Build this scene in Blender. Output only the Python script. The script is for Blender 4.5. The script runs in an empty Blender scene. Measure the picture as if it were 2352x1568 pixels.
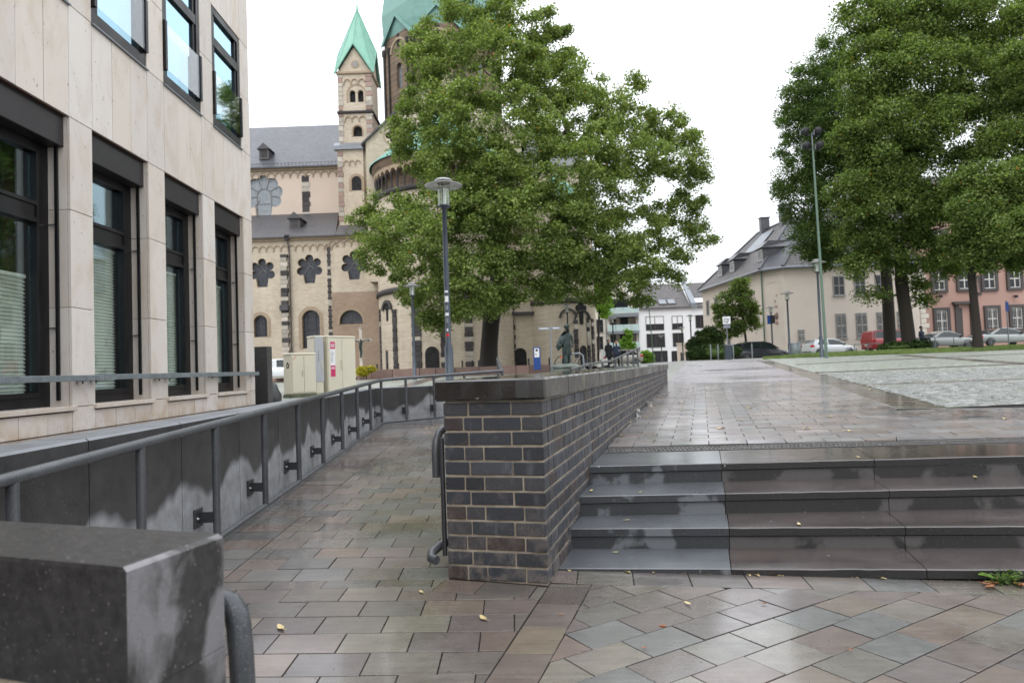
import bpy, bmesh, math, random
import numpy as np
from mathutils import Matrix, Vector, geometry
random.seed(7); rng = np.random.default_rng(7)
C = bpy.context.scene.collection
SC = bpy.context.scene
R = math.radians
# ------------------------------------------------------------------ camera
F, CX, CY, EYE = 1568.0, 1176.0, 784.0, 1.19
_p, _r = math.atan(59.5/F), math.atan(.036)
FWD = Vector((0, math.cos(_p), math.sin(_p)))
_u0 = Vector((1, 0, 0)).cross(FWD)
CR = Vector((1, 0, 0))*math.cos(_r) - _u0*math.sin(_r)
CU = Vector((1, 0, 0))*math.sin(_r) + _u0*math.cos(_r)
EYEP = Vector((0, 0, EYE))
cam_d = bpy.data.cameras.new('camera'); cam = bpy.data.objects.new('camera', cam_d); C.objects.link(cam)
cam.matrix_world = Matrix(((CR.x, CU.x, -FWD.x, 0), (CR.y, CU.y, -FWD.y, 0), (CR.z, CU.z, -FWD.z, EYE), (0, 0, 0, 1)))
cam_d.sensor_width = 36; cam_d.lens = 36*F/2352; cam_d.clip_start = .05; cam_d.clip_end = 2500
cam_d.dof.use_dof = True; cam_d.dof.focus_distance = 4.5; cam_d.dof.aperture_fstop = 3.8
SC.camera = cam
# ------------------------------------------------------------------ sky, sun, exposure
w = bpy.data.worlds.new('World'); SC.world = w; w.use_nodes = True
nt = w.node_tree; nt.nodes.clear()
sky = nt.nodes.new('ShaderNodeTexSky'); sky.sky_type = 'NISHITA'; sky.sun_disc = False
sky.sun_elevation = R(50); sky.sun_rotation = R(200); sky.dust_density = 4; sky.ozone_density = 2
mx = nt.nodes.new('ShaderNodeMix'); mx.data_type = 'RGBA'; mx.inputs[0].default_value = .88
tc = nt.nodes.new('ShaderNodeTexCoord'); ns = nt.nodes.new('ShaderNodeTexNoise'); ns.inputs['Scale'].default_value = 1.6; ns.inputs['Detail'].default_value = 5
rp = nt.nodes.new('ShaderNodeValToRGB'); rp.color_ramp.elements[0].position = .3; rp.color_ramp.elements[1].position = .7
rp.color_ramp.elements[0].color = (14.2, 14.9, 15.9, 1); rp.color_ramp.elements[1].color = (17.2, 17.6, 18.2, 1)
bg = nt.nodes.new('ShaderNodeBackground'); bg.inputs[1].default_value = .095
wo = nt.nodes.new('ShaderNodeOutputWorld')
nt.links.new(tc.outputs['Generated'], ns.inputs['Vector']); nt.links.new(ns.outputs[0], rp.inputs[0])
nt.links.new(sky.outputs[0], mx.inputs[6]); nt.links.new(rp.outputs[0], mx.inputs[7])
sz = nt.nodes.new('ShaderNodeSeparateXYZ'); mr = nt.nodes.new('ShaderNodeMapRange'); mr.inputs[1].default_value = 0; mr.inputs[2].default_value = 1; mr.inputs[3].default_value = .66; mr.inputs[4].default_value = 1.75
mm_ = nt.nodes.new('ShaderNodeVectorMath'); mm_.operation = 'SCALE'      # overcast luminance: the zenith brighter than the horizon
nt.links.new(tc.outputs['Generated'], sz.inputs[0]); nt.links.new(sz.outputs[2], mr.inputs[0]); nt.links.new(mx.outputs[2], mm_.inputs[0]); nt.links.new(mr.outputs[0], mm_.inputs['Scale'])
nt.links.new(mm_.outputs[0], bg.inputs[0]); nt.links.new(bg.outputs[0], wo.inputs[0])
sd_ = bpy.data.lights.new('sun', 'SUN'); sun = bpy.data.objects.new('sun', sd_); C.objects.link(sun)
sd_.energy = .6; sd_.angle = R(25); sd_.color = (1, .96, .9)
_az = R(200); _d = Vector((math.sin(_az)*math.cos(R(50)), math.cos(_az)*math.cos(R(50)), math.sin(R(50))))
sun.rotation_euler = _d.to_track_quat('Z', 'Y').to_euler()
SC.view_settings.view_transform = 'Standard'; SC.view_settings.look = 'None'
SC.view_settings.exposure = 0.22; SC.view_settings.gamma = 1; SC.view_settings.use_curve_mapping = False
SC.render.engine = 'CYCLES'
SC.cycles.max_bounces = 6; SC.cycles.diffuse_bounces = 3; SC.cycles.glossy_bounces = 3; SC.cycles.transmission_bounces = 4; SC.cycles.transparent_max_bounces = 6
SC.cycles.caustics_reflective = False; SC.cycles.caustics_refractive = False; SC.cycles.sample_clamp_indirect = 4

# ------------------------------------------------------------------ survey helpers: sight lines of the reference turned into real places
def ray(px, py): return FWD + CR*((px-CX)/F) - CU*((py-CY)/F)
def hit(px, py, q, n):
    d = ray(px, py); n = Vector(n); t = (Vector(q)-EYEP).dot(n)/d.dot(n); return EYEP + d*t
def Pz(px, py, z): return hit(px, py, (0, 0, z), (0, 0, 1))
def Py(px, py, y): return hit(px, py, (0, y, 0), (0, 1, 0))
PLN_Q, PLN_N = Vector((0, 5.13, .425)), Vector((0, -.0225, 1))
def Pp(px, py): return hit(px, py, PLN_Q, PLN_N)
def GZ(y): return .425 + .0225*(y-5.13)

# ------------------------------------------------------------------ object helpers
def put(o, parent=None, label=None, cat=None, group=None, kind=None):
    C.objects.link(o)
    if parent is not None: o.parent = parent
    if label: o['label'] = label
    if cat: o['category'] = cat
    if group: o['group'] = group
    if kind: o['kind'] = kind
    return o
def thing(name, label, cat, loc=(0, 0, 0), rz=0, group=None):
    o = bpy.data.objects.new(name, None); o.empty_display_size = .2
    o.location = loc; o.rotation_euler = (0, 0, rz)
    return put(o, None, label, cat, group)
def wloc(o):
    v = Vector((0, 0, 0))
    while o is not None: v += o.location; o = o.parent
    return v
class MB:
    def __init__(s): s.v = []; s.f = []; s.m = []; s.sm = []
    def add(s, vs, fs, m=0, smooth=False):
        b = len(s.v); s.v += [tuple(p) for p in vs]
        for f in fs: s.f.append(tuple(b+i for i in f)); s.m.append(m); s.sm.append(smooth)
        return s
    def box(s, x0, x1, y0, y1, z0, z1, m=0):
        return s.add([(x0,y0,z0),(x1,y0,z0),(x1,y1,z0),(x0,y1,z0),(x0,y0,z1),(x1,y0,z1),(x1,y1,z1),(x0,y1,z1)],
                     [(3,2,1,0),(4,5,6,7),(0,1,5,4),(1,2,6,5),(2,3,7,6),(3,0,4,7)], m)
    def cbox(s, x0, x1, y0, y1, z0, z1, c=.004, m=0):      # box with chamfered vertical/horizontal edges (convex hull of 24 corners)
        c = min(c, (x1-x0)/2.1, (y1-y0)/2.1, (z1-z0)/2.1)
        v = []; X = (x0, x1); Y = (y0, y1); Z = (z0, z1)
        idx = {}
        for i in (0, 1):
            for j in (0, 1):
                for k in (0, 1):
                    sx, sy, sz = (1, -1)[i], (1, -1)[j], (1, -1)[k]
                    for a in range(3):
                        idx[(i, j, k, a)] = len(v)
                        v.append((X[i]+(0 if a == 0 else sx*c), Y[j]+(0 if a == 1 else sy*c), Z[k]+(0 if a == 2 else sz*c)))
        f = []
        def q(a, fl):
            f.append(tuple(a if fl else a[::-1]))
        for i in (0, 1): q([idx[(i,0,0,0)], idx[(i,1,0,0)], idx[(i,1,1,0)], idx[(i,0,1,0)]], i == 1)
        for j in (0, 1): q([idx[(0,j,0,1)], idx[(1,j,0,1)], idx[(1,j,1,1)], idx[(0,j,1,1)]], j == 0)
        for k in (0, 1): q([idx[(0,0,k,2)], idx[(1,0,k,2)], idx[(1,1,k,2)], idx[(0,1,k,2)]], k == 1)
        for j in (0, 1):
            for k in (0, 1): q([idx[(0,j,k,1)], idx[(1,j,k,1)], idx[(1,j,k,2)], idx[(0,j,k,2)]], (j == 0) == (k == 1))
        for i in (0, 1):
            for k in (0, 1): q([idx[(i,0,k,0)], idx[(i,1,k,0)], idx[(i,1,k,2)], idx[(i,0,k,2)]], (i == 1) == (k == 1))
        for i in (0, 1):
            for j in (0, 1): q([idx[(i,j,0,0)], idx[(i,j,1,0)], idx[(i,j,1,1)], idx[(i,j,0,1)]], (i == 0) == (j == 0))
        for i in (0, 1):
            for j in (0, 1):
                for k in (0, 1): q([idx[(i,j,k,0)], idx[(i,j,k,1)], idx[(i,j,k,2)]], (i+j+k) % 2 == 1)
        return s.add(v, f, m)
    def tube(s, pts, r, n=8, m=0, cap=True):
        pts = [Vector(p) for p in pts]; rs = r if isinstance(r, (list, tuple)) else [r]*len(pts)
        vs = []; fs = []; up = Vector((0, 0, 1)); prev = None
        for i, p in enumerate(pts):
            t = (pts[min(i+1, len(pts)-1)]-pts[max(i-1, 0)]).normalized()
            if prev is None:
                a = t.cross(up if abs(t.z) < .95 else Vector((1, 0, 0))).normalized()
            else: a = (prev - t*prev.dot(t)).normalized()
            prev = a; b = t.cross(a)
            for k in range(n):
                an = 2*math.pi*k/n; vs.append(p + (a*math.cos(an)+b*math.sin(an))*rs[i])
        for i in range(len(pts)-1):
            for k in range(n): fs.append((i*n+k, i*n+(k+1) % n, (i+1)*n+(k+1) % n, (i+1)*n+k))
        s.add(vs, fs, m, True)
        if cap:
            L = (len(pts)-1)*n
            s.add(vs[:n], [tuple(range(n))], m); s.add(vs[L:], [tuple(range(n))[::-1]], m)
        return s
    def lathe(s, prof, n=16, c=(0, 0, 0), m=0, smooth=True, a0=0, a1=2*math.pi, caps=False):
        vs = []; fs = []; full = abs(a1-a0-2*math.pi) < 1e-6; nn = n if full else n+1
        for (r, z) in prof:
            for k in range(nn):
                an = a0+(a1-a0)*k/n; vs.append((c[0]+r*math.cos(an), c[1]+r*math.sin(an), c[2]+z))
        for i in range(len(prof)-1):
            for k in range(n): fs.append((i*nn+k, i*nn+(k+1) % nn, (i+1)*nn+(k+1) % nn, (i+1)*nn+k))
        return s.add(vs, fs, m, smooth)
    def prism(s, poly, z0, z1, m=0, fx=lambda x, y, z: (x, y, z)):   # polygon in (x,y) extruded over z, through a mapping
        n = len(poly)
        vs = [fx(x, y, z0) for x, y in poly] + [fx(x, y, z1) for x, y in poly]
        tri = geometry.tessellate_polygon([[Vector((x, y, 0)) for x, y in poly]])
        fs = [tuple(t) for t in tri] + [tuple(n+i for i in t[::-1]) for t in tri] + [(i, (i+1) % n, n+(i+1) % n, n+i) for i in range(n)]
        return s.add(vs, fs, m)
    def ico(s, c, r, sub=1, m=0, jit=0, sq=(1, 1, 1)):
        bm = bmesh.new(); bmesh.ops.create_icosphere(bm, subdivisions=sub, radius=1)
        vs = [(c[0]+v.co.x*r*sq[0]*(1+random.uniform(-jit, jit)), c[1]+v.co.y*r*sq[1]*(1+random.uniform(-jit, jit)), c[2]+v.co.z*r*sq[2]*(1+random.uniform(-jit, jit))) for v in bm.verts]
        fs = [tuple(v.index for v in f.verts) for f in bm.faces]; bm.free()
        return s.add(vs, fs, m, True)
    def mesh(s, name, mats, recalc=True, off=(0, 0, 0)):
        me = bpy.data.meshes.new(name)
        ox, oy, oz = off
        me.from_pydata([(x-ox, y-oy, z-oz) for x, y, z in s.v], [], s.f)
        for m in (mats if isinstance(mats, (list, tuple)) else [mats]): me.materials.append(m)
        me.polygons.foreach_set('material_index', s.m); me.polygons.foreach_set('use_smooth', s.sm)
        if recalc:
            bm = bmesh.new(); bm.from_mesh(me); bmesh.ops.recalc_face_normals(bm, faces=bm.faces); bm.to_mesh(me); bm.free()
        me.update(); return me
    def build(s, name, mats, parent=None, world=False, recalc=True, **kw):
        off = wloc(parent) if (world and parent is not None) else (0, 0, 0)
        return put(bpy.data.objects.new(name, s.mesh(name, mats, recalc, off)), parent, **kw)
def inst(name, me, parent, loc=(0, 0, 0), rz=0, **kw):
    o = bpy.data.objects.new(name, me); o.location = loc
    if rz: o.rotation_euler = (0, 0, rz)
    return put(o, parent, **kw)
def copy_tree(o, parent=None):
    c = o.copy(); C.objects.link(c); c.parent = parent
    for ch in list(o.children): copy_tree(ch, c)
    return c

# ------------------------------------------------------------------ materials
def lin(r, g, b):
    f = lambda c: ((c/255+.055)/1.055)**2.4 if c > 10 else c/255/12.92
    return (f(r), f(g), f(b), 1)
class NT:
    def __init__(s, name):
        s.mat = bpy.data.materials.new(name); s.mat.use_nodes = True; s.t = s.mat.node_tree; s.t.nodes.clear()
        s.out = s.n('ShaderNodeOutputMaterial')
    def n(s, ty, **kw):
        n = s.t.nodes.new(ty)
        for k, v in kw.items(): setattr(n, k, v)
        return n
    def L(s, a, b): s.t.links.new(a, b)
    def coord(s, kind='Object', scale=(1, 1, 1), rot=(0, 0, 0)):
        if kind == 'World': src = s.n('ShaderNodeNewGeometry').outputs['Position']
        else: src = s.n('ShaderNodeTexCoord').outputs[kind]
        m = s.n('ShaderNodeMapping'); m.inputs['Scale'].default_value = scale; m.inputs['Rotation'].default_value = rot
        s.L(src, m.inputs[0]); return m.outputs[0]
    def noise(s, vec, scale, detail=4, rough=.55, dist=0):
        n = s.n('ShaderNodeTexNoise'); n.inputs['Scale'].default_value = scale; n.inputs['Detail'].default_value = detail
        n.inputs['Roughness'].default_value = rough; n.inputs['Distortion'].default_value = dist
        if vec: s.L(vec, n.inputs['Vector'])
        return n.outputs[0]
    def ramp(s, fac, stops, interp='LINEAR'):
        n = s.n('ShaderNodeValToRGB'); cr = n.color_ramp; cr.interpolation = interp
        while len(cr.elements) < len(stops): cr.elements.new(.5)
        for e, (p, c) in zip(cr.elements, stops):
            e.position = p; e.color = c if len(c) == 4 else (*c, 1)
        s.L(fac, n.inputs[0]); return n.outputs[0]
    def rampv(s, fac, a, b, lo=0, hi=1):
        n = s.n('ShaderNodeMapRange'); n.inputs[1].default_value = a; n.inputs[2].default_value = b; n.inputs[3].default_value = lo; n.inputs[4].default_value = hi
        s.L(fac, n.inputs[0]); return n.outputs[0]
    def mix(s, fac, a, b, mode='MIX'):
        n = s.n('ShaderNodeMix', data_type='RGBA', blend_type=mode)
        for i, v in ((0, fac), (6, a), (7, b)):
            if isinstance(v, (int, float)): n.inputs[i].default_value = v
            elif isinstance(v, (tuple, list)): n.inputs[i].default_value = v
            else: s.L(v, n.inputs[i])
        return n.outputs[2]
    def math(s, op, a, b=0):
        n = s.n('ShaderNodeMath', operation=op)
        for i, v in ((0, a), (1, b)):
            if isinstance(v, (int, float)): n.inputs[i].default_value = v
            else: s.L(v, n.inputs[i])
        return n.outputs[0]
    def rnd(s):
        a = s.n('ShaderNodeObjectInfo').outputs['Random']; b = s.n('ShaderNodeNewGeometry').outputs['Random Per Island']
        return s.math('FRACT', s.math('ADD', a, b))
    def pr(s, base, rough=.6, metal=0, spec=.5, bump=None, bstr=.2, bdist=.01, coat=0, alpha=None):
        p = s.n('ShaderNodeBsdfPrincipled')
        for k, v in (('Base Color', base), ('Roughness', rough), ('Metallic', metal), ('Specular IOR Level', spec), ('Coat Weight', coat)):
            if isinstance(v, (int, float, tuple, list)): p.inputs[k].default_value = v
            else: s.L(v, p.inputs[k])
        if bump is not None:
            b = s.n('ShaderNodeBump'); b.inputs['Strength'].default_value = bstr; b.inputs['Distance'].default_value = bdist
            s.L(bump, b.inputs['Height']); s.L(b.outputs[0], p.inputs['Normal'])
        p.inputs['Coat Roughness'].default_value = .09; s.L(p.outputs[0], s.out.inputs[0]); s.p = p; return s.mat
def plain(name, c, rough=.5, metal=0, var=.25, scale=3, bump=.08, bscale=60, spec=.5, coat=0, kind='Object', rnd=0):
    t = NT(name); v = t.coord(kind); n = t.noise(v, scale, 5)
    c = c if len(c) == 4 else (*c, 1)
    dark = tuple(x*(1-var) for x in c[:3])+(1,); lite = tuple(min(1, x*(1+var)) for x in c[:3])+(1,)
    col = t.ramp(n, [(.3, dark), (.7, lite)])
    if rnd: col = t.mix(1, col, t.ramp(t.rnd(), [(0, (1-rnd,)*3+(1,)), (1, (1+rnd,)*3+(1,))]), 'MULTIPLY')
    rr = t.rampv(n, .3, .7, max(.02, rough*.8), min(1, rough*1.2))
    return t.pr(col, rr, metal, spec, t.noise(v, bscale, 3), bump, .01, coat)

M = {}
# wet sandstone / clinker paving, every stone its own tone
def paving(name, stops, wet0=.12, wet1=.42, streak=0.35, wetscale=.9):
    t = NT(name); r = t.rnd(); obj = t.coord('Object'); wv = t.coord('World')
    base = t.mix(.36, t.ramp(r, stops, 'CONSTANT'), lin(108, 104, 98))
    r2 = t.math('FRACT', t.math('MULTIPLY', r, 7.31))
    base = t.mix(1, base, t.ramp(r2, [(0, (.78, .78, .8, 1)), (1, (1.2, 1.18, 1.15, 1))]), 'MULTIPLY')
    st = t.noise(t.coord('World', (2.5, 30, 10), (0, 0, .1)), 1.4, 5, .6, .6)
    base = t.mix(streak, base, t.ramp(st, [(.35, (.55, .52, .5, 1)), (.65, (1.25, 1.2, 1.1, 1))]), 'MULTIPLY')
    cl = t.noise(wv, 3.5, 5, .6)
    base = t.mix(.55, base, t.ramp(cl, [(.3, (.6, .6, .6, 1)), (.7, (1.25, 1.25, 1.25, 1))]), 'MULTIPLY')
    sp = t.noise(wv, 140, 2, .5)
    base = t.mix(t.rampv(sp, .68, .74, 0, .35), base, (.42, .4, .37, 1))
    wet = t.noise(wv, wetscale, 5, .6, .4)
    rr = t.rampv(wet, .35, .62, wet0, wet1)
    rr = t.math('ADD', rr, t.rampv(t.noise(wv, 18, 4), .3, .7, -.05, .08))
    bh = t.math('ADD', t.noise(wv, 90, 4, .6), t.math('MULTIPLY', st, .8))
    return t.pr(base, rr, 0, .6, bh, .2, .0025, .55)
M['paving'] = paving('wet_sandstone_paving', [(0, lin(110, 104, 97)), (.14, lin(102, 90, 89)), (.32, lin(98, 92, 88)), (.46, lin(106, 89, 82)), (.62, lin(90, 94, 97)), (.71, lin(108, 95, 84)), (.81, lin(98, 89, 90)), (.93, lin(110, 107, 98))])
M['paving_far'] = paving('wet_plaza_paving', [(0, lin(146, 138, 138)), (.25, lin(132, 124, 124)), (.5, lin(140, 138, 142)), (.7, lin(128, 116, 112)), (.85, lin(134, 136, 138))], .2, .42, .25, .45)
M['paving_ramp'] = paving('wet_ramp_paving', [(0, lin(108, 96, 91)), (.22, lin(92, 91, 91)), (.4, lin(107, 90, 82)), (.55, lin(98, 90, 81)), (.7, lin(112, 102, 96)), (.85, lin(90, 88, 88))], .16, .45)
M['band'] = paving('dark_band_stone', [(0, lin(92, 88, 78)), (.35, lin(82, 82, 74)), (.7, lin(96, 86, 76))], .16, .4, .3, .4)
M['paving_warm'] = paving('warm_wet_sandstone', [(0, lin(106, 94, 78)), (.3, lin(96, 84, 78)), (.55, lin(104, 98, 86)), (.8, lin(90, 78, 74))])
M['joint'] = plain('joint_grit', lin(36, 33, 31), .9, var=.4, scale=60, spec=.15, bump=.5, bscale=250, kind='World')
def wetstone(name, c, dry, spots=.5, r0=.14, r1=.4, dryscale=6, thr=.6, glit=0, soft=.06):
    t = NT(name); wv = t.coord('World'); n = t.noise(wv, 2.2, 5, .6)
    base = t.ramp(n, [(.3, tuple(x*.75 for x in c[:3])+(1,)), (.7, tuple(x*1.25 for x in c[:3])+(1,))])
    d = t.noise(t.coord('World', (.8, .8, .7)), dryscale, 4, .55, .2)
    geo = t.n('ShaderNodeNewGeometry'); sx = t.n('ShaderNodeSeparateXYZ'); t.L(geo.outputs['Normal'], sx.inputs[0])
    vert = t.rampv(t.math('ABSOLUTE', sx.outputs[2]), .3, .7, 1, 0)
    m = t.math('MULTIPLY', t.rampv(d, thr, thr+soft, 0, 1), vert)
    base = t.mix(t.math('MULTIPLY', m, spots), base, dry)
    sp = t.noise(wv, 220, 2, .5)
    base = t.mix(t.rampv(sp, .66, .72, 0, .25+glit), base, (.45, .45, .45, 1))
    sp2 = t.noise(wv, 32, 2, .5); base = t.mix(t.rampv(sp2, .76, .78, 0, .7), base, (.5, .5, .48, 1))
    rr = t.rampv(t.noise(wv, 1.3, 4, .6, .5), .35, .65, r0, r1)
    rr = t.math('ADD', rr, t.math('MULTIPLY', m, .35))
    return t.pr(base, rr, 0, .6, t.noise(wv, 120, 4, .65), .18, .002, t.math('MULTIPLY', t.math('SUBTRACT', 1, vert), .6))
M['step_brown'] = wetstone('wet_basalt_step_brown', lin(74, 66, 64), lin(112, 110, 108), .0, .1, .3)  # tread tone lifted above the risers, standing in for sky sheen
M['riser_brown'] = wetstone('shaded_basalt_riser', lin(30, 27, 27), lin(104, 101, 99), .5, .2, .45, 3.2, .5, 0, .05)  # riser base darkened, shade of the upright face put into its colour
M['shaded_split_face'] = wetstone('shaded_split_stone_face', lin(26, 24, 24), lin(80, 80, 80), .0, .15, .4)  # split stone finish, with the shade of upright faces painted into its base
M['riser_gray'] = wetstone('shaded_granite_riser', lin(42, 44, 47), lin(126, 129, 133), .55, .3, .5, 3.4, .53, .15, .04)  # upright granite faces, shade mixed into a darker base than the tread
M['step_gray'] = wetstone('grey_granite_step', lin(84, 87, 91), lin(136, 138, 142), .6, .25, .45, 4, .56, .15, .03)  # paler than its riser: sky sheen painted into the base colour
M['coping'] = wetstone('wet_coping_stone', lin(44, 42, 40), lin(112, 104, 92), .5, .04, .14, 3, .66, .1)
M['coping_side'] = wetstone('weathered_coping_stone', lin(62, 59, 55), lin(132, 128, 104), .6, .2, .45, 3.2, .58, .1, .12)
# retaining wall concrete: wet from above in scallops, dry below
t = NT('retaining_wall_concrete'); wv = t.coord('World'); sx = t.n('ShaderNodeSeparateXYZ'); t.L(wv, sx.inputs[0])
n1 = t.noise(t.coord('World', (1, 1, .08)), 2.4, 2, .5); n2 = t.noise(wv, 9, 4, .6)
per = t.math('ABSOLUTE', t.math('SINE', t.math('MULTIPLY', t.math('SUBTRACT', sx.outputs[1], 1.33), 3.14159)))
edge = t.math('SUBTRACT', sx.outputs[2], t.math('MULTIPLY', t.math('ADD', sx.outputs[1], 0), .018))
edge = t.math('ADD', edge, t.math('MULTIPLY', per, .17)); edge = t.math('ADD', edge, t.math('MULTIPLY', n1, .5)); edge = t.math('ADD', edge, t.math('MULTIPLY', n2, .03))
dry = t.rampv(edge, .73, .79, 1, 0)
wetc = t.ramp(n2, [(.3, lin(54, 54, 55)), (.7, lin(72, 71, 71))]); dryc = t.ramp(n2, [(.3, lin(122, 123, 125)), (.7, lin(156, 157, 159))])
base = t.mix(dry, wetc, dryc); sp = t.noise(wv, 160, 2, .5); base = t.mix(t.rampv(sp, .66, .72, 0, .3), base, (.45, .45, .45, 1))
M['rwall'] = t.pr(base, t.math('ADD', t.math('MULTIPLY', dry, .45), .32), 0, .4, t.noise(wv, 90, 4), .2, .004)
M['rtop'] = plain('retaining_wall_coping', lin(122, 124, 128), .45, var=.18, scale=5, bump=.3, bscale=180, kind='World')
# clinker brick + mortar
t = NT('clinker_brick'); r = t.rnd(); wv = t.coord('World')
base = t.ramp(r, [(0, lin(45, 47, 52)), (.2, lin(57, 57, 60)), (.38, lin(38, 39, 43)), (.55, lin(56, 48, 46)), (.66, lin(48, 51, 57)), (.86, lin(63, 64, 69))], 'CONSTANT')
gr = t.noise(t.coord('World', (40, 40, 14)), 4, 5, .65); base = t.mix(.6, base, t.ramp(gr, [(.3, (.6, .6, .6, 1)), (.7, (1.75, 1.75, 1.8, 1))]), 'MULTIPLY')
blot = t.noise(wv, 7, 4, .6); fine = t.noise(wv, 190, 3, .6)
msk = t.math('MULTIPLY', t.rampv(blot, .56, .66, 0, 1), t.rampv(fine, .5, .56, 0, 1))
base = t.mix(t.math('MULTIPLY', msk, .5), base, lin(130, 114, 106))
ef = t.noise(t.coord('World', (6, 6, 2.2)), 1.6, 4); base = t.mix(t.rampv(ef, .6, .75, 0, .3), base, lin(140, 144, 150))
sb_ = t.n('ShaderNodeSeparateXYZ'); t.L(wv, sb_.inputs[0])
base = t.mix(t.math('MULTIPLY', t.rampv(sb_.outputs[2], .0, .42, .55, 0), t.rampv(t.noise(wv, 16, 4, .65), .45, .62, 0, 1)), base, lin(128, 118, 108))
M['brick'] = t.pr(base, t.rampv(blot, .35, .65, .3, .62), 0, .5, t.math('ADD', gr, fine), .8, .005)
t = NT('mortar'); wv = t.coord('World'); n = t.noise(wv, 10, 5, .6)
M['mortar'] = t.pr(t.ramp(n, [(.3, lin(138, 127, 112)), (.7, lin(186, 174, 157))]), .85, 0, .3, t.noise(wv, 220, 3), .8, .006)
# travertine cladding
t = NT('travertine_cladding'); r = t.rnd(); wv = t.coord('World')
base = t.ramp(r, [(0, lin(213, 204, 194)), (.3, lin(202, 194, 186)), (.6, lin(208, 197, 185)), (1, lin(215, 208, 201))])
vn = t.noise(t.coord('World', (1.2, 1.2, .5)), 2.6, 6, .6, .8)
base = t.mix(.7, base, t.ramp(vn, [(.32, (.86, .8, .72, 1)), (.5, (1, 1, 1, 1)), (.7, (1.04, 1.04, 1.05, 1))]), 'MULTIPLY')
pits = t.noise(t.coord('World', (1, 1, .45), (.4, .3, 0)), 42, 3, .55, .4)
pm = t.rampv(pits, .675, .71, 0, 1); base = t.mix(t.math('MULTIPLY', pm, .8), base, lin(112, 96, 82))
sx = t.n('ShaderNodeSeparateXYZ'); t.L(wv, sx.inputs[0])
low = t.math('MULTIPLY', t.rampv(sx.outputs[2], .68, 1.05, 1, 0), t.rampv(t.noise(wv, 4.5, 4, .6), .38, .62, 0, 1))
base = t.mix(t.math('MULTIPLY', low, .6), base, lin(176, 142, 102))
bh = t.math('SUBTRACT', t.noise(wv, 60, 3), t.math('MULTIPLY', pm, 1.2))
M['trav'] = t.pr(base, .5, 0, .4, bh, .3, .005)
M['joint_red'] = plain('cladding_joint', lin(120, 88, 76), .8, var=.2)
M['black_metal'] = plain('black_window_metal', lin(22, 21, 23), .38, .3, var=.2, bump=.02)
M['box_metal'] = plain('dark_brown_shutter_metal', lin(44, 41, 42), .45, .3, var=.1, bump=.02)
M['galv'] = plain('galvanised_steel', lin(140, 148, 152), .42, .6, var=.2, scale=14, bump=.05)
t = NT('rail_paint'); wv = t.coord('World'); dr = t.noise(wv, 260, 2, .5)
M['rail'] = t.pr(t.mix(t.rampv(dr, .6, .7, 0, .35), t.ramp(t.noise(wv, 6, 4), [(.3, lin(70, 72, 75)), (.7, lin(88, 90, 93))]), (.4, .42, .45, 1)), t.rampv(dr, .4, .7, .42, .12), .2, .5, dr, .5, .002)
M['bolt'] = plain('bright_bolt', lin(190, 190, 190), .25, .9, var=.1)
M['bracket'] = plain('bracket_metal', lin(66, 66, 69), .4, .4, var=.15)
def glass(name, tint, refl, rc, rough=.02):
    t = NT(name); tr = t.n('ShaderNodeBsdfTransparent'); tr.inputs[0].default_value = tint
    gl = t.n('ShaderNodeBsdfGlossy'); gl.inputs[0].default_value = rc; gl.inputs['Roughness'].default_value = rough
    fr = t.n('ShaderNodeLayerWeight'); fr.inputs[0].default_value = .5
    f = t.math('MINIMUM', t.math('ADD', t.math('MULTIPLY', t.math('POWER', fr.outputs[1], 4), .7), refl), 1)
    m = t.n('ShaderNodeMixShader'); t.L(f, m.inputs[0]); t.L(tr.outputs[0], m.inputs[1]); t.L(gl.outputs[0], m.inputs[2]); t.L(m.outputs[0], t.out.inputs[0]); return t.mat
M['glass_low'] = glass('green_tinted_glass', (.95, .985, .97, 1), .17, (.62, .82, .9, 1))
M['glass_up'] = glass('sky_tinted_glass', (.25, .38, .42, 1), .62, (.5, .72, .86, 1))
M['glass_clear'] = glass('clear_glass', (.97, .99, .98, 1), .05, (.95, .97, 1, 1))
M['blind'] = plain('pleated_blind', lin(232, 232, 220), .8, var=.05)
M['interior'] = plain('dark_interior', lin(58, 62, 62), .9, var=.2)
M['white'] = plain('white_plastic', lin(232, 232, 230), .35, var=.04)
M['lampglass'] = glass('lamp_glass', (.86, .9, .84, 1), .12, (.9, .95, .9, 1))
M['lampdisc'] = plain('frosted_lamp_disc', lin(168, 166, 166), .25, .2, var=.1)
M['lamppole'] = plain('blue_grey_lamp_paint', lin(60, 68, 77), .35, .3, var=.15, bump=.05)
M['lampdark'] = plain('dark_lamp_paint', lin(44, 50, 54), .4, .3, var=.1)
M['greenpole'] = plain('green_mast_paint', lin(92, 112, 98), .5, .1, var=.12)
M['black'] = plain('black_plastic', lin(26, 26, 28), .5, var=.2)
M['beige_cab'] = plain('beige_cabinet', lin(200, 193, 173), .4, var=.05, scale=2)
M['grey_cab'] = plain('grey_cabinet_panel', lin(164, 166, 170), .4, var=.04)
M['mossy'] = plain('mossy_concrete', lin(84, 88, 66), .85, var=.45, scale=8, bump=.4)
M['magenta'] = plain('magenta_print', lin(186, 32, 92), .4, var=.03)
M['paper'] = plain('white_paper', lin(222, 222, 224), .6, var=.03)
M['ink'] = plain('black_ink', lin(25, 25, 25), .6, var=.1)
M['granite'] = plain('dark_polished_granite', lin(52, 52, 52), .3, var=.4, scale=60, bump=.15)
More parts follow.
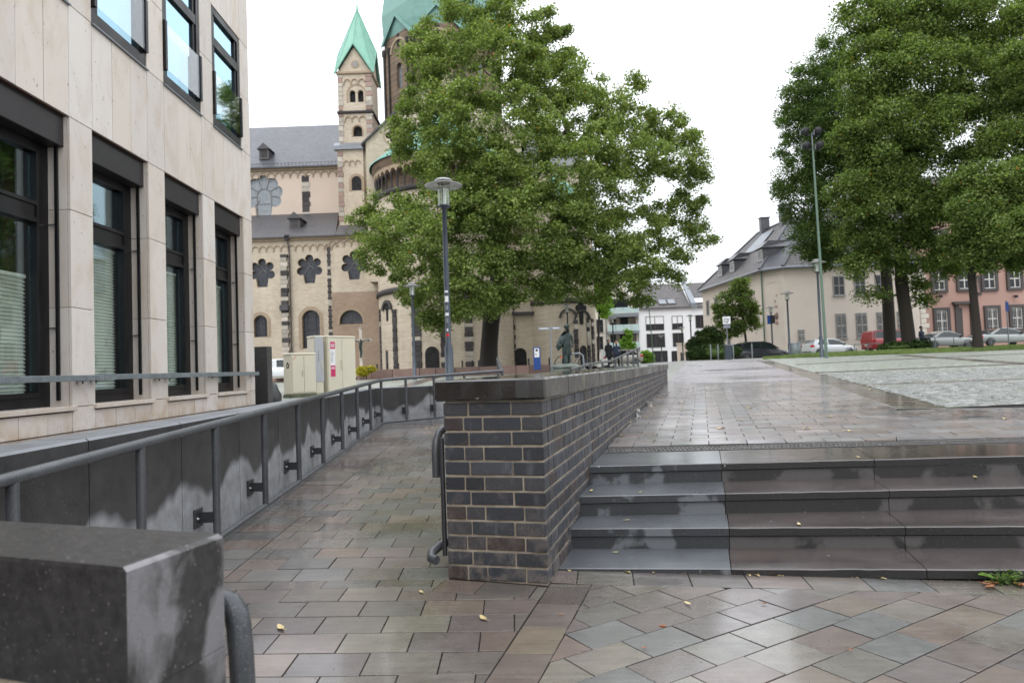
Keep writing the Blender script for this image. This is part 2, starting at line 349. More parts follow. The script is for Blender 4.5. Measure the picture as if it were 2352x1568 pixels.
# church masonry
def masonry(name, c1, c2, mortar, bw=.42, bh=.13, kind='World', stain=.35, off=0):
    t = NT(name); g = t.n('ShaderNodeNewGeometry'); s3 = t.n('ShaderNodeSeparateXYZ'); t.L(g.outputs['Position'], s3.inputs[0])
    cb = t.n('ShaderNodeCombineXYZ'); t.L(t.math('ADD', s3.outputs[0], t.math('MULTIPLY', s3.outputs[1], 1)), cb.inputs[0]); t.L(s3.outputs[2], cb.inputs[1])
    b = t.n('ShaderNodeTexBrick'); b.inputs['Scale'].default_value = 1; b.inputs['Brick Width'].default_value = bw; b.inputs['Row Height'].default_value = bh
    b.inputs['Mortar Size'].default_value = .012; b.inputs['Color1'].default_value = c1; b.inputs['Color2'].default_value = c2; b.inputs['Mortar'].default_value = mortar
    t.L(cb.outputs[0], b.inputs['Vector'])
    n = t.noise(t.coord('World', (1, 1, .5)), .5, 6, .65)
    col = t.mix(stain, b.outputs[0], t.ramp(n, [(.3, (.55, .5, .45, 1)), (.65, (1.15, 1.15, 1.15, 1))]), 'MULTIPLY')
    return t.pr(col, .85, 0, .3, b.outputs[1], .35, .03)
M['ch_brick'] = masonry('church_tuff_masonry', lin(198, 185, 165), lin(181, 167, 147), lin(204, 195, 180))
M['ch_pink'] = masonry('church_pinkish_masonry', lin(162, 141, 122), lin(148, 128, 110), lin(172, 154, 136))
M['ch_dark'] = masonry('church_dark_masonry', lin(138, 118, 100), lin(104, 90, 80), lin(146, 128, 108), .5, .2)
M['ch_plaster'] = plain('church_pink_plaster', lin(200, 183, 168), .85, var=.06, scale=.5, kind='World')
M['ch_trim'] = plain('church_tuff_trim', lin(160, 142, 120), .85, var=.15, scale=2, kind='World')
M['basalt'] = plain('basalt_quoin', lin(62, 58, 58), .8, var=.3, scale=3, kind='World', rnd=.35)
M['lightquoin'] = plain('pale_quoin', lin(176, 168, 156), .8, var=.15, scale=3, kind='World', rnd=.25)
M['redquoin'] = plain('reddish_quoin', lin(142, 120, 110), .8, var=.15, scale=3, kind='World', rnd=.3)
t = NT('slate_roof'); g = t.n('ShaderNodeNewGeometry'); s3 = t.n('ShaderNodeSeparateXYZ'); t.L(g.outputs['Position'], s3.inputs[0])
cb = t.n('ShaderNodeCombineXYZ'); t.L(t.math('ADD', s3.outputs[0], s3.outputs[1]), cb.inputs[0]); t.L(s3.outputs[2], cb.inputs[1])
b = t.n('ShaderNodeTexBrick'); b.inputs['Scale'].default_value = 1; b.inputs['Brick Width'].default_value = .35; b.inputs['Row Height'].default_value = .2; b.inputs['Mortar Size'].default_value = .012
b.inputs['Color1'].default_value = lin(90, 90, 95); b.inputs['Color2'].default_value = lin(74, 75, 81); b.inputs['Mortar'].default_value = lin(52, 52, 58); t.L(cb.outputs[0], b.inputs['Vector'])
M['slate'] = t.pr(t.mix(.4, b.outputs[0], t.ramp(t.noise(t.coord('World'), .4, 5), [(.3, (.6, .6, .6, 1)), (.7, (1.2, 1.2, 1.2, 1))]), 'MULTIPLY'), .4, 0, .5, b.outputs[1], .3, .03)
M['slate_dark'] = plain('dark_slate_roof', lin(70, 68, 70), .5, var=.3, scale=2, bump=.3, bscale=12, kind='World')
t = NT('copper_patina'); g = t.coord('World'); n = t.noise(t.coord('World', (1, 1, .35)), 1.2, 5)
M['copper'] = t.pr(t.ramp(n, [(.3, lin(112, 160, 142)), (.55, lin(130, 178, 158)), (.75, lin(116, 152, 142))]), .55, .1, .4, t.noise(g, 6, 3), .1, .02)
M['copper2'] = plain('copper_patina_grey', lin(112, 152, 142), .55, var=.12, scale=1.5, kind='World')
M['copper_bright'] = plain('copper_patina_bright', lin(108, 160, 147), .5, var=.1, scale=1.5, kind='World')
M['leaded'] = plain('leaded_glass', lin(54, 56, 62), .3, .1, var=.35, scale=4, bump=.3, bscale=8, kind='World')
M['greyglass'] = plain('grey_window_glass', lin(132, 138, 142), .3, .1, var=.15, scale=3, kind='World')
M['dark'] = plain('dark_opening', lin(22, 20, 20), .8, var=.2)
M['lead'] = plain('lead_line', lin(120, 118, 116), .6)
M['zinc'] = plain('zinc', lin(128, 132, 138), .45, .4, var=.1)
# ground materials
M['earth'] = plain('ground_paving', lin(128, 128, 122), .55, var=.15, scale=.6, kind='World')
t = NT('pale_cobbles'); wv = t.coord('World'); vo = t.n('ShaderNodeTexVoronoi'); vo.inputs['Scale'].default_value = 8.5; t.L(wv, vo.inputs['Vector'])
col = t.ramp(vo.outputs['Color'], [(.2, lin(128, 130, 126)), (.8, lin(182, 184, 180))]); edge = t.rampv(vo.outputs['Distance'], .35, .6, 0, 1)
col = t.mix(t.math('MULTIPLY', edge, .6), col, lin(84, 90, 66)); gn = t.noise(wv, .55, 5, .6); col = t.mix(t.rampv(gn, .5, .66, 0, .25), col, lin(112, 126, 86))
M['cobble_far'] = t.pr(col, .4, 0, .5, vo.outputs['Distance'], .5, .02)
t = NT('cobble_setts'); r = t.rnd(); wv = t.coord('World')
col = t.ramp(r, [(0, lin(98, 100, 96)), (.35, lin(132, 134, 131)), (.7, lin(115, 115, 111)), (1, lin(152, 154, 151))]); gn = t.noise(wv, 1.3, 4, .6)
col = t.mix(t.rampv(gn, .55, .7, 0, .25), col, lin(112, 124, 84))
M['setts'] = t.pr(col, t.rampv(t.noise(wv, 12, 3), .3, .7, .16, .5), 0, .5, t.noise(wv, 70, 3), .5, .006)
M['mossjoint'] = plain('mossy_joint', lin(82, 84, 68), .9, var=.4, scale=14, kind='World')
M['grass'] = plain('grass_blades', lin(104, 122, 62), .7, var=.35, scale=1.2, kind='World')
M['grass_ground'] = plain('grass_ground', lin(84, 104, 52), .9, var=.4, scale=2, kind='World')
M['asphalt'] = plain('wet_asphalt', lin(70, 71, 74), .35, var=.2, scale=.7, kind='World', bump=.3, bscale=200)
def leafmat(name, a, b, c, tl=.3):
    t = NT(name); r = t.n('ShaderNodeNewGeometry').outputs['Random Per Island']; wv = t.coord('World')
    n = t.noise(wv, .55, 3); f = t.math('ADD', t.math('MULTIPLY', r, .55), t.math('MULTIPLY', n, .45))
    col = t.ramp(f, [(.2, a), (.5, b), (.8, c)]); spk = t.rampv(r, .9975, .998, 0, 1); col = t.mix(spk, col, lin(170, 120, 50))
    p = t.n('ShaderNodeBsdfPrincipled'); t.L(col, p.inputs['Base Color']); p.inputs['Roughness'].default_value = .6; p.inputs['Specular IOR Level'].default_value = .2
    tr = t.n('ShaderNodeBsdfTranslucent'); t.L(t.mix(1, col, (1.5, 1.6, .7, 1), 'MULTIPLY'), tr.inputs[0])
    m = t.n('ShaderNodeMixShader'); m.inputs[0].default_value = tl; t.L(p.outputs[0], m.inputs[1]); t.L(tr.outputs[0], m.inputs[2]); t.L(m.outputs[0], t.out.inputs[0]); return t.mat
M['leaf_plane'] = leafmat('plane_tree_leaf', lin(76, 92, 48), lin(106, 124, 66), lin(150, 164, 104), .36)
M['leaf_plane2'] = leafmat('far_plane_leaf', lin(66, 82, 42), lin(94, 113, 60), lin(136, 152, 92), .38)
M['leaf_linden'] = leafmat('linden_leaf', lin(52, 72, 40), lin(78, 100, 54), lin(114, 136, 78), .32)
M['leaf_dark'] = leafmat('dark_hedge_leaf', lin(36, 52, 30), lin(54, 74, 38), lin(80, 100, 50), .15)
M['leaf_lime'] = leafmat('bright_young_leaf', lin(94, 130, 48), lin(122, 160, 64), lin(150, 184, 82))
M['leaf_yellow'] = leafmat('yellow_green_leaf', lin(150, 142, 40), lin(176, 166, 56), lin(190, 184, 76))
M['bark'] = plain('bark', lin(42, 36, 31), .9, var=.4, scale=5, bump=.8, bscale=14, kind='World')
M['bronze'] = plain('verdigris_bronze', lin(48, 60, 58), .35, .5, var=.4, scale=5, bump=.3, bscale=30)
M['carpaint'] = {}
def paint(name, c): return plain(name, c, .22, .1, var=.02, bump=0, coat=.8)
M['car_white'] = paint('white_car_paint', lin(226, 230, 232)); M['car_dark'] = paint('dark_grey_car_paint', lin(44, 47, 53)); M['car_red'] = paint('red_van_paint', lin(158, 22, 30))
M['car_silver'] = paint('silver_car_paint', lin(150, 154, 152)); M['car_beige'] = paint('beige_car_paint', lin(176, 170, 160))
M['carglass'] = plain('car_glass', lin(40, 48, 48), .08, .3, var=.1, bump=0, coat=.5)
M['tyre'] = plain('tyre_rubber', lin(24, 24, 25), .8, var=.2); M['rim'] = plain('alloy_rim', lin(120, 122, 126), .3, .7)
M['redlight'] = plain('red_lamp_plastic', lin(200, 30, 34), .25, var=.05); M['yellowp'] = plain('yellow_plate', lin(210, 208, 198), .5)
M['blue'] = plain('blue_machine_paint', lin(22, 62, 130), .4, var=.06)
M['cream'] = plain('cream_render', lin(214, 202, 190), .85, var=.05, scale=.6, kind='World', bump=.3, bscale=20)
M['pink'] = plain('salmon_render', lin(178, 144, 132), .85, var=.08, scale=.6, kind='World', bump=.3, bscale=20)
M['winstone'] = plain('dark_window_stone', lin(76, 70, 70), .7, var=.15, kind='World'); M['whiteframe'] = plain('white_window_frame', lin(214, 212, 206), .5, var=.04)
M['winglass'] = plain('house_window_glass', lin(44, 46, 50), .12, .2, var=.2, bump=0); M['greyframe'] = plain('grey_window_frame', lin(150, 148, 144), .6)
M['render_white'] = plain('white_render', lin(226, 226, 228), .85, var=.03, scale=.4, kind='World'); M['render_cream'] = plain('pale_brick_render', lin(216, 210, 198), .85, var=.06, scale=2, kind='World')
t = NT('grey_tile_roof'); g = t.n('ShaderNodeNewGeometry'); s3 = t.n('ShaderNodeSeparateXYZ'); t.L(g.outputs['Position'], s3.inputs[0])
cb = t.n('ShaderNodeCombineXYZ'); t.L(t.math('ADD', s3.outputs[0], s3.outputs[1]), cb.inputs[0]); t.L(s3.outputs[2], cb.inputs[1])
b = t.n('ShaderNodeTexBrick'); b.inputs['Scale'].default_value = 1; b.inputs['Brick Width'].default_value = .3; b.inputs['Row Height'].default_value = .27; b.inputs['Mortar Size'].default_value = .035
b.inputs['Color1'].default_value = lin(112, 108, 108); b.inputs['Color2'].default_value = lin(96, 92, 92); b.inputs['Mortar'].default_value = lin(60, 57, 58); t.L(cb.outputs[0], b.inputs['Vector'])
M['tile_roof'] = t.pr(t.mix(.4, b.outputs[0], t.ramp(t.noise(t.coord('World'), .7, 5), [(.3, (.65, .62, .6, 1)), (.7, (1.15, 1.15, 1.15, 1))]), 'MULTIPLY'), .6, 0, .4, b.outputs[1], .6, .05)
M['milkglass'] = plain('milky_balcony_glass', lin(176, 196, 194), .25, var=.05)
M['skin'] = plain('skin', lin(176, 132, 112), .5, var=.05); M['darkcloth'] = plain('dark_cloth', lin(30, 30, 34), .85, var=.2); M['bluecloth'] = plain('navy_cloth', lin(44, 54, 74), .85, var=.2)
M['redstone'] = plain('reddish_block_stone', lin(120, 98, 90), .75, var=.2, scale=1.5, kind='World', rnd=.25)
M['weather_iron'] = plain('cast_iron_grate', lin(128, 126, 124), .35, .3, var=.3, scale=20)
M['leaf_dry'] = plain('fallen_leaf_yellow', lin(188, 170, 124), .6, var=.25, scale=30, rnd=.3); M['leaf_brown'] = plain('fallen_leaf_brown', lin(146, 88, 48), .6, var=.3, scale=30, rnd=.3)
M['cone'] = plain('stone_base', lin(96, 104, 98), .8, var=.3)

def arc(cx, cz, r, a0, a1, n): return [(cx+r*math.cos(a0+(a1-a0)*i/n), cz+r*math.sin(a0+(a1-a0)*i/n)) for i in range(n+1)]
def archpoly(cx, w, z0, zs, n=10):          # round-headed opening, springing at zs
    return [(cx-w/2, z0), (cx+w/2, z0)] + arc(cx, zs, w/2, 0, math.pi, n)
def foilpoly(cx, cz, Rr, r, n=5, stem=None, a0=-20, a1=200):
    """lobed outline: n petals round the upper part, each arc ending where it meets its neighbour, plus a stem below"""
    dl = R((a1-a0)/(n-1)); h = dl/2; sq = r*r-(Rr*math.sin(h))**2
    if sq > 0: tt = Rr*math.cos(h)+math.sqrt(sq); be = math.atan2(tt*math.sin(h), tt*math.cos(h)-Rr)
    else: be = R(120)
    full = abs(a1-a0-360*(n-1)/n) < 1; pts = []; en = be if full else (math.pi*.72 if stem else math.pi*.9)
    if stem: pts += [(cx-stem[0]/2, cz-stem[1]), (cx+stem[0]/2, cz-stem[1])]
    for i in range(n):
        a = R(a0)+dl*i; x, z = cx+Rr*math.cos(a), cz+Rr*math.sin(a)
        q = arc(x, z, r, a-(en if i == 0 else be), a+(en if i == n-1 else be), 9)
        if stem and i == 0: q = [p for p in q if p[0] > cx+stem[0]/2+.01]
        if stem and i == n-1: q = [p for p in q if p[0] < cx-stem[0]/2-.01]
        pts += q
    return pts
def holed(mb, outer, holes, fx, depth, m=0, mr=None):
    """wall face with real openings and reveals; outline in (u,z), fx(u,d,z) -> world, d grows inward"""
    loops = [outer]+holes; flat = [p for l in loops for p in l]
    tri = geometry.tessellate_polygon([[Vector((x, z, 0)) for x, z in l] for l in loops])
    mb.add([fx(x, 0, z) for x, z in flat], [tuple(t) for t in tri], m)
    for h in holes:
        n = len(h); mb.add([fx(x, 0, z) for x, z in h]+[fx(x, depth, z) for x, z in h], [(i, (i+1) % n, n+(i+1) % n, n+i) for i in range(n)], m if mr is None else mr)
def pane(poly, fx, d, name, mat, parent, t=.04):
    mb = MB(); mb.prism(poly, d, d+t, 0, lambda x, z, dd: fx(x, dd, z)); return mb.build(name, mat, parent, world=True)
def scaled(poly, c, k): return [(c[0]+(x-c[0])*k, c[1]+(z-c[1])*k) for x, z in poly]

# ================================================================== GROUND
WA = math.atan(.278); WU = Vector((math.sin(WA), math.cos(WA), 0)); WV = Vector((-math.cos(WA), math.sin(WA), 0))  # brick wall direction and its left-hand normal
WC = Vector((.153, 3.76, 0))                        # wall corner
PLAN_A = Vector((-2.28, 11.78, 0)); PLAN_B = Vector((-.2, 12.6, 0))
def wall_x(y): return -1.95-.037*y                  # face of the left retaining wall
def far_z(x, y):
    yy = min(y, 38) + max(0, min(y, 62)-38)*.25
    right = GZ(yy); left = .645+.0022*min(y, 62)
    line = WC.x+.278*(y-WC.y); k = min(1, max(0, (x-(line-.5-max(0, y-17)*.25))/(.5+max(0, y-17)*.25)))
    if y < 17: k = 1 if x > line-.2 else 0
    return left*(1-k)+right*k
def sheet(name, pts_uv, mat, kind='structure', zf=None, dz=0, **kw):
    mb = MB(); mb.add([(x, y, (zf(x, y) if zf else 0)+dz) for x, y in pts_uv], [tuple(range(len(pts_uv)))]); return mb.build(name, mat, None, kind=kind, **kw)
# one large ground sheet with the sunken ramp and forecourt cut out of it
mb = MB()
xs = sorted(set([-400, -200, -100, -60, -45, -35, -28, -22, -18, -14, -11, -9, -7, -5.5, -4.6] + [round(-4+.5*i, 2) for i in range(40)] + list(range(17, 40, 2)) + [45, 60, 80, 120, 200, 400]))
ys = [13.1, 14, 15, 16, 17, 18, 20, 22, 24, 27, 30, 34, 38, 42, 46, 50, 56, 62, 70, 80, 100, 140, 220, 400, 900]
for j in range(len(ys)-1):
    for i in range(len(xs)-1):
        q = [(xs[i], ys[j]), (xs[i+1], ys[j]), (xs[i+1], ys[j+1]), (xs[i], ys[j+1])]
        mb.add([(x, y, far_z(x, y)-.02) for x, y in q], [(0, 1, 2, 3)])
for x0, x1, y0, y1 in ((-400, -4.6, -60, 13.1), (-4.6, -2.6, -60, 13.1)):
    mb.add([(x, y, .63) for x, y in ((x0, y0), (x1, y0), (x1, y1), (x0, y1))], [(0, 1, 2, 3)])
mb.add([(x, y, -.3) for x, y in ((-3, -60), (400, -60), (400, 5.2), (-3, 5.2))], [(0, 1, 2, 3)])
mb.add([(x, y, -.3) for x, y in ((-3, 5.2), (4, 5.2), (4, 14), (-3, 14))], [(0, 1, 2, 3)])
mb.build('ground', M['earth'], None, kind='structure', recalc=False)

def clip_poly(poly, clip):
    out = poly
    for i in range(len(clip)):
        a, b = clip[i], clip[(i+1) % len(clip)]; inp = out; out = []
        if not inp: return []
        side = lambda p: (b[0]-a[0])*(p[1]-a[1])-(b[1]-a[1])*(p[0]-a[0])
        for k in range(len(inp)):
            p, q = inp[k], inp[(k+1) % len(inp)]; sp, sq = side(p), side(q)
            if sp >= 0: out.append(p)
            if (sp >= 0) != (sq >= 0):
                t_ = sp/(sp-sq); out.append((p[0]+(q[0]-p[0])*t_, p[1]+(q[1]-p[1])*t_))
    return out
def inside(p, poly): return all((poly[(i+1) % len(poly)][0]-poly[i][0])*(p[1]-poly[i][1])-(poly[(i+1) % len(poly)][1]-poly[i][1])*(p[0]-poly[i][0]) >= -1e-9 for i in range(len(poly)))
def parea(p): return .5*sum(p[i][0]*p[(i+1) % len(p)][1]-p[(i+1) % len(p)][0]*p[i][1] for i in range(len(p)))
def inset(p, d):
    n = len(p); out = []
    for i in range(n):
        a, b, c = Vector(p[i-1]), Vector(p[i]), Vector(p[(i+1) % n])
        e1, e2 = (b-a), (c-b)
        if e1.length < 1e-5 or e2.length < 1e-5: out.append(tuple(b)); continue
        e1.normalize(); e2.normalize()
        n1, n2 = Vector((-e1.y, e1.x)), Vector((-e2.y, e2.x)); m = n1+n2
        if m.length < .2: out.append(tuple(b+n1*d)); continue
        m = m/ m.dot(n1) if m.dot(n1) > .3 else m.normalized()*d/.3*1
        out.append(tuple(b+m*d))
    return out
def clean(p, eps=.012):
    o = []
    for q in p:
        if not o or math.hypot(q[0]-o[-1][0], q[1]-o[-1][1]) > eps: o.append(q)
    if len(o) > 2 and math.hypot(o[0][0]-o[-1][0], o[0][1]-o[-1][1]) < eps: o.pop()
    return o
def slab(mb, p, th=.05, ch=.001, z=0, tilt=(0, 0)):
    """a paving stone: chamfered top, sides down; p is ccw in local 2D"""
    n = len(p); q = inset(p, ch)
    zz = lambda a: z+a[0]*tilt[0]+a[1]*tilt[1]
    cx = sum(a[0] for a in p)/n; cy = sum(a[1] for a in p)/n; zl = lambda a: z+(a[0]-cx)*tilt[0]+(a[1]-cy)*tilt[1]
    mb.add([(a[0], a[1], zl(a)) for a in q]+[(a[0], a[1], zl(a)-ch*.8) for a in p]+[(a[0], a[1], z-th) for a in p],
           [tuple(range(n))]+[(n+i, n+(i+1) % n, (i+1) % n, i) for i in range(n)]+[(2*n+i, 2*n+(i+1) % n, n+(i+1) % n, n+i) for i in range(n)])
def frame_m(o, x, yh):
    x = x.normalized(); z = x.cross(yh).normalized(); y = z.cross(x)
    return Matrix(((x.x, y.x, z.x, o.x), (x.y, y.y, z.y, o.y), (x.z, y.z, z.z, o.z), (0, 0, 0, 1)))
def field(name, Mx, bases, quads, mat, part='tile', nmax=300, gap=.005, label=None, bed_mat=None, zj=.0012, parent=None, floor=-.0038, stuffname=None):
    """a paved surface: bedding sheet with every stone laid on it as its own part; those past the limit are joined"""
    if parent is None:
        bm_ = MB()
        for b in bases: bm_.add([(x, y, floor) for x, y in b], [tuple(range(len(b)))])
        root = bm_.build(name, bed_mat or M['joint'], None, kind='structure', recalc=False); root.matrix_world = Mx
    else: root = parent
    items = []
    for qd in quads:
        whole_ = len(bases) > 1 and all(any(inside(c_, b) for b in bases) for c_ in qd)
        for b in ([None] if whole_ else bases):
            p = list(qd) if b is None else clean(clip_poly(qd, b))
            if len(p) < 3 or parea(p) < .0009: continue
            full = len(p) == 4 and abs(parea(p)-parea(qd)) < 1e-5
            g = inset(p, gap/2)
            c = (sum(a[0] for a in g)/len(g), sum(a[1] for a in g)/len(g)); wp = Mx @ Vector((*c, 0))
            vis = 0
            d = (wp-EYEP); fwd_ = d.dot(FWD)
            if fwd_ > .3:
                px, py = CX+F*d.dot(CR)/fwd_, CY-F*d.dot(CU)/fwd_
                if -60 < px < 2420 and py < 1640: vis = 1
            items.append(((0 if vis else 1), wp.length, c, g, full, tuple(qd)))
    items.sort(key=lambda i: (i[0], i[1])); shared = {}
    for k, (v, dist, c, g, full, qd) in enumerate(items[:nmax]):
        loc = [(a[0]-c[0], a[1]-c[1]) for a in g]
        key = tuple((round(a, 3), round(b, 3)) for a, b in loc)
        if key not in shared:
            m_ = MB(); slab(m_, loc); shared[key] = m_.mesh(part, mat, False)
        o = bpy.data.objects.new(part, shared[key]); o.location = (c[0], c[1], random.gauss(0, zj))
        o.rotation_euler = (random.gauss(0, .004), random.gauss(0, .003), 0); put(o, root)
    if len(items) > nmax:
        m_ = MB()
        for (v, dist, c, g, full, qd) in items[nmax:]: slab(m_, g, z=random.gauss(0, zj), tilt=(random.gauss(0, .003), random.gauss(0, .004)))
        m_.build(stuffname or part, mat, root, recalc=False, kind='stuff')
    return root
def grid(a, b, i0, i1, j0, j1, off=.5, jit=0):
    """quads of a running bond: a along the course, b to the next course (2D vectors)"""
    a = Vector(a); b = Vector(b); out = []
    for j in range(j0, j1):
        sh = (j % 2)*off + random.uniform(-jit, jit)
        for i in range(i0, i1):
            o = a*(i+sh)+b*j; out.append([tuple(o), tuple(o+a), tuple(o+a+b), tuple(o+b)])
    return out
L2 = lambda Mi, p: tuple((Mi @ Vector((p[0], p[1], p[2] if len(p) > 2 else 0)))[:2])

# ---- lower forecourt
LOWX = Vector((1, 0, -.022)).normalized()
M_low = frame_m(Vector((.153, 3.76, 0)), LOWX, Vector((0, 1, 0))); Mi = M_low.inverted()
def low(x, y): return (x-.153, y-3.76)
PL = WC+WV*.59                                      # left front corner of the brick pier
S0 = Vector((.157, 3.585)); S1 = S0-Vector((.278, .9606))*2.2; SR = Vector((.23, 0)); 
front_n = -WU
fa = PL+front_n*.02; fb = WC+front_n*.02; fa2 = fa+front_n*.205; fb2 = fb+front_n*.205
polyA1 = [low(-1.70, 1.2), low(S1.x, S1.y), low(fb2.x, fb2.y), low(fa2.x, fa2.y), low(-1.70, fa2.y)]
polyA2 = [low(-1.70, fa2.y), low(fa2.x, fa2.y), low(fa.x, 3.9), low(-1.70, 3.9)]
polyAb = [low(-2.6, 1.2), low(-1.70, 1.2), low(-1.70, 3.9), low(wall_x(3.9), 3.9)]
# step foot line
e0 = Pz(1274, 1305, -.002); e1 = Pz(2352, 1327, -.045)
ed = (e1-e0); ed.z = 0; ed.normalize(); en = Vector((ed.y, -ed.x, 0))
g0 = e0-ed*.12; g1 = e0+ed*3.6
strip_r0 = S0+Vector((.19, .11)); 
sr_top = Vector((.387, 3.77)); sr_bot = sr_top-Vector((.278, .9606))*2.6
polyBord = [low(sr_top.x, sr_top.y), low(*(g1+en*.22)[:2]), low(*(g1)[:2]), low(e0.x-.02, e0.y), low(.162, 3.812)]
gB = g1+en*.22
polyB = [low(sr_bot.x, sr_bot.y), low(gB.x, sr_bot.y), low(gB.x, gB.y), low(sr_top.x, sr_top.y)]
polyStrip = [low(S1.x, S1.y), low(sr_bot.x, sr_bot.y), low(sr_top.x, sr_top.y), low(.162, 3.79)]
polyFront = [low(fa2.x, fa2.y), low(fb2.x, fb2.y), low(fb.x, fb.y), low(fa.x, fa.y)]
whole = [low(-2.6, .6), low(gB.x, .6), low(gB.x, gB.y+.4), low(.3, 4.3), low(-.4, 3.95), low(-2.6, 3.95)]
quads = []
mbp = MB(); mbp.add([(x, y, -.0036) for x, y in whole], [tuple(range(len(whole)))])
pav = mbp.build('pavement', M['joint'], None, kind='structure', recalc=False); pav.matrix_world = M_low
TL, TW = .302, .212
qA = [[(x-.153+.153-1.85, y), (x2-1.85, y), (x2-1.85, y2), (x-1.85, y2)] for (x, y), (x2, _), (_, y2), _ in grid((TL, 0), (0, TW), -2, 10, -13, 2, .5)]
qAb = [[low(-2.7, 3.9-TW*(k+1)), low(-1.70, 3.9-TW*(k+1)), low(-1.70, 3.9-TW*k), low(-2.7, 3.9-TW*k)] for k in range(13)]
dA = Vector((math.cos(R(32.6)), math.sin(R(32.6)))); dB = Vector((-dA.y, dA.x))
qB = grid(dA*.305, dB*.2, -12, 18, -20, 16, .5); ob = low(.55, 3.08)
qB = [[(x+ob[0], y+ob[1]) for x, y in q] for q in qB]
dS = Vector((.278, .9606)); qS = []
for k in range(11):
    a_ = Vector(low(S0.x, S0.y))+dS*(.42-.3*k)-Vector((.25, -.06)); qS.append([tuple(a_), tuple(a_+Vector((1.0, -.05))), tuple(a_+Vector((1.0, -.05))+dS*.3), tuple(a_+dS*.3)])
qF = []
for k in range(3):
    a_ = fa2+(fb2-fa2)*(k/2-.1*(k > 0)*1); b_ = fa2+(fb2-fa2)*((k+1)/2-.1)
    a3 = fa+(fb-fa)*(k/2-.1*(k > 0)); b3 = fa+(fb-fa)*((k+1)/2-.1)
    qF.append([low(a_.x, a_.y), low(b_.x, b_.y), low(b3.x, b3.y), low(a3.x, a3.y)])
qBo = []
for k in range(13):
    a_ = g0+ed*.31*k-ed*.05; qBo.append([low(*(a_+en*.32)[:2]), low(*(a_+ed*.31+en*.32)[:2]), low(*(a_+ed*.31-en*.02)[:2]), low(*(a_-en*.02)[:2])])
field('pavement', M_low, [polyA1, polyA2], qA, M['paving'], 'paving_stone', 110, .006, parent=pav, stuffname='paving_stones_out_of_view')
field('pavement', M_low, [polyAb], qAb, M['paving'], 'paving_stone', 20, .006, parent=pav)
field('pavement', M_low, [polyB], qB, M['paving'], 'paving_stone', 150, .007, parent=pav, stuffname='paving_stones_at_edge')
field('pavement', M_low, [polyStrip], qS, M['paving_warm'], 'paving_stone', 12, .006, parent=pav)
field('pavement', M_low, [polyFront], qF, M['paving'], 'paving_stone', 5, .006, parent=pav)
field('pavement', M_low, [polyBord], qBo, M['paving'], 'paving_stone', 14, .006, parent=pav)

# ---- ramp rising between the retaining wall and the brick wall
def ramp_z(y): return .03+.028*(y-3.9)
M_ramp = frame_m(Vector((0, 3.9, .0034)), Vector((1, 0, -.022)), Vector((0, 1, .028)))
rl = lambda x, y: (x, (y-3.9)*math.hypot(1, .028))
bl = lambda y: WC.x-.59*math.cos(WA)+.278*(y-3.76-.59*math.sin(WA))      # left face of the brick wall
polyR = [rl(-1.70, 3.9), rl(bl(3.9)+.02, 3.9), rl(bl(13), 13), rl(-.25, 12.6), rl(-1.70, 12.02)]
polyRb = [rl(wall_x(3.9), 3.9), rl(-1.70, 3.9), rl(-1.70, 12.02), rl(wall_x(11.78), 11.78)]
qR = [[(x-1.9, y), (x2-1.9, y), (x2-1.9, y2), (x-1.9, y2)] for (x, y), (x2, _), (_, y2), _ in grid((TL, 0), (0, TW), -1, 16, 0, 44, .5)]
qRb = [[(-2.7, TW*k), (-1.70, TW*k), (-1.70, TW*(k+1)), (-2.7, TW*(k+1))] for k in range(40)]
rampo = field('ramp_paving', M_ramp, [polyR], qR, M['paving_ramp'], 'paving_stone', 240, .006, stuffname='far_paving_stones')
field('ramp_paving', M_ramp, [polyRb], qRb, M['paving_ramp'], 'paving_stone', 40, .006, parent=rampo)
mbq = MB(); mbq.add([(x, y, -.0038) for x, y in polyRb], [tuple(range(4))]); mbq.build('ramp_edge_bed', M['joint'], rampo, recalc=False)
# second flight of the ramp behind the brick wall
sheet('upper_ramp', [(-.3, 12.7), (bl(12.6), 12.3), (bl(17)+.1, 17), (2.2, 17.6), (.2, 14.2)], M['paving_ramp'], zf=lambda x, y: .25+(y-12)*.07)

# ---- upper plaza
st_p = [Pz(1335.5, 1071, .425), Pz(2352, 1046, .425)]         # front edge of the top step
sdir = (st_p[1]-st_p[0]); sdir.z = 0; sdir.normalize(); sn = Vector((-sdir.y, sdir.x, 0))
gr0 = Pz(1369, 1039, .43); gr0.z = 0; gdir = (Pz(2352, 1012, .43)-Pz(1372, 1037, .43)); gdir.z = 0; gdir.normalize(); gn = Vector((-gdir.y, gdir.x, 0))
GW = .24                                                       # grate width
po = gr0+gn*GW; po = Vector((po.x, po.y, GZ(po.y)))
slope = lambda v: Vector((v.x, v.y, .0225*v.y))
M_pl = frame_m(po, slope(gdir), slope(Vector((0, 1, 0)))); Mpi = M_pl.inverted()
pl = lambda x, y: L2(Mpi, (x, y, GZ(y)))
def plp(px, py): v = Pp(px, py); return pl(v.x, v.y)
wl = lambda y: WC.x+.278*(y-WC.y)                              # right face of the brick wall
bR0, bR1 = Pp(2175, 937), Pp(1775, 829); bL0, bL1 = Pp(2060, 938), Pp(1738, 828)
bdir = (bR1-bR0); bdir.z = 0; bdir.normalize()
Z0 = pl(wl(po.y), po.y); far_y = 36.0
def on_line(p, d, y): k = (y-p.y)/d.y; return p.x+d.x*k
cob0, cob1 = Pp(2175, 937), Pp(2352, 928.5)
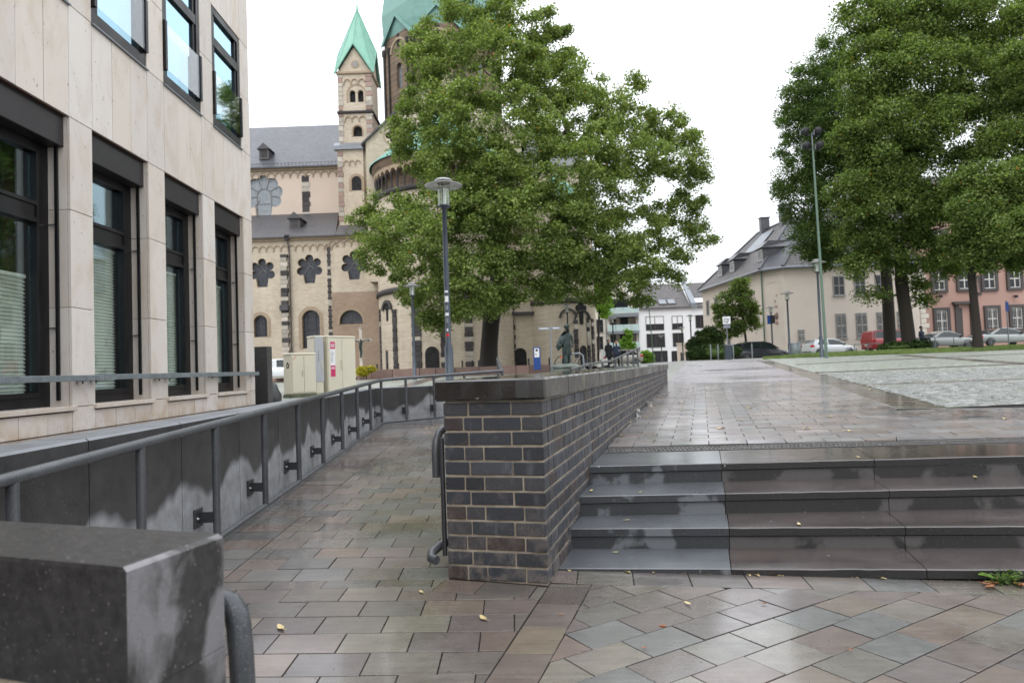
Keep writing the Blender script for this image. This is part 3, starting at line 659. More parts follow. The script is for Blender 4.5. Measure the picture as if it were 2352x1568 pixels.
polyP = [Z0, pl(*(po+gdir*6.5)[:2]), pl(bL0.x+1.6, bL0.y-1.4) if False else pl(*(po+gdir*6.5+Vector((0, 1.2, 0)))[:2]), pl(bL0.x, bL0.y), pl(on_line(bL0, bdir, far_y), far_y), pl(wl(far_y), far_y)]
polyP1 = [Z0, pl(*(po+gdir*2.6)[:2]), pl(bL0.x, bL0.y), pl(on_line(bL0, bdir, far_y), far_y), pl(wl(far_y), far_y)]
cd = (cob1-cob0); cd.z = 0; cd.normalize()
cobR = cob0+cd*9
polyP2 = [pl(*(po+gdir*2.6)[:2]), pl(*(po+gdir*9)[:2]), pl(cobR.x, cobR.y), pl(cob0.x, cob0.y), pl(bL0.x, bL0.y)]
wdl = Vector(pl(*(Vector((WC.x, WC.y, 0))+WU*8)[:2]))-Vector(pl(*(Vector((WC.x, WC.y, 0))+WU*7)[:2])); wdl = wdl/wdl.y
qP = grid((.335, 0), tuple(wdl*.222), -4, 34, 0, 46, .5)
near_far = lambda poly, ya, yb: clip_poly(poly, [(-5, ya), (30, ya), (30, yb), (-5, yb)])
plz = field('plaza_paving', M_pl, [near_far(polyP1, 0, 10), near_far(polyP2, 0, 10)], qP, M['paving_far'], 'paving_stone', 300, .007, stuffname='far_paving_stones')
mbq = MB(); q_ = [Z0, (Z0[0]+9, -.01), (Z0[0]+17, 13), pl(wl(18), 18)]; mbq.add([(x, y, -.014) for x, y in q_], [(0, 1, 2, 3)]); mbq.build('bedding', M['joint'], plz, recalc=False)
mbq = MB(); q_ = near_far(polyP1, 10, 40); mbq.add([(x, y, 0) for x, y in q_], [tuple(range(len(q_)))])
# beyond about 15 m the joints are no longer told apart: flat wet paving with the course lines in the material
t = NT('far_plaza_paving'); ob_ = t.coord('Object'); b = t.n('ShaderNodeTexBrick'); b.inputs['Scale'].default_value = 1; b.inputs['Brick Width'].default_value = .335; b.inputs['Row Height'].default_value = .222
b.inputs['Mortar Size'].default_value = .008; b.inputs['Color1'].default_value = lin(142, 136, 137); b.inputs['Color2'].default_value = lin(130, 125, 128); b.inputs['Mortar'].default_value = lin(60, 56, 56); t.L(ob_, b.inputs['Vector'])
M['far_pl'] = t.pr(b.outputs[0], t.rampv(t.noise(t.coord('World'), .5, 4), .35, .65, .16, .4), 0, .5, t.noise(t.coord('World'), 8, 4), .15, .01)
mbq.build('far_paving', M['far_pl'], plz, recalc=False)
# band of long stones along the cobbles
bl_ = [Vector(plp(2060, 938)), Vector(plp(1738, 828))]; br_ = [Vector(plp(2175, 937)), Vector(plp(1775, 829))]
nb = 60; L_ = (bl_[1]-bl_[0]).length; nb = int(L_/.30)
mbq = MB(); mbq.add([(*bl_[0], -.002), (*br_[0], -.002), (*br_[1], -.002), (*bl_[1], -.002)], [(0, 1, 2, 3)]); bandbed = mbq.build('band_bed', M['joint'], plz, recalc=False)
for k in range(min(nb, 100)):
    a_, b_ = bl_[0]+(bl_[1]-bl_[0])*k/nb, br_[0]+(br_[1]-br_[0])*k/nb; c_, d_ = br_[0]+(br_[1]-br_[0])*(k+1)/nb, bl_[0]+(bl_[1]-bl_[0])*(k+1)/nb
    m_ = MB(); slab(m_, inset([tuple(a_), tuple(b_), tuple(c_), tuple(d_)], .004), .05, .006, z=.003+random.gauss(0, .001)); m_.build('band_stone', M['band'], plz, recalc=False)
# drainage channel across the head of the steps
gm = frame_m(Vector((gr0.x, gr0.y, .431)), gdir, gn)
gb = MB(); gb.box(-.12, 6.5, .0, GW, -.09, -.07); gb.box(-.12, 6.5, -.012, 0, -.09, -.003); gb.box(-.12, 6.5, GW, GW+.012, -.09, -.003)
chan = thing('drain_channel', 'long cast iron grating set across the head of the dark steps', 'drain grate', (0, 0, 0)); chan.matrix_world = gm
gb.build('channel', M['black'], chan)
for k in range(13):
    x0 = -.12+.5*k; g = MB(); g.box(x0+.003, x0+.497, .004, .014, -.02, .001); g.box(x0+.003, x0+.497, GW-.014, GW-.004, -.02, .001)
    g.box(x0+.003, x0+.497, GW/2-.004, GW/2+.004, -.02, 0)
    for i in range(15): g.box(x0+.006+.0345*i, x0+.013+.0345*i, .014, GW-.014, -.010, -.001)
    g.build('grating', M['weather_iron'], chan)

# cobbled fields
mb = MB(); cobA = plp(2175, 937)
c0_, c1_ = Vector((cob0.x, cob0.y)), Vector((cobR.x, cobR.y)); c2_ = Vector((cobR.x+14, 38)); c3_ = Vector((on_line(bR0, bdir, 37), 37))
cobpoly = [pl(*c0_), pl(*c1_), pl(*c2_), pl(*c3_)]
mb.add([(x, y, .001) for x, y in cobpoly], [(0, 1, 2, 3)]); cobf = mb.build('cobbled_field', M['cobble_far'], None, kind='structure', recalc=False); cobf.matrix_world = M_pl
nearcob = clip_poly([tuple(p) for p in cobpoly], [(-9, 0), (40, 0), (40, 12.5), (-9, 12.5)])
mbj = MB(); mbj.add([(x, y, .006) for x, y in nearcob], [tuple(range(len(nearcob)))]); mbj.build('moss_joints', M['mossjoint'], cobf, recalc=False)
st = MB(); s_ = .098
ylo, yhi = min(p[1] for p in nearcob), max(p[1] for p in nearcob); xlo, xhi = min(p[0] for p in nearcob), min(14.5, max(p[0] for p in nearcob))
def inside(p, poly): return all((poly[(i+1) % len(poly)][0]-poly[i][0])*(p[1]-poly[i][1])-(poly[(i+1) % len(poly)][1]-poly[i][1])*(p[0]-poly[i][0]) >= 0 for i in range(len(poly)))
V, Fc = [], []
j = 0; y = ylo
while y < yhi:
    x = xlo+random.uniform(0, .1)
    while x < xhi:
        wd = random.uniform(.085, .12)
        if inside((x, y), nearcob) and inside((x+wd, y+s_), nearcob):
            h = .016+random.gauss(0, .003); g = .007; b_ = len(V); jx = [random.uniform(-.005, .005) for _ in range(8)]
            x0, x1, y0, y1 = x+g/2, x+wd-g/2, y+g/2, y+s_-g/2; i_ = .014
            V += [(x0+jx[0], y0+jx[1], .004), (x1+jx[2], y0+jx[3], .004), (x1+jx[4], y1+jx[5], .004), (x0+jx[6], y1+jx[7], .004), (x0+i_, y0+i_, h), (x1-i_, y0+i_, h), (x1-i_, y1-i_, h), (x0+i_, y1-i_, h)]
            Fc += [(b_+4, b_+5, b_+6, b_+7), (b_, b_+1, b_+5, b_+4), (b_+1, b_+2, b_+6, b_+5), (b_+2, b_+3, b_+7, b_+6), (b_+3, b_, b_+4, b_+7)]
        x += wd
    y += s_; j += 1
st.add(V, Fc, 0, False); st.build('setts', M['setts'], cobf, recalc=False, kind='stuff')
def strip(name, a, b, wa, wb, z=.012, parent=None, mat=None, nst=0):
    a, b = Vector(a), Vector(b); d = (b-a).normalized(); n = Vector((-d.y, d.x)); L0 = (b-a).length; nst = nst or max(1, int(L0/.6))
    m_ = MB()
    for k in range(nst):
        p, q = a+d*L0*k/nst, a+d*L0*(k+1)/nst; w0 = wa+(wb-wa)*k/nst; slab(m_, inset([tuple(p-n*w0/2), tuple(q-n*w0/2), tuple(q+n*w0/2), tuple(p+n*w0/2)], .004), .02, .005, z=z+.012)
    return m_.build(name, mat or M['band'], parent, recalc=False, kind='stuff')
for (p0, p1, wd) in (((1986, 886), (2352, 872), .2), ((1877, 856.5), (2352, 836), .26), ((1831, 837.5), (2352, 812), .22), ((2069, 816), (2400, 839), .5)):
    strip('stone_strip', plp(*p0), plp(*p1), wd, wd, parent=cobf)
# left far field of cobbles beyond the ramp with its brown strip
mb = MB()
def Pl(px, py, h=0): return Pz(px, py, .645+.0022*35+h)
ysf = [13.2, 16, 20, 25, 30, 36, 42, 50]
for j in range(len(ysf)-1):
    ya, yb = ysf[j], ysf[j+1]
    mb.add([(x, y, far_z(-12, y)+.006) for x, y in ((-30, ya), (WC.x+.278*(ya-WC.y)-1.6, ya), (WC.x+.278*(yb-WC.y)-1.6-.1*(yb-17)*(yb > 17), yb), (-30, yb))], [(0, 1, 2, 3)])
cobl = mb.build('cobbled_square', M['cobble_far'], None, kind='structure', recalc=False)
mb = MB(); a_ = [Pl(886, 892, 0), Pl(925, 892, 0), Pl(1030, 862, 0), Pl(1010, 862, 0)]
mb.add([(v.x, v.y, far_z(-12, v.y)+.011) for v in a_], [(0, 1, 2, 3)]); mb.build('brown_stone_strip', M['paving_ramp'], cobl, recalc=False)
for (y0_, y1_, x0_, x1_) in ((19, 19.25, -25, -1), (31, 31.3, -25, 1), (41, 41.3, -25, 2)):
    mb = MB(); mb.add([(x, y, far_z(-12, y)+.011) for x, y in ((x0_, y0_), (x1_, y0_), (x1_, y1_), (x0_, y1_))], [(0, 1, 2, 3)]); mb.build('stone_strip', M['band'], cobl, recalc=False)
# terrace in front of the office building
TZ = .70
mb = MB(); mb.add([(x, y, TZ-.01) for x, y in ((-6, -3), (-2.25, -3), (-2.6, 13.1), (-6, 13.1))], [(0, 1, 2, 3)]); terr = mb.build('terrace', M['joint'], None, kind='structure', recalc=False)
for j in range(16):
    for i in range(4):
        x0, x1 = -4.45+.52*i+.02*j*0, -4.45+.52*(i+1)
        x1 = min(x1, wall_x(.5+.8*j)-.2)
        if x1-x0 < .1: continue
        m_ = MB(); slab(m_, [(x0+.004, .3+.8*j+.004), (x1-.004, .3+.8*j+.004), (x1-.004, 1.1+.8*j-.004), (x0+.004, 1.1+.8*j-.004)], .03, .004, TZ+random.gauss(0, .001)); m_.build('flagstone', M['step_brown'], terr, recalc=False)

# ================================================================== STEPS
edges = [((1274.6, 1304), (2352, 1307.5), .012), ((1300, 1213.6), (2352, 1207.5), .145), ((1316, 1139.5), (2352, 1118.7), .285), ((1335.5, 1071), (2352, 1046), .425)]
stairs = thing('stone_steps', 'broad flight of dark wet stone steps beside the brick wall, granite at its left', 'steps', (0, 0, 0))
joints = [[1679.6, 2128.6], [1675, 2080], [1665.7, 2043], [1657.8, 2009]]
LN = []
for (a, b, z) in edges: A_, B_ = Pz(*a, z), Pz(*b, z); LN.append((A_, (B_-A_).normalized()))
def on_wall(A_, d):     # where a step line meets the brick wall face
    k = (WC.x+.278*(A_.y-WC.y)-A_.x)/(d.x-.278*d.y); return A_+d*k
cob = Vector((0, 0, 0))
for i in range(4):
    A_, d = LN[i]; z = edges[i][2]; W0 = on_wall(A_, d)-d*.02
    jp = []
    for jx in joints[i]:
        y_on = edges[i][0][1]+(edges[i][1][1]-edges[i][0][1])*(jx-edges[i][0][0])/(edges[i][1][0]-edges[i][0][0])
        v = Pz(jx, y_on, z); jp.append((v-W0).dot(d))
    ks = [0]+jp+[jp[1]+1.28, jp[1]+2.6, jp[1]+3.9]
    if i < 3: A2, d2 = LN[i+1]; W2 = on_wall(A2, d2)-d2*.02
    else: A2, d2 = Vector((gr0.x, gr0.y, z))-gn*.014, gdir; W2 = on_wall(A2, d2)-d2*.02
    def back(k, extra=.05):
        p = W0+d*k; dirb = WU
        # meet the line of the next riser
        nb_ = Vector((-d2.y, d2.x, 0)); u = dirb
        s = ((W2-p).dot(nb_)+(extra if i < 3 else -.002))/u.dot(nb_); return p+u*s
    for s_i in range(len(ks)-1):
        k0, k1 = ks[s_i]+(.0025 if s_i else 0), ks[s_i+1]-.0025
        mt = M['step_gray'] if s_i == 0 else M['step_brown']
        p0, p1, q1, q0 = W0+d*k0, W0+d*k1, back(k1), back(k0)
        nseg = 14; th = .05; ch = .006
        front = [p0+(p1-p0)*(t_/nseg) for t_ in range(nseg+1)]
        if s_i > 0:
            nn = Vector((-d.y, d.x, 0))
            front = [f+nn*abs(random.gauss(0, .0022)) for f in front]
            if i == 3 and s_i == 2:
                for t_ in range(5, 11): front[t_] = front[t_]+nn*(.012*math.sin((t_-4)/6*math.pi)*random.uniform(.6, 1.2))
        m_ = MB(); n_ = nseg+1; nn = Vector((-d.y, d.x, 0))
        top = [(f+nn*ch) for f in front]+[q1, q0]
        bot = front+[q1, q0]
        m_.add([(v.x, v.y, z) for v in top]+[(v.x, v.y, z-ch*.7-(random.uniform(0, .004) if s_i else 0)) for v in bot]+[(v.x, v.y, z-th) for v in bot],
               [tuple(range(len(top)))]+[(len(top)+a_, len(top)+(a_+1) % len(top), (a_+1) % len(top), a_) for a_ in range(len(top))]+[(2*len(top)+a_, 2*len(top)+(a_+1) % len(top), len(top)+(a_+1) % len(top), len(top)+a_) for a_ in range(len(top))])
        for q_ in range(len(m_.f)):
            if q_ > len(top): m_.m[q_] = 1  # slab sides take the darker copy with shade painted in
        m_.build('tread_stone', [mt, M['riser_gray'] if s_i == 0 else M['shaded_split_face']], stairs, recalc=False)
        # riser stone under it, set back a little
        if i > 0:
            zb = edges[i-1][2]; nn = Vector((-d.y, d.x, 0)); r0, r1 = p0+nn*.02, p1+nn*.02
            m_ = MB(); a_ = [r0, r1, r1+nn*.06, r0+nn*.06]
            m_.add([(v.x, v.y, zb-.03) for v in a_]+[(v.x, v.y, z-th-.008) for v in a_], [(0, 1, 5, 4), (1, 2, 6, 5), (2, 3, 7, 6), (3, 0, 4, 7), (4, 5, 6, 7)])
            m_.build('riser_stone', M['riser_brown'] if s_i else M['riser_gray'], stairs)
        else:
            nn = Vector((-d.y, d.x, 0)); m_ = MB(); a_ = [p0+nn*.02, p1+nn*.02, p1+nn*.08, p0+nn*.08]
            m_.add([(v.x, v.y, -.12) for v in a_]+[(v.x, v.y, z-th-.002) for v in a_], [(0, 1, 5, 4), (1, 2, 6, 5), (2, 3, 7, 6), (3, 0, 4, 7), (4, 5, 6, 7)]); m_.build('footing', M['joint'], stairs)
    # fill behind the riser
    if i > 0:
        nn = Vector((-d.y, d.x, 0)); a0_, a1_ = W0+nn*.075, W0+d*7+nn*.075
        m_ = MB(); a_ = [a0_, a1_, a1_+nn*.3, a0_+nn*.3]; m_.add([(v.x, v.y, -.2) for v in a_]+[(v.x, v.y, z-.056) for v in a_], [(0, 1, 5, 4), (4, 5, 6, 7)]); m_.build('core', M['joint'], stairs, recalc=False)

# ================================================================== BRICK WALL
CT, CB_ = 1.13, 1.01                   # coping top and underside
WLEN = 13.75; WTH = .58
bw = thing('brick_wall', 'low dark clinker brick wall with concrete coping, running up beside the steps', 'brick wall', (WC.x, WC.y, 0), math.atan2(WU.y, WU.x)-math.pi/2)
# local frame: +Y along the wall away from us, -X to the left (thickness)
mb = MB(); mb.box(-WTH+.009, -.009, .009, WLEN-.01, -.15, CB_); mb.build('mortar_core', M['mortar'], bw)
bricks = []
CH = .0833; nc = 13
brick_mesh = {}
def brick_me(lx, ly, lz=.069):
    key = (round(lx, 3), round(ly, 3), round(lz, 3))
    if key not in brick_mesh:
        m_ = MB(); m_.cbox(-lx/2, lx/2, -ly/2, ly/2, -lz/2, lz/2, .003); brick_mesh[key] = m_.mesh('brick', M['brick'])
    return brick_mesh[key]
rowsA = [.142, .24, .175]; rowsB = [.112, .104, .215, .118]
for c in range(nc):
    zc = CB_-.012-CH*c-.0715/2
    row = rowsA if c % 2 == 0 else rowsB; x = -WTH
    tot = sum(row)+.0105*(len(row)-1)
    for k, L_ in enumerate(row):
        L2_ = L_*(WTH/tot); bricks.append((x+L2_/2, .055, zc, L2_ if k else L2_, .11)); x += L2_+.0105
    # side face: begins behind the corner brick
    y = .1205; k = c % 2
    pat = [.115, .24] if c % 2 == 0 else [.19, .115, .24, .115]
    i = 0
    while y < WLEN-.05:
        L_ = pat[i % len(pat)] if c % 2 == 0 else ([.18]+[.24, .115]*40)[i]
        L_ = min(L_, WLEN-y); gz = GZ(WC.y+y*.963) if y > 1.75 else (-.05 if y < .5 else (.0 if y < .85 else (.14 if y < 1.2 else .28)))
        if zc+.036 > gz and L_ > .03: bricks.append((-.055, y+L_/2, zc, .11, L_))
        y += L_+.0105; i += 1
def bdist(b): return (bw.location+Vector((0, b[1], b[2]))-EYEP).length
bricks.sort(key=bdist)
rest = MB()
for k, (x, y, z, lx, ly) in enumerate(bricks):
    if k < 298:
        o = inst('brick', brick_me(lx, ly), bw, (x+random.gauss(0, .0012), y+random.gauss(0, .0012), z+random.gauss(0, .0008))); o.rotation_euler = (random.gauss(0, .004), random.gauss(0, .004), random.gauss(0, .004))
    else: rest.cbox(x-lx/2, x+lx/2, y-ly/2, y+ly/2, z-.0357, z+.0357, .004)
rest.build('far_bricks', M['brick'], bw, kind='stuff')
y = -.035; first = True
for k in range(24):
    L_ = .69 if k else .67; y1 = y+L_
    if y1 > WLEN+.02: y1 = WLEN+.02
    if y1-y < .1: break
    m_ = MB(); n_ = 10
    # slightly irregular chamfered block
    x0, x1 = -WTH-.045, .028; m_.cbox(x0, x1, y+.005, y1-.005, CB_, CT, .011)
    bm = bmesh.new(); me_ = m_.mesh('coping_stone', [M['coping'], M['coping_side']]); bm.from_mesh(me_)
    bmesh.ops.subdivide_edges(bm, edges=[e for e in bm.edges if e.calc_length() > .2], cuts=7, use_grid_fill=True)
    for v in bm.verts: v.co += Vector((random.gauss(0, .0011), random.gauss(0, .0011), random.gauss(0, .0009)))
    bm.to_mesh(me_); bm.free()
    for p_ in me_.polygons: p_.material_index = 1 if (p_.normal.x > .6) else 0
    put(bpy.data.objects.new('coping_stone', me_), bw); y = y1
# handrail on the ramp side of the brick wall
hr = thing('wall_handrail', 'grey tube handrail bent down at its end, on the ramp side of the brick wall', 'handrail', (0, 0, 0))
hx = -WTH-.085
def wp(x, y, z): v = WC+WU*y-WV*x; return (v.x, v.y, z)
mb = MB(); mb.tube([wp(hx-.02, .12, .56), wp(hx-.02, .12, .70), wp(hx-.02, .135, .765), wp(hx-.02, .18, .81), wp(hx-.015, .25, .835), wp(hx, .5, .85), wp(hx, 2, .89), wp(hx, 8.6, 1.07)], .024, 12); mb.build('handrail', M['rail'], hr)
mb = MB(); mb.tube([wp(hx+.0, 1.0, .86), wp(hx+.0, 1.0, .12)], .02, 10); mb.build('post', M['bracket'], hr)
mb = MB(); mb.tube([wp(hx+.055, .03, .80), wp(hx+.055, .03, .13)], .014, 8); mb.build('post', M['bracket'], hr)
mb = MB(); mb.tube([wp(hx+.03, .15, .18), wp(hx-.005, .10, .165), wp(hx-.03, .04, .14), wp(hx-.01, -.02, .125), wp(hx+.03, -.04, .12)], .026, 12)
mb.tube([wp(hx, .1, .17), wp(hx, 2.5, .24), wp(hx, 8.6, .41)], .021, 10); mb.build('bottom_rail', M['rail'], hr)

# ================================================================== RETAINING WALL AND RAILING
rw = thing('retaining_wall', 'grey concrete retaining wall with dark wet scallops, left of and across the ramp', 'retaining wall', (0, 0, 0))
WT = .92
ywp = [1.33+1.0*k for k in range(11)]+[11.78]
ywp = [.35]+ywp
for a_, b_ in zip(ywp[:-1], ywp[1:]):
    m_ = MB(); A0, A1 = Vector((wall_x(a_), a_+.004)), Vector((wall_x(b_), b_-.004)); zz0 = min(ramp_z(a_), 0)-.1
    c = .01
    sec = [(0, zz0), (0, WT-.012), (-.014, WT), (-.26, WT), (-.26, zz0)]
    vs = []
    for P_ in (A0, A1): vs += [(P_.x+s, P_.y, z) for s, z in sec]
    m_.add(vs, [(0, 1, 6, 5), (1, 2, 7, 6), (2, 3, 8, 7), (3, 4, 9, 8), (0, 4, 3, 2, 1), (5, 6, 7, 8, 9)])
    me_ = m_.mesh('wall_panel', [M['rwall'], M['rtop']])
    for p_ in me_.polygons: p_.material_index = 1 if p_.normal.z > .5 else 0
    put(bpy.data.objects.new('wall_panel', me_), rw)
cdv = (PLAN_B-PLAN_A).normalized(); cnv = Vector((-cdv.y, cdv.x, 0)); clen = (PLAN_B-PLAN_A).length
for k in range(3):
    a_ = PLAN_A+cdv*(-.12 if k == 0 else 1.0*k-.1)+cnv*.13; b_ = PLAN_A+cdv*(1.0*(k+1)-.108)+cnv*.13
    m_ = MB(); sec = [(0, 0), (0, WT-.01), (.014, WT+.002), (.24, WT+.002), (.24, 0)]
    vs = []
    for P_ in (a_, b_): vs += [(P_.x+cnv.x*s, P_.y+cnv.y*s, z) for s, z in sec]
    m_.add(vs, [(0, 1, 6, 5), (1, 2, 7, 6), (2, 3, 8, 7), (3, 4, 9, 8), (0, 4, 3, 2, 1), (5, 6, 7, 8, 9)])
    me_ = m_.mesh('wall_panel', [M['rwall'], M['rtop']])
    for p_ in me_.polygons: p_.material_index = 1 if p_.normal.z > .5 else 0
    put(bpy.data.objects.new('wall_panel', me_), rw)
rr = thing('ramp_railing', 'grey painted tube railing with droplets along the concrete retaining wall of the ramp', 'railing', (0, 0, 0))
rx = lambda y: -1.827-.037*y
hz_ = lambda y: .887+.024*(y-4.71); bz_ = lambda y: .13+.0277*(y-4.71)
py_ = [1.62, 2.62, 3.58, 4.56, 5.55, 6.54, 7.5, 8.5, 9.5, 10.55, 11.66]
A3 = Vector((rx(11.75), 11.75, hz_(11.75))); A3b = Vector((rx(11.75), 11.75, bz_(11.75)))
B3 = Vector((PLAN_B.x, PLAN_B.y-.1, 1.135)); B3b = Vector((PLAN_B.x, PLAN_B.y-.1, .40)); ex = Py(1143, 823, 14.9); exb = Vector((ex.x, ex.y, ex.z-.72))
mb = MB(); mb.tube([(rx(.6), .6, hz_(.6)), (rx(11.5), 11.5, hz_(11.5)), tuple(A3+Vector((.06, .06, 0))), tuple(A3+(B3-A3)*.1), tuple(B3-(B3-A3)*.02), tuple(B3+Vector((.01, .06, .005))), tuple(B3+(ex-B3)*.06), tuple(ex)], .027, 12); mb.build('handrail', M['rail'], rr)
mb = MB(); mb.tube([(rx(.6), .6, bz_(.6)), (rx(11.5), 11.5, bz_(11.5)), tuple(A3b+Vector((.06, .06, 0))), tuple(A3b+(B3b-A3b)*.1), tuple(B3b), tuple(exb)], .021, 10); mb.build('bottom_rail', M['rail'], rr)
m_ = MB(); m_.tube([(0, 0, 0), (0, 0, 1)], .0215, 10, cap=False)
post_me = m_.mesh('post', M['rail'])
m_ = MB(); m_.cbox(-.006, .006, -.06, .06, -.062, .062, .004); m_.box(-.004, .10, -.004, .004, -.035, .035); br_me = m_.mesh('bracket', M['bracket'])
m_ = MB(); m_.lathe([(0, .014), (.006, .014), (.006, .006), (.011, .006), (.011, 0), (0, 0)], 8); bolt_me = m_.mesh('bolt', M['bolt'])
for y_ in py_:
    o = inst('post', post_me, rr, (rx(y_), y_, bz_(y_))); o.scale = (1.12, 1.12, hz_(y_)-bz_(y_))
    b_ = inst('bracket', br_me, rr, (wall_x(y_-.1)+.006, y_-.02, bz_(y_)+.15))
    for s in (-.022, .022):
        bo = inst('bolt', bolt_me, b_, (.005, s-.005, -.003)); bo.rotation_euler = (0, math.pi/2, 0)
for k in (.42, .93, 1.5):
    v = A3+(B3-A3)*(k/clen); vb = A3b+(B3b-A3b)*(k/clen); o = inst('post', post_me, rr, tuple(vb)); o.scale = (1.1, 1.1, v.z-vb.z)
    b_ = inst('bracket', br_me, rr, (vb.x+cnv.x*.11, vb.y+cnv.y*.11, vb.z+.17), math.atan2(cdv.y, cdv.x)-math.pi/2)
    for s in (-.025, .025): bo = inst('bolt', bolt_me, b_, (-.005, s, 0)); bo.rotation_euler = (0, -math.pi/2, 0)
o = inst('post', post_me, rr, tuple(B3b)); o.scale = (1.2, 1.2, .735); o = inst('post', post_me, rr, tuple(exb)); o.scale = (1.2, 1.2, .72)
# rail of the upper ramp seen over the wall top
ur = thing('upper_ramp_railing', 'grey rail rising behind the far end of the brick wall top', 'railing', (0, 0, 0))
pp = [Py(1310.7, 848.6, 13.0), Py(1350, 836.6, 14.2), Py(1403, 829, 16.2), Py(1463.8, 800.5, 18.2)]
mb = MB(); mb.tube([pp[0], pp[1]-(pp[1]-pp[0])*.15, pp[1]+(pp[2]-pp[1])*.1, pp[2]-(pp[2]-pp[1])*.1, pp[2]+(pp[3]-pp[2])*.1, pp[3]], .025, 10); mb.build('handrail', M['rail'], ur)
for (a_, b_, k) in [(0, 1, .5), (1, 2, .1), (1, 2, .6), (2, 3, .15), (2, 3, .38), (2, 3, .6), (2, 3, .82), (2, 3, 1.0)]:
    v = pp[a_]+(pp[b_]-pp[a_])*k; o = inst('post', post_me, ur, (v.x, v.y, v.z-.95)); o.scale = (1.2, 1.2, .95)

# ================================================================== FOREGROUND PIER
c0 = Pz(290, 1303, .86); c1 = Pz(512, 1225, .86); c2 = Pz(0, 1195, .86); c3 = Pz(0, 1277, .86)
fp = thing('foreground_pier', 'blurred dark stone-capped brick pier in the near left corner', 'wall pier', (0, 0, 0))
ua = (c1-c0).normalized(); ub = (c3-c0).normalized()
le = (c1-c0).length
P0, P1 = c0, c1; P3 = c0+ub*1.2; P2 = c1+(c2-c1).normalized()*1.3
def fz(v, z): return (v.x, v.y, z)
mb = MB(); th = .232; ch = .008; cen = (P0+P1+P2+P3)/4
inn = lambda v: v+(cen-v).normalized()*ch*1.3
mb.add([fz(inn(v), .86) for v in (P0, P1, P2, P3)]+[fz(v, .86-ch) for v in (P0, P1, P2, P3)]+[fz(v, .86-th) for v in (P0, P1, P2, P3)],
       [(0, 1, 2, 3)]+[(4+i, 4+(i+1) % 4, (i+1) % 4, i) for i in range(4)]+[(8+i, 8+(i+1) % 4, 4+(i+1) % 4, 4+i) for i in range(4)]+[(11, 10, 9, 8)])
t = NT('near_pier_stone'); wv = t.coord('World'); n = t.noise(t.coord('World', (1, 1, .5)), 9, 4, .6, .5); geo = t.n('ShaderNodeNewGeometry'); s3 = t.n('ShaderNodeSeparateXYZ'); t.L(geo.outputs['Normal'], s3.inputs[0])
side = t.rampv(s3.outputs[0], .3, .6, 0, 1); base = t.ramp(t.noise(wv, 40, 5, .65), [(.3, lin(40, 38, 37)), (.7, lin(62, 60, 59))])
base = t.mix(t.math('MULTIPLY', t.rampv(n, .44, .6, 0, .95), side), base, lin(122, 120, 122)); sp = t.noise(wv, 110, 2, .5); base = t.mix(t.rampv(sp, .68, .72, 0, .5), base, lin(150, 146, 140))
M['near_stone'] = t.pr(base, .38, 0, .45, t.noise(wv, 90, 4), .4, .004)
mb.build('cap_stone', M['near_stone'], fp)
mb = MB(); nx_ = (cen-(P0+P1)/2).normalized(); mb.add([fz(v, .0) for v in (P0, P1, P1+nx_*.05, P0+nx_*.05)]+[fz(v, .86-th-.001) for v in (P0, P1, P1+nx_*.05, P0+nx_*.05)], [(0, 1, 5, 4), (1, 2, 6, 5), (3, 0, 4, 7), (4, 5, 6, 7)]); mb.build('end_stone', M['near_stone'], fp)
mb = MB(); q = [v+(cen-v).normalized()*.018 for v in (P0, P1, P2, P3)]
mb.add([fz(v, -.05) for v in q]+[fz(v, .86-th) for v in q], [(i, (i+1) % 4, 4+(i+1) % 4, 4+i) for i in range(4)]); mb.build('mortar_core', M['mortar'], fp)
for r_ in range(4):
    for (a_, b_, n_) in ((P3, P0, 5), (P3, P0, 5))[:1]:
        d_ = (b_-a_).normalized(); L_ = (b_-a_).length; nin = (cen-(a_+b_)/2).normalized()
        for k in range(n_):
            s0, s1 = L_*k/n_+.006, L_*(k+1)/n_-.006; z1 = .86-th-.014-.085*r_; z0 = z1-.0715
            vs = [a_+d_*s0+nin*.012, a_+d_*s1+nin*.012, a_+d_*s1+nin*.06, a_+d_*s0+nin*.06]
            m_ = MB(); m_.add([fz(v, z0) for v in vs]+[fz(v, z1) for v in vs], [(0, 1, 5, 4), (1, 2, 6, 5), (2, 3, 7, 6), (3, 0, 4, 7), (4, 5, 6, 7), (3, 2, 1, 0)]); m_.build('brick', M['brick'], fp)
nr = thing('near_handrail', 'thick blurred grey handrail tube bending down beside the near pier', 'handrail', (0, 0, 0))
yN = 1.53
pts = [Py(470, 1376, yN+.0), Py(505, 1377, yN-.005), Py(528, 1387, yN-.01), Py(543, 1408, yN-.01), Py(549, 1440, yN-.01), Py(554, 1500, yN-.01), Py(562, 1640, yN)]
mb = MB(); mb.tube(pts, .0265, 14); mb.build('handrail', M['rail'], nr)

# ================================================================== OFFICE BUILDING (left)
FQ = Vector((-4.535, 12, 0)); FD = Vector((-25, 1568, 0)).normalized()
ob = thing('office_building', 'pale travertine-clad office building with tall black-framed windows, along the left side', 'building', (FQ.x, FQ.y, 0), math.atan2(-FD.y, -FD.x))
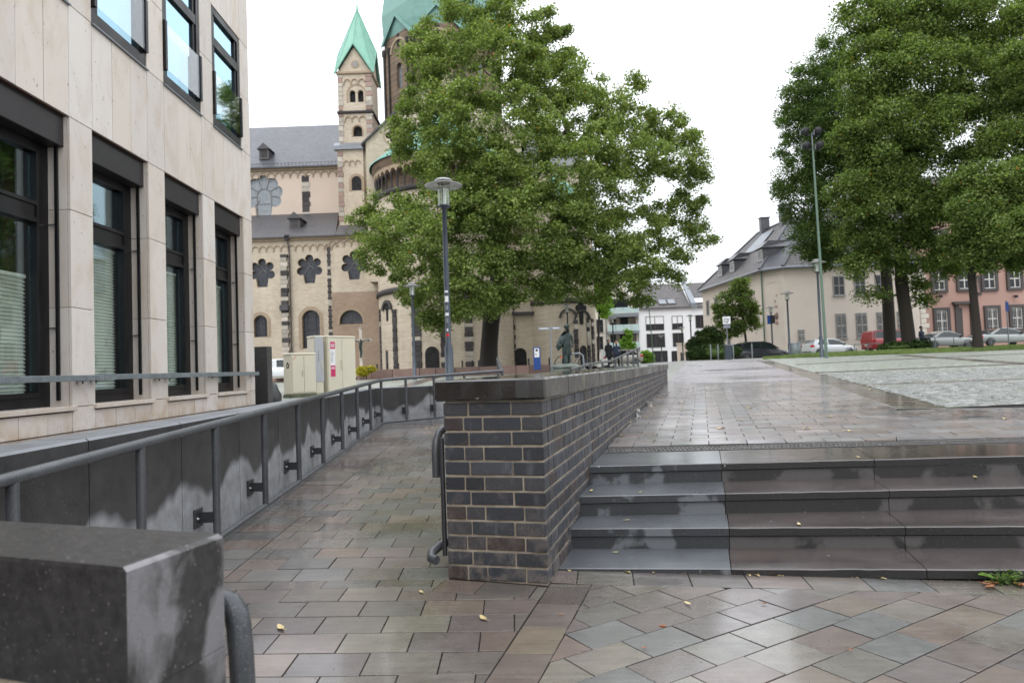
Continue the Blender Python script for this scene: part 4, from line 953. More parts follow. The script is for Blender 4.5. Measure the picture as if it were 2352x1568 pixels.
# local: x = distance back from the far corner, y = outward, z up
BL = 15.5; BH = 10.3
mb = MB()
mb.box(0.04, BL, -.75, -.70, 0, BH)                  # inner wall line behind the rooms
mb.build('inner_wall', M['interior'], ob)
open_lo = [(.40+1.56*k, 1.56+1.56*k) for k in range(9)]; open_lo = [(.40, 1.56), (1.98, 3.12), (3.54, 4.71), (5.10, 6.26), (6.68, 7.84), (8.26, 9.42), (9.84, 11.0), (11.42, 12.58), (13.0, 14.16)]
open_up = [(.40, 1.55), (1.98, 3.11), (3.54, 4.70), (5.10, 6.26), (6.68, 7.84), (8.26, 9.42), (9.84, 11.0), (11.42, 12.58), (13.0, 14.16)]
mb = MB()                                            # joint-coloured backing, solid between the openings
edges_lo = [0.02]+[e for o in open_lo for e in o]+[BL]
for i in range(0, len(edges_lo), 2): mb.box(edges_lo[i]+.01, edges_lo[i+1]-.01, -.7, -.028, 0, 3.92)
mb.box(.03, BL, -.69, -.029, 3.93, 5.08)
edges_up = [0.02]+[e for o in open_up for e in o]+[BL]
for i in range(0, len(edges_up), 2): mb.box(edges_up[i]+.01, edges_up[i+1]-.01, -.7, -.0285, 5.085, 7.02)
mb.box(.03, BL, -.69, -.0282, 7.03, BH); mb.box(.03, BL, -.69, -.029, 0, .905)
mb.box(.02, .7, -14, -.71, 0, BH); mb.box(.03, BL, -14, -.72, BH-.02, BH+.1)
mb.build('wall_backing', M['joint_red'], ob)
pj = MB()
def spanel(x0, x1, z0, z1, y0=-.03, y1=0, g=.0035, seen=True):
    m_ = MB(); m_.cbox(x0+g, x1-g, y0, y1+random.gauss(0, .0008), z0+g, z1-g, .0025); m_.build('stone_panel', M['trav'], ob)
zpil = [.70, .95, 1.96, 2.96, 3.92]
nsee = 6
for i, (a, b) in enumerate(open_lo):
    if i > nsee: continue
    # pillar nearer to the far corner of this opening and the reveal of its near side
    pa = 0 if i == 0 else open_lo[i-1][1]
    for z0, z1 in zip(zpil[:-1], zpil[1:]):
        spanel(pa, a, z0, z1)
    for z0, z1 in zip(zpil[1:-1], zpil[2:]):
        m_ = MB(); m_.cbox(a-.0, a+.004, -.36, -.031, z0+.003, z1-.003, .001) if False else m_.box(a-.012, a+.003, -.36, -.0335, z0+.003, z1-.003); m_.build('stone_panel', M['trav'], ob)
        m_ = MB(); m_.box(b-.003, b+.012, -.36, -.0335, z0+.003, z1-.003); m_.build('stone_panel', M['trav'], ob)
    w3 = (b-a)/3
    for k in range(3): spanel(a+w3*k, a+w3*(k+1), .70, .905, -.03, -.001)
    m_ = MB(); m_.cbox(a-.03, b+.03, -.30, .035, .915, .962, .004); m_.build('window_sill', M['trav'], ob)
    # black window: frame, transom, panes, blind
    wd = thing_w = bpy.data.objects.new('window', None)
    m_ = MB(); fy0, fy1 = -.30, -.22
    m_.box(a+.004, a+.14, fy0, fy1, .965, 3.62); m_.box(b-.16, b-.004, fy0, fy1, .965, 3.62); m_.box(a+.14, b-.16, fy0, fy1, .965, 1.06)
    m_.box(a+.14, b-.16, fy0, fy1, 2.84, 2.96); m_.box(a+.14, b-.16, fy0, fy1, 3.5, 3.62)
    m_.box(a+.16, a+.20, fy0+.01, fy1+.015, 1.06, 3.5); m_.box(b-.21, b-.165, fy0+.01, fy1+.015, 1.06, 3.5)
    m_.box(a+.2, b-.21, fy0+.01, fy1+.016, 1.062, 1.11); m_.box(a+.2, b-.21, fy0+.01, fy1+.016, 2.79, 2.838); m_.box(a+.2, b-.21, fy0+.01, fy1+.016, 2.962, 3.0)
    win = m_.build('window', M['black_metal'], ob)
    m_ = MB(); m_.box(a+.2, b-.21, fy0+.02, fy0+.03, 1.11, 2.79); m_.build('pane', M['glass_low'], win)
    m_ = MB(); m_.box(a+.2, b-.21, fy0+.02, fy0+.03, 3.0, 3.5); m_.build('pane', M['glass_low'], win)
    if i < 5:
        bt = [2.68, 2.68, 2.74, 2.24, 2.2][i]; k = 0; bm_ = MB(); m_ = MB()
        bl_me = None; z = 1.1; mm = MB(); mm.add([(a+.2, fy0-.02, 0), (b-.21, fy0-.02, 0), (b-.21, fy0-.055, .019), (a+.2, fy0-.055, .019), (b-.21, fy0-.02, .036), (a+.2, fy0-.02, .036)], [(0, 1, 2, 3), (3, 2, 4, 5)])
        me_ = mm.mesh('blind_slat', M['blind'], False)
        while z < bt: inst('blind_slat', me_, win, (0, 0, z)); z += .038
        m_ = MB(); m_.box(a+.2, b-.21, fy0-.06, fy0-.015, bt, bt+.03); m_.build('blind_rail', M['blind'], win)
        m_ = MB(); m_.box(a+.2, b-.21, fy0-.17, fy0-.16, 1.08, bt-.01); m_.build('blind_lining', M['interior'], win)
    # shutter box and guide rods
    m_ = MB(); m_.cbox(a+.006, b-.006, -.22, -.055, 3.60, 3.895, .006); m_.box(a+.004, b-.004, -.3, -.06, 3.897, 3.918)
    m_.build('shutter_box', M['box_metal'], ob)
    for gx in (a+.03, b-.03):
        m_ = MB(); m_.box(gx-.012, gx+.012, -.135, -.105, 1.02, 3.60); gr_ = m_.build('guide_rail', M['black_metal'], ob)
        for gz in (1.75, 2.8):
            m_ = MB(); m_.box(gx-.006, gx+.006, -.20, -.135, gz-.008, gz+.008); m_.build('bracket', M['bolt'], gr_)
    m_ = MB(); m_.lathe([(0, .006), (.012, .004), (.014, 0)], 8); o = inst('screw_cap', m_.mesh('screw_cap', M['bolt']), win, (b-.08, -.218, 1.02)); o.rotation_euler = (-math.pi/2, 0, 0)
# spandrel and upper storeys
for i, (a, b) in enumerate(open_up):
    if i > nsee: continue
    pa = 0 if i == 0 else open_up[i-1][1]
    spanel(pa, a, 3.92, 5.10); w3 = (b-a)/3
    for k in range(3): spanel(a+w3*k, a+w3*(k+1), 3.92, 5.085)
    for z0, z1 in ((5.10, 6.07), (6.07, 7.03)): spanel(pa, a, z0, z1)
    spanel(pa, a, 7.03, 8.2)
    for k in range(3): spanel(a+w3*k, a+w3*(k+1), 7.03, 8.2)
    spanel(pa, a, 8.2, 9.2); spanel(pa, a, 9.2, 10.2)
    for k in range(3): spanel(a+w3*k, a+w3*(k+1), 9.9, 10.2)
    for (wz0, wz1) in ((5.10, 7.02), (8.21, 9.88)):
        m_ = MB(); y0, y1 = -.09, -.012; fw = .085
        m_.box(a+.004, b-.004, y0, y1, wz0, wz0+.16); m_.box(a+.004, b-.004, y0, y1, wz1-.1, wz1)
        m_.box(a+.004, a+.004+fw, y0, y1, wz0+.16, wz1-.1); m_.box(b-fw-.004, b-.004, y0, y1, wz0+.16, wz1-.1)
        m_.box(a+.09, b-.09, y0, y1-.004, 6.42 if wz0 < 6 else wz0+1.2, 6.56 if wz0 < 6 else wz0+1.3)
        m_.box(a+.1, a+.16, y0, y1-.02, wz0+.16, wz1-.1); m_.box(b-.17, b-.1, y0, y1-.02, wz0+.16, wz1-.1)
        win = m_.build('upper_window', M['black_metal'], ob)
        for (p0, p1) in ((wz0+.17, 6.41 if wz0 < 6 else wz0+1.19), (6.57 if wz0 < 6 else wz0+1.31, wz1-.11)):
            m_ = MB(); m_.box(a+.165, b-.175, -.07, -.06, p0, p1); m_.build('pane', M['glass_up'], win)
        m_ = MB(); m_.box(a-.01, b+.01, -.02, .03, wz0-.018, wz0-.004); m_.build('window_ledge', M['zinc'], ob)
        m_ = MB(); m_.box(a+.03, b-.03, .012, .022, wz0+.22, wz0+.85); gu = m_.build('glass_guard', M['glass_clear'], ob)
        for gx in (a+.01, b-.06): m_ = MB(); m_.box(gx, gx+.05, -.01, .035, wz0+.2, wz0+.87); m_.build('guard_holder', M['black_metal'], gu)
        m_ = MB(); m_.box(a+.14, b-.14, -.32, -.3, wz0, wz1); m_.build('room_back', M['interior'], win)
# far end wall panels seen edge on, and the steel rail in front of the windows
for k in range(9):
    for j, (z0, z1) in enumerate(((.7, 1.96), (1.96, 2.96), (2.96, 3.92), (3.92, 5.1), (5.1, 6.07), (6.07, 7.03), (7.03, 8.2), (8.2, 9.2), (9.2, 10.2))):
        if k < 3: m_ = MB(); m_.box(-.03, -.001, -.035-1.2*(k+1)+.004, -.035-1.2*k-.004 if k else -.034, z0+.003, z1-.003); m_.build('stone_panel', M['trav'], ob)
for (a, b, dz) in ((.10, 4.73, 0), (4.74, 9.3, -.006), (9.31, 13.5, 0)):
    m_ = MB(); m_.cbox(a, b, .10, .112, 1.215+dz, 1.275+dz, .002); m_.box(a, b, .06, .1, 1.269+dz, 1.275+dz); m_.build('steel_rail', M['galv'], ob)
for i, (a, b) in enumerate(open_lo[:7]):
    pa = 0 if i == 0 else open_lo[i-1][1]
    for gx in ((a-.08, pa+.08) if i else (a-.2,)):
        m_ = MB(); m_.box(gx-.02, gx+.02, .0, .098, 1.205, 1.212); m_.box(gx-.005, gx+.005, .05, .062, 1.18, 1.206); m_.build('rail_bracket', M['bracket'], ob)

# dark granite slab and boulder at the corner, cabinets
sb = thing('granite_slab', 'tall dark polished granite slab standing at the far corner of the travertine building', 'stone slab', (-4.72, 12.45, TZ-.05))
m_ = MB(); m_.cbox(-.3, .29, -.12, .13, -.1, 1.08, .006); m_.build('slab', M['granite'], sb)
bd = MB(); bd.ico((0, 0, .22), .34, 3, 0, .06, (1, .7, 1.3)); b_ = bd.build('boulder', M['granite'], None); b_.location = (-4.78, 13.05, .5)
b_['label'] = 'rough dark boulder half hidden behind the polished granite slab'; b_['category'] = 'boulder'
def cabinet(px0, px1, ptop, Y, w, d, h, rz, base_h, name, label, group=None, mat='beige_cab', doors=2, vents=True, z0=None):
    v = Py((px0+px1)/2, ptop, Y); top = v.z
    z0 = z0 if z0 is not None else top-h-base_h
    t_ = thing(name, label, 'cabinet', (v.x, Y, z0), rz, group)
    m_ = MB(); m_.cbox(-w/2-.02, w/2+.02, -d/2-.02, d/2+.02, -.25, base_h-.004, .012); m_.build('plinth', M['mossy'], t_)
    m_ = MB(); m_.cbox(-w/2, w/2, -d/2, d/2, base_h, base_h+h-.05, .008); body = m_.build('body', M[mat], t_)
    m_ = MB(); m_.cbox(-w/2-.012, w/2+.012, -d/2-.012, d/2+.012, base_h+h-.048, base_h+h, .014); m_.build('roof', M[mat], t_)
    for k in range(doors):
        a, b = -w/2+.015+(w-.03)*k/doors+.004, -w/2+.015+(w-.03)*(k+1)/doors-.004
        m_ = MB(); m_.cbox(a, b, -d/2-.014, -d/2-.001, base_h+.03, base_h+h-.07, .004); dr = m_.build('door', M[mat], t_)
        if k == 0:
            m_ = MB(); m_.cbox(b-.045, b-.02, -d/2-.035, -d/2-.015, base_h+h*.42, base_h+h*.58, .004); m_.build('handle', M['zinc'] if mat != 'beige_cab' else M[mat], dr)
    if vents:
        for zz in (base_h+h-.2, base_h+.12):
            for side in range(2):
                for r_ in range(3):
                    for q in range(3):
                        if side == 0:
                            x0 = -w/2+.0; m_ = MB(); m_.cbox(x0-.006, x0+.002, -d/2+.08+q*.12, -d/2+.17+q*.12, zz+r_*.03, zz+.015+r_*.03, .002); m_.build('vent', M[mat], t_)
    return t_
rzc = math.atan2(.35, 1)
cb1 = cabinet(650, 725, 808, 15.6, .62, .34, .92, R(48), .15, 'utility_cabinet', 'smaller beige utility cabinet with a black face sticker on mossy plinth', 'utility cabinets by the ramp', z0=.62, vents=False)
cb3 = cabinet(736, 800, 774, 17.2, .92, .5, 1.42, R(56), .05, 'telecom_cabinet', 'tall beige cabinet with a magenta and white poster on its door', 'utility cabinets by the ramp', z0=.66)
cb2 = cabinet(704, 742, 775, 16.7, .22, .42, 1.42, R(40), .05, 'cable_pillar', 'narrow cabinet with a light grey front strip, between the two beige cabinets', 'utility cabinets by the ramp', doors=1, vents=False, z0=.66)
m_ = MB(); m_.cbox(-.112, .112, -.235, -.226, .35, 1.44, .003); m_.build('front_panel', M['grey_cab'], cb2)
m_ = MB(); m_.box(-.03, -.02, -.2365, -.2352, .85, 1.1); m_.build('slot', M['ink'], cb2)
# sticker (made-up face blot), red scratch, poster
st_ = MB()
for (x, z, r_) in ((0, 0, .052), (-.035, .02, .03), (.035, .015, .03), (0, .05, .04), (-.03, -.03, .02), (.03, -.035, .022)): st_.prism(arc(x, z, r_, 0, 2*math.pi, 10)[:-1], -.0015, 0, 0, lambda x, z, d: (d, x, z))
s1 = st_.build('sticker', M['ink'], cb1); s1.location = (-.3115, -.02, .78)
st_ = MB(); st_.prism(arc(0, 0, .026, 0, 2*math.pi, 10)[:-1], -.003, -.0016, 0, lambda x, z, d: (d, x, z)); s2 = st_.build('sticker_patch', M['beige_cab'], s1); s2.location = (0, 0, .005)
st_ = MB(); st_.prism([(-.03, -.03), (.0, -.01), (.07, .08), (.05, .07)], -.0015, 0, 0, lambda x, z, d: (x, d, z)); s3 = st_.build('red_streak', M['redlight'], cb1); s3.location = (-.25, -.185, .93)
pst = MB(); pst.box(-.075, .075, -.0015, 0, 0, .86); po_ = pst.build('poster', M['paper'], cb3); po_.location = (-.3, -.265, .46)
for (z0, z1) in ((.0, .28), (.68, .86)):
    m_ = MB(); m_.box(-.074, .074, -.003, -.0016, z0+.002, z1-.002); m_.build('poster_field', M['magenta'], po_)
for (z, w_) in ((.79, .055), (.76, .06), (.73, .05), (.22, .05), (.195, .06)):
    m_ = MB(); m_.box(-w_, w_, -.0042, -.0031, z, z+.014); m_.build('print_line', M['paper'], po_)
for k in range(11): m_ = MB(); w_ = random.uniform(.03, .06); m_.box(-.06, -.06+w_*1.8, -.0028, -.0016, .36+.025*k, .366+.025*k); m_.build('print_line', M['ink'], po_)

# ================================================================== STREET LAMPS
def lamp_proto(name, label, group, mat, H=5.0):
    t_ = thing(name, label, 'street lamp', (0, 0, 0), 0, group)
    m_ = MB(); m_.lathe([(.17, 0), (.17, .02), (.1, .05), (.098, 1.05), (.066, 1.12), (.062, 3.4), (.055, H-.72), (.075, H-.7), (.075, H-.66)], 14); m_.build('pole', mat, t_)
    m_ = MB(); m_.lathe([(.0, H-.665), (.14, H-.66), (.145, H-.62), (.0, H-.615)], 16); m_.build('collar', mat, t_)
    m_ = MB(); m_.lathe([(.135, H-.62), (.14, H-.14)], 16); m_.build('glass_cylinder', M['lampglass'], t_)
    m_ = MB(); m_.lathe([(.05, H-.615), (.07, H-.22), (0, H-.21)], 10); m_.build('lamp_tube', M['paper'], t_)
    m_ = MB()
    for a in range(3):
        an = 2*math.pi*a/3+.4; x, y = .142*math.cos(an), .142*math.sin(an); m_.box(x-.006, x+.006, y-.006, y+.006, H-.66, H-.05)
    m_.build('stay', M['black'], t_)
    m_ = MB(); m_.lathe([(.15, H-.10), (.44, H-.165), (.445, H-.15), (.15, H-.08), (.15, H-.10)], 28); m_.build('reflector_disc', M['lampdisc'], t_)
    m_ = MB(); m_.lathe([(0, H-.06), (.2, H-.06), (.215, H-.03), (.17, H), (0, H)], 20); m_.build('cap', M['lampdisc'] if mat != M['lampdark'] else mat, t_)
    return t_
lamp0 = lamp_proto('street_lamp', '', 'disc-topped street lamps', M['lamppole'])
lamps = [ # px of base, top (px,py), depth, label, dark
 (1018, 412, 16.0, 'nearest tall street lamp, stickers on its pole, beside the ramp', 0),
 (946, 650, 35.0, 'grey street lamp standing on pale cobbles left of the stickered one', 0),
 (1876, 596, 36.5, 'street lamp standing right against the green floodlight mast', 0),
 (1807, 669, 46, 'street lamp beside the round steel bin by the white car', 0),
 (1770, 703, 55, 'street lamp with a small blue sign, in front of the dark estate car', 0),
 (1740, 725, 66, 'thin distant street lamp by the house entrance behind the dark car', 0),
 (1585, 723, 62, 'tall thin lamp in front of the white apartment windows, at the hedge', 1),
 (1566, 750, 72, 'thin lamp just left of the hedge', 1),
 (1518, 769, 80, 'small lamp in front of the lower apartment windows', 1),
 (1406.6, 728, 62, 'dark lamp in front of the apartment balconies', 1),
 (1302, 699, 56, 'black lamp rising behind the bronze statue', 1),
 (1276, 747, 84, 'dark lamp beside the street name sign at the church', 1),
 (691.6, 760, 76, 'small distant lamp above the beige utility cabinet', 1)]
for i, (px, py, Y, lab, dk) in enumerate(lamps):
    o = lamp0 if i == 0 else copy_tree(lamp0)
    top = Py(px, py, Y); gz = far_z(top.x, Y); o.location = (top.x, Y, gz-.02); H_ = top.z-gz+.02; o.scale = (1, 1, H_/5.0)
    o['label'] = lab
    if dk:
        for ch in o.children:
            if ch.name.split('.')[0] in ('pole', 'collar', 'cap'): ch.data = ch.data.copy(); ch.data.materials[0] = M['lampdark']
L1 = lamp0
for (z, hgt, mt, wd_) in ((2.42, .05, 'paper', .7), (2.2, .14, 'paper', .8), (2.02, .1, 'zinc', .5), (1.88, .07, 'paper', .7), (1.72, .1, 'zinc', .4), (1.52, .06, 'paper', .3), (1.40, .07, 'redlight', .6)):
    m_ = MB(); r_ = .0665-(z-1)*.0012; m_.lathe([(r_, 0), (r_, hgt)], 6, (0, 0, z*1.12-.9 if False else z-.1), a0=-math.pi/2-wd_*.9-.15, a1=-math.pi/2+wd_*.9-.15); m_.build('sticker', M[mt], L1)

# flood light mast
v = Py(1865, 315, 34.5); g = Py(1898, 812, 34.5); gz = far_z(g.x, 34.5)
fm = thing('floodlight_mast', 'tall pale green mast with dark floodlights at its top, before the trees', 'light mast', (g.x, 34.5, gz))
dx = (v.x-g.x)*1.0; Hm = v.z-gz
m_ = MB(); m_.tube([(0, 0, -.1), (dx*.93, 0, Hm*.95)], [.08, .045], 12); m_.build('mast', M['greenpole'], fm)
m_ = MB(); m_.tube([(dx*.93, 0, Hm*.95), (dx*1.02, 0, Hm*1.02)], .03, 8); m_.build('top_tube', M['zinc'], fm)
for z, xs_ in ((Hm*1.02, (-.42, .28)), (Hm*.955, (-.4, .32))):
    m_ = MB(); m_.tube([(dx-.4, 0, z-.12), (dx+.4, 0, z-.2)], .03, 6); m_.build('cross_arm', M['black'], fm)
    for q in xs_:
        m_ = MB(); m_.lathe([(.05, -.16), (.1, -.14), (.21, .06), (.22, .12), (0, .10)], 14)
        o = m_.build('floodlight', M['black'], fm); o.location = (dx+q, -.1, z+.05); o.rotation_euler = (R(105), 0, R(25 if q < 0 else -30))
        m_ = MB(); m_.box(-.23, -.21, -.05, .05, -.2, .05); o2 = m_.build('yoke', M['zinc'], fm); o2.location = o.location
tm = Py(1489, 690, 70); g = far_z(tm.x, 70)
t_ = thing('thin_mast', 'very thin pale green pole in front of the white apartment house', 'pole', (tm.x, 70, g)); m_ = MB(); m_.tube([(.3, 0, -.1), (0, 0, tm.z-g)], [.07, .04], 8); m_.build('pole', M['greenpole'], t_)

# ================================================================== CHURCH
def pf(px, py, Y): v = Py(px, py, Y); return (v.x, v.z)
ch = thing('church', 'large tuff stone church with slate roofs, green copper spire and dome, rounded choir', 'church', (-14, 68, .7))
def fY(Y): return lambda u, d, z: (u, Y+d, z)
def quoins(xa, xb, Y, z0, z1, h, mats, name='quoin_stone', jit=.08, depth=.12, th=.06):
    z = z0; k = 0
    while z < z1:
        hh = min(h*random.uniform(.85, 1.15), z1-z); w_ = (xb-xa); j = w_*.16*(1 if k % 2 else 0)
        m_ = MB(); m_.cbox(xa-(j if mats[2] else 0), xb+j, Y-th-random.uniform(0, .02), Y+depth, z+.012, z+hh-.012, .02)
        m_.build(name, M[mats[0] if random.random() < mats[1] else (mats[3] if len(mats) > 3 else 'basalt')], ch, world=True); z += hh; k += 1
def frieze(x0, x1, Y, z, pitch, r, mat='ch_trim'):
    n = max(1, round((x1-x0)/pitch)); p = (x1-x0)/n; m_ = MB(); k_ = 8
    outer = arc(0, 0, p/2*.98, 0, math.pi, k_); inner = arc(0, 0, p/2*.72, 0, math.pi, k_)
    poly = outer+inner[::-1]
    m_.prism(poly, -.1, 0, 0, lambda x, z, d: (x, d, z)); m_.box(-p/2-.05, -p/2+.05, -.12, 0, -.28, 0)
    me = m_.mesh('corbel_arch', M[mat])
    for i in range(n): inst('corbel_arch', me, ch, (x0+p*(i+.5)+14, Y-68, z-.7))
def arch_ring(cx, w, z0, zs, Y, t=.18, d=.08, mat='ch_trim', name='window_surround', pointed=False):
    o = archpoly(cx, w+2*t, z0, zs, 12); i = archpoly(cx, w, z0, zs, 12)
    poly = o[1:]+[o[0]]; poly = o[1:]+[o[0], i[0]]+i[1:][::-1]
    m_ = MB(); m_.prism(poly, -d, .02, 0, lambda x, z, q: (x, Y+q, z)); return m_.build(name, M[mat], ch, world=True)
# aisle wall
AY = 68.0; zA = 15.0
holes = []; panes_ = []
for (px, py) in ((602, 624), (710.7, 615), (813, 606.5), (495, 633)):
    x, z = pf(px, py, AY); hp = foilpoly(x, z, .92, .42, 5, (1.0, 1.55)); holes.append(hp); panes_.append((x, z, 'foil'))
for (px, p0, p1, w_) in ((598, 774, 724, 1.35), (713.6, 800, 712, 1.75)):
    x, zt = pf(px, p1, AY); _, zb = pf(px, p0, AY); holes.append(archpoly(x, w_, zb, zt-w_/2, 12)); panes_.append((x, zb, 'arch', w_, zt))
x, zt = pf(806, 710, AY); _, zb = pf(806, 744, AY); holes.append(archpoly(x, 2.3, zb, zb+.25, 14)); panes_.append((x, zb, 'lun'))
mb = MB(); xr = -12.0; holed(mb, [(-44, .3), (xr, .3), (xr, zA), (-44, zA)], holes, fY(AY), .45, 0, 1)
mb.box(-44, xr, AY+.6, AY+.7, .3, zA); mb.build('aisle_wall', [M['ch_brick'], M['ch_trim']], ch, world=True)
# pinkish repaired field low on the right
x0, z1 = pf(762, 672, AY); x1, _ = pf(872, 672, AY)
mb = MB(); hx_ = [h for h in holes if x0 < h[0][0] < x1 and h[0][1] < z1 and max(p[1] for p in h) < z1]
holed(mb, [(x0, .3), (x1, .3), (x1, z1), (x0, z1)], hx_, fY(AY-.012), .03); mb.build('repaired_masonry', M['ch_pink'], ch, world=True)
for p_, h in zip(panes_, holes):
    wn = pane(h, fY(AY), .4, 'stained_window', M['leaded'], ch)
    x, z = p_[0], p_[1]; m_ = MB()
    if p_[2] == 'foil':
        m_.prism(archpoly(x, .62, z-1.55, z-.1, 8)[2:]+archpoly(x, .5, z-1.55, z-.1, 8)[2:][::-1], .34, .38, 0, lambda x, z, d: (x, AY+d, z))
        for i in range(5):
            a = R(-20+220*i/4); m_.prism([(x+.32*math.cos(a)-.02, z-.05+.32*math.sin(a)), (x+.32*math.cos(a)+.02, z-.05+.32*math.sin(a)), (x+1.0*math.cos(a+.4)+.02, z+1.0*math.sin(a+.4)), (x+1.0*math.cos(a+.4)-.02, z+1.0*math.sin(a+.4))], .34, .38, 0, lambda x, z, d: (x, AY+d, z))
        m_.build('tracery', M['lead'], wn, world=True)
    elif p_[2] == 'arch':
        w_, zt = p_[3], p_[4]
        for k in range(1, 6): zz = z+(zt-z)*k/6; m_.box(x-w_/2, x+w_/2, AY+.35, AY+.38, zz-.015, zz+.015)
        for k in (-.25, .25): m_.box(x+w_*k-.015, x+w_*k+.015, AY+.35, AY+.38, z, zt-.1)
        m_.build('tracery', M['basalt'], wn, world=True); arch_ring(x, w_+.02, z, zt-w_/2, AY, .2, .06); arch_ring(x, w_+.55, z, zt-w_/2, AY, .08, .03)
    else:
        for k in range(7): a = math.pi*k/6; m_.tube([(x+.2*math.cos(a), AY+.36, z+.2+.2*math.sin(a)), (x+1.05*math.cos(a), AY+.36, z+.2+1.0*math.sin(a))], .025, 4)
        m_.build('tracery', M['lead'], wn, world=True); arch_ring(x, 2.32, z, z+.25, AY, .22, .07)
frieze(-33, -17.0, AY, pf(650, 569, AY)[1]-.1, .73, .3); xq0, _ = pf(757, 600, AY); frieze(xq0, xr-.1, AY, pf(790, 560, AY)[1], .73, .3)
mb = MB(); mb.box(-44, xr+.1, AY-.22, AY, zA-.35, zA-.05); mb.box(-44, xr+.1, AY-.4, AY-.22, zA-.12, zA+.02); mb.build('cornice', M['ch_trim'], ch, world=True)
# buttress strip of mixed stone with downpipe
x0, _ = pf(646, 620, AY); x1, _ = pf(660.5, 620, AY)
_, zz = pf(650, 585, AY); quoins(x0, x1, AY-.2, .7, zz, .42, ('lightquoin', .75, False), th=.1, depth=.3)
mb = MB(); xb_, zb_ = pf(652, 703, AY); mb.cbox(x0-.12, x1+.12, AY-.5, AY, zb_-.5, zb_+.1, .05); mb.build('buttress_cap', M['slate_dark'], ch, world=True)
mb = MB(); xa, za = pf(658.5, 548, AY); xc, zc = pf(667, 840, AY); mb.tube([(xa+.1, AY-.35, za), (xa+.25, AY-.3, za-.7), (xa+.3, AY-.25, za-1.4), (xa+.32, AY-.25, .8)], .075, 8); mb.box(xa-.1, xa+.35, AY-.5, AY-.2, za-.2, za+.3); mb.build('downpipe', M['basalt'], ch, world=True)
x0, zt = pf(751, 566, AY); x1, _ = pf(758, 566, AY); quoins(x0, x1, AY, .6, zt, .3, ('basalt', .8, True, 'lightquoin'), th=.03)
# roofs of aisle and nave
def slope_roof(name, p, mat, th=.12):
    mb = MB(); mb.add([Vector(q) for q in p]+[Vector(q)-Vector((0, 0, th)) for q in p], [(0, 1, 2, 3), (7, 6, 5, 4), (0, 4, 5, 1), (1, 5, 6, 2), (2, 6, 7, 3), (3, 7, 4, 0)]); return mb.build(name, M[mat], ch, world=True)
rfa = slope_roof('aisle_roof', [(-44, AY-.5, zA), (-17.2, AY-.5, zA), (-18.7, 75, 19.0), (-44, 75, 19.0)], 'slate_dark')
slope_roof('aisle_roof', [(-17.2, AY-.5, zA+.02), (xr, AY-.5, zA+.02), (xr, 75, 18.7), (-18.2, 75, 18.9)], 'slate_dark')
NY = 75.0; zN = 24.2
mb = MB(); bx, bz = pf(605, 447, NY); fo = foilpoly(bx, bz, 1.45, .72, 7, (1.7, 2.3), -30, 210)
holed(mb, [(-46, 16), (-18, 16), (-18, zN), (-46, zN)], [fo], fY(NY), .4, 0, 0); mb.box(-46, -18, NY+.6, NY+.7, 16, zN); mb.build('nave_wall', [M['ch_plaster'], M['ch_trim']], ch, world=True)
wn = pane(fo, fY(NY), .3, 'great_window', M['greyglass'], ch); m_ = MB()
for k in range(7):
    a = R(-30+240*k/6+20); m_.tube([(bx+.75*math.cos(a), NY+.27, bz+.75*math.sin(a)), (bx+1.7*math.cos(a), NY+.27, bz+1.7*math.sin(a))], .045, 4)
ap = arc(bx, bz-.1, .8, 0, math.pi, 10); m_.tube([(bx+.8, NY+.27, bz-2.2)]+[(x, NY+.27, z) for x, z in ap]+[(bx-.8, NY+.27, bz-2.2)], .045, 4); m_.tube([(bx-.8, NY+.27, bz-1), (bx+.8, NY+.27, bz-1)], .03, 4)
m_.build('tracery', M['lead'], wn, world=True)
frieze(-35, -18, NY, pf(650, 404, NY)[1], .86, .3); mb = MB(); mb.box(-46, -18, NY-.25, NY, zN-.35, zN); mb.build('cornice', M['ch_trim'], ch, world=True)
x0, z0 = pf(695, 489, NY); x1, z1 = pf(709, 403, NY); quoins(x0, x1, NY, 17, z1, .55, ('basalt', .55, False, 'lightquoin'), th=.05)
rfn = slope_roof('nave_roof', [(-46, NY-.6, zN), (-17, NY-.6, zN), (-17, 82.5, 31.6), (-46, 82.5, 31.6)], 'slate')
mb = MB()
for k in range(60): mb.box(-40+k*.4, -39.97+k*.4, NY-.4, NY-.36, zN+.1, zN+.45)
mb.tube([(-42, NY-.38, zN+.42), (-18, NY-.38, zN+.42)], .02, 4); mb.build('snow_guard', M['basalt'], ch, world=True, kind='stuff')
for (px, py, Y) in ((611, 366, 76.2), (681, 526, 70.5)):
    x, z = pf(px, py, Y); m_ = MB(); m_.box(x-.55, x+.55, Y-.6, Y+1.6, z-.2, z+1.0); m_.add([(x-.75, Y-.8, z+.95), (x, Y-.8, z+1.65), (x+.75, Y-.8, z+.95), (x-.75, Y+2.2, z+.95), (x, Y+2.2, z+1.65), (x+.75, Y+2.2, z+.95)], [(0, 1, 4, 3), (1, 2, 5, 4), (0, 2, 1), (0, 3, 5, 2)])
    dm = m_.build('dormer', M['slate_dark'], ch, world=True); m_ = MB(); m_.box(x-.35, x+.35, Y-.62, Y-.605, z+.05, z+.8); m_.build('shutter', M['basalt'], dm, world=True)
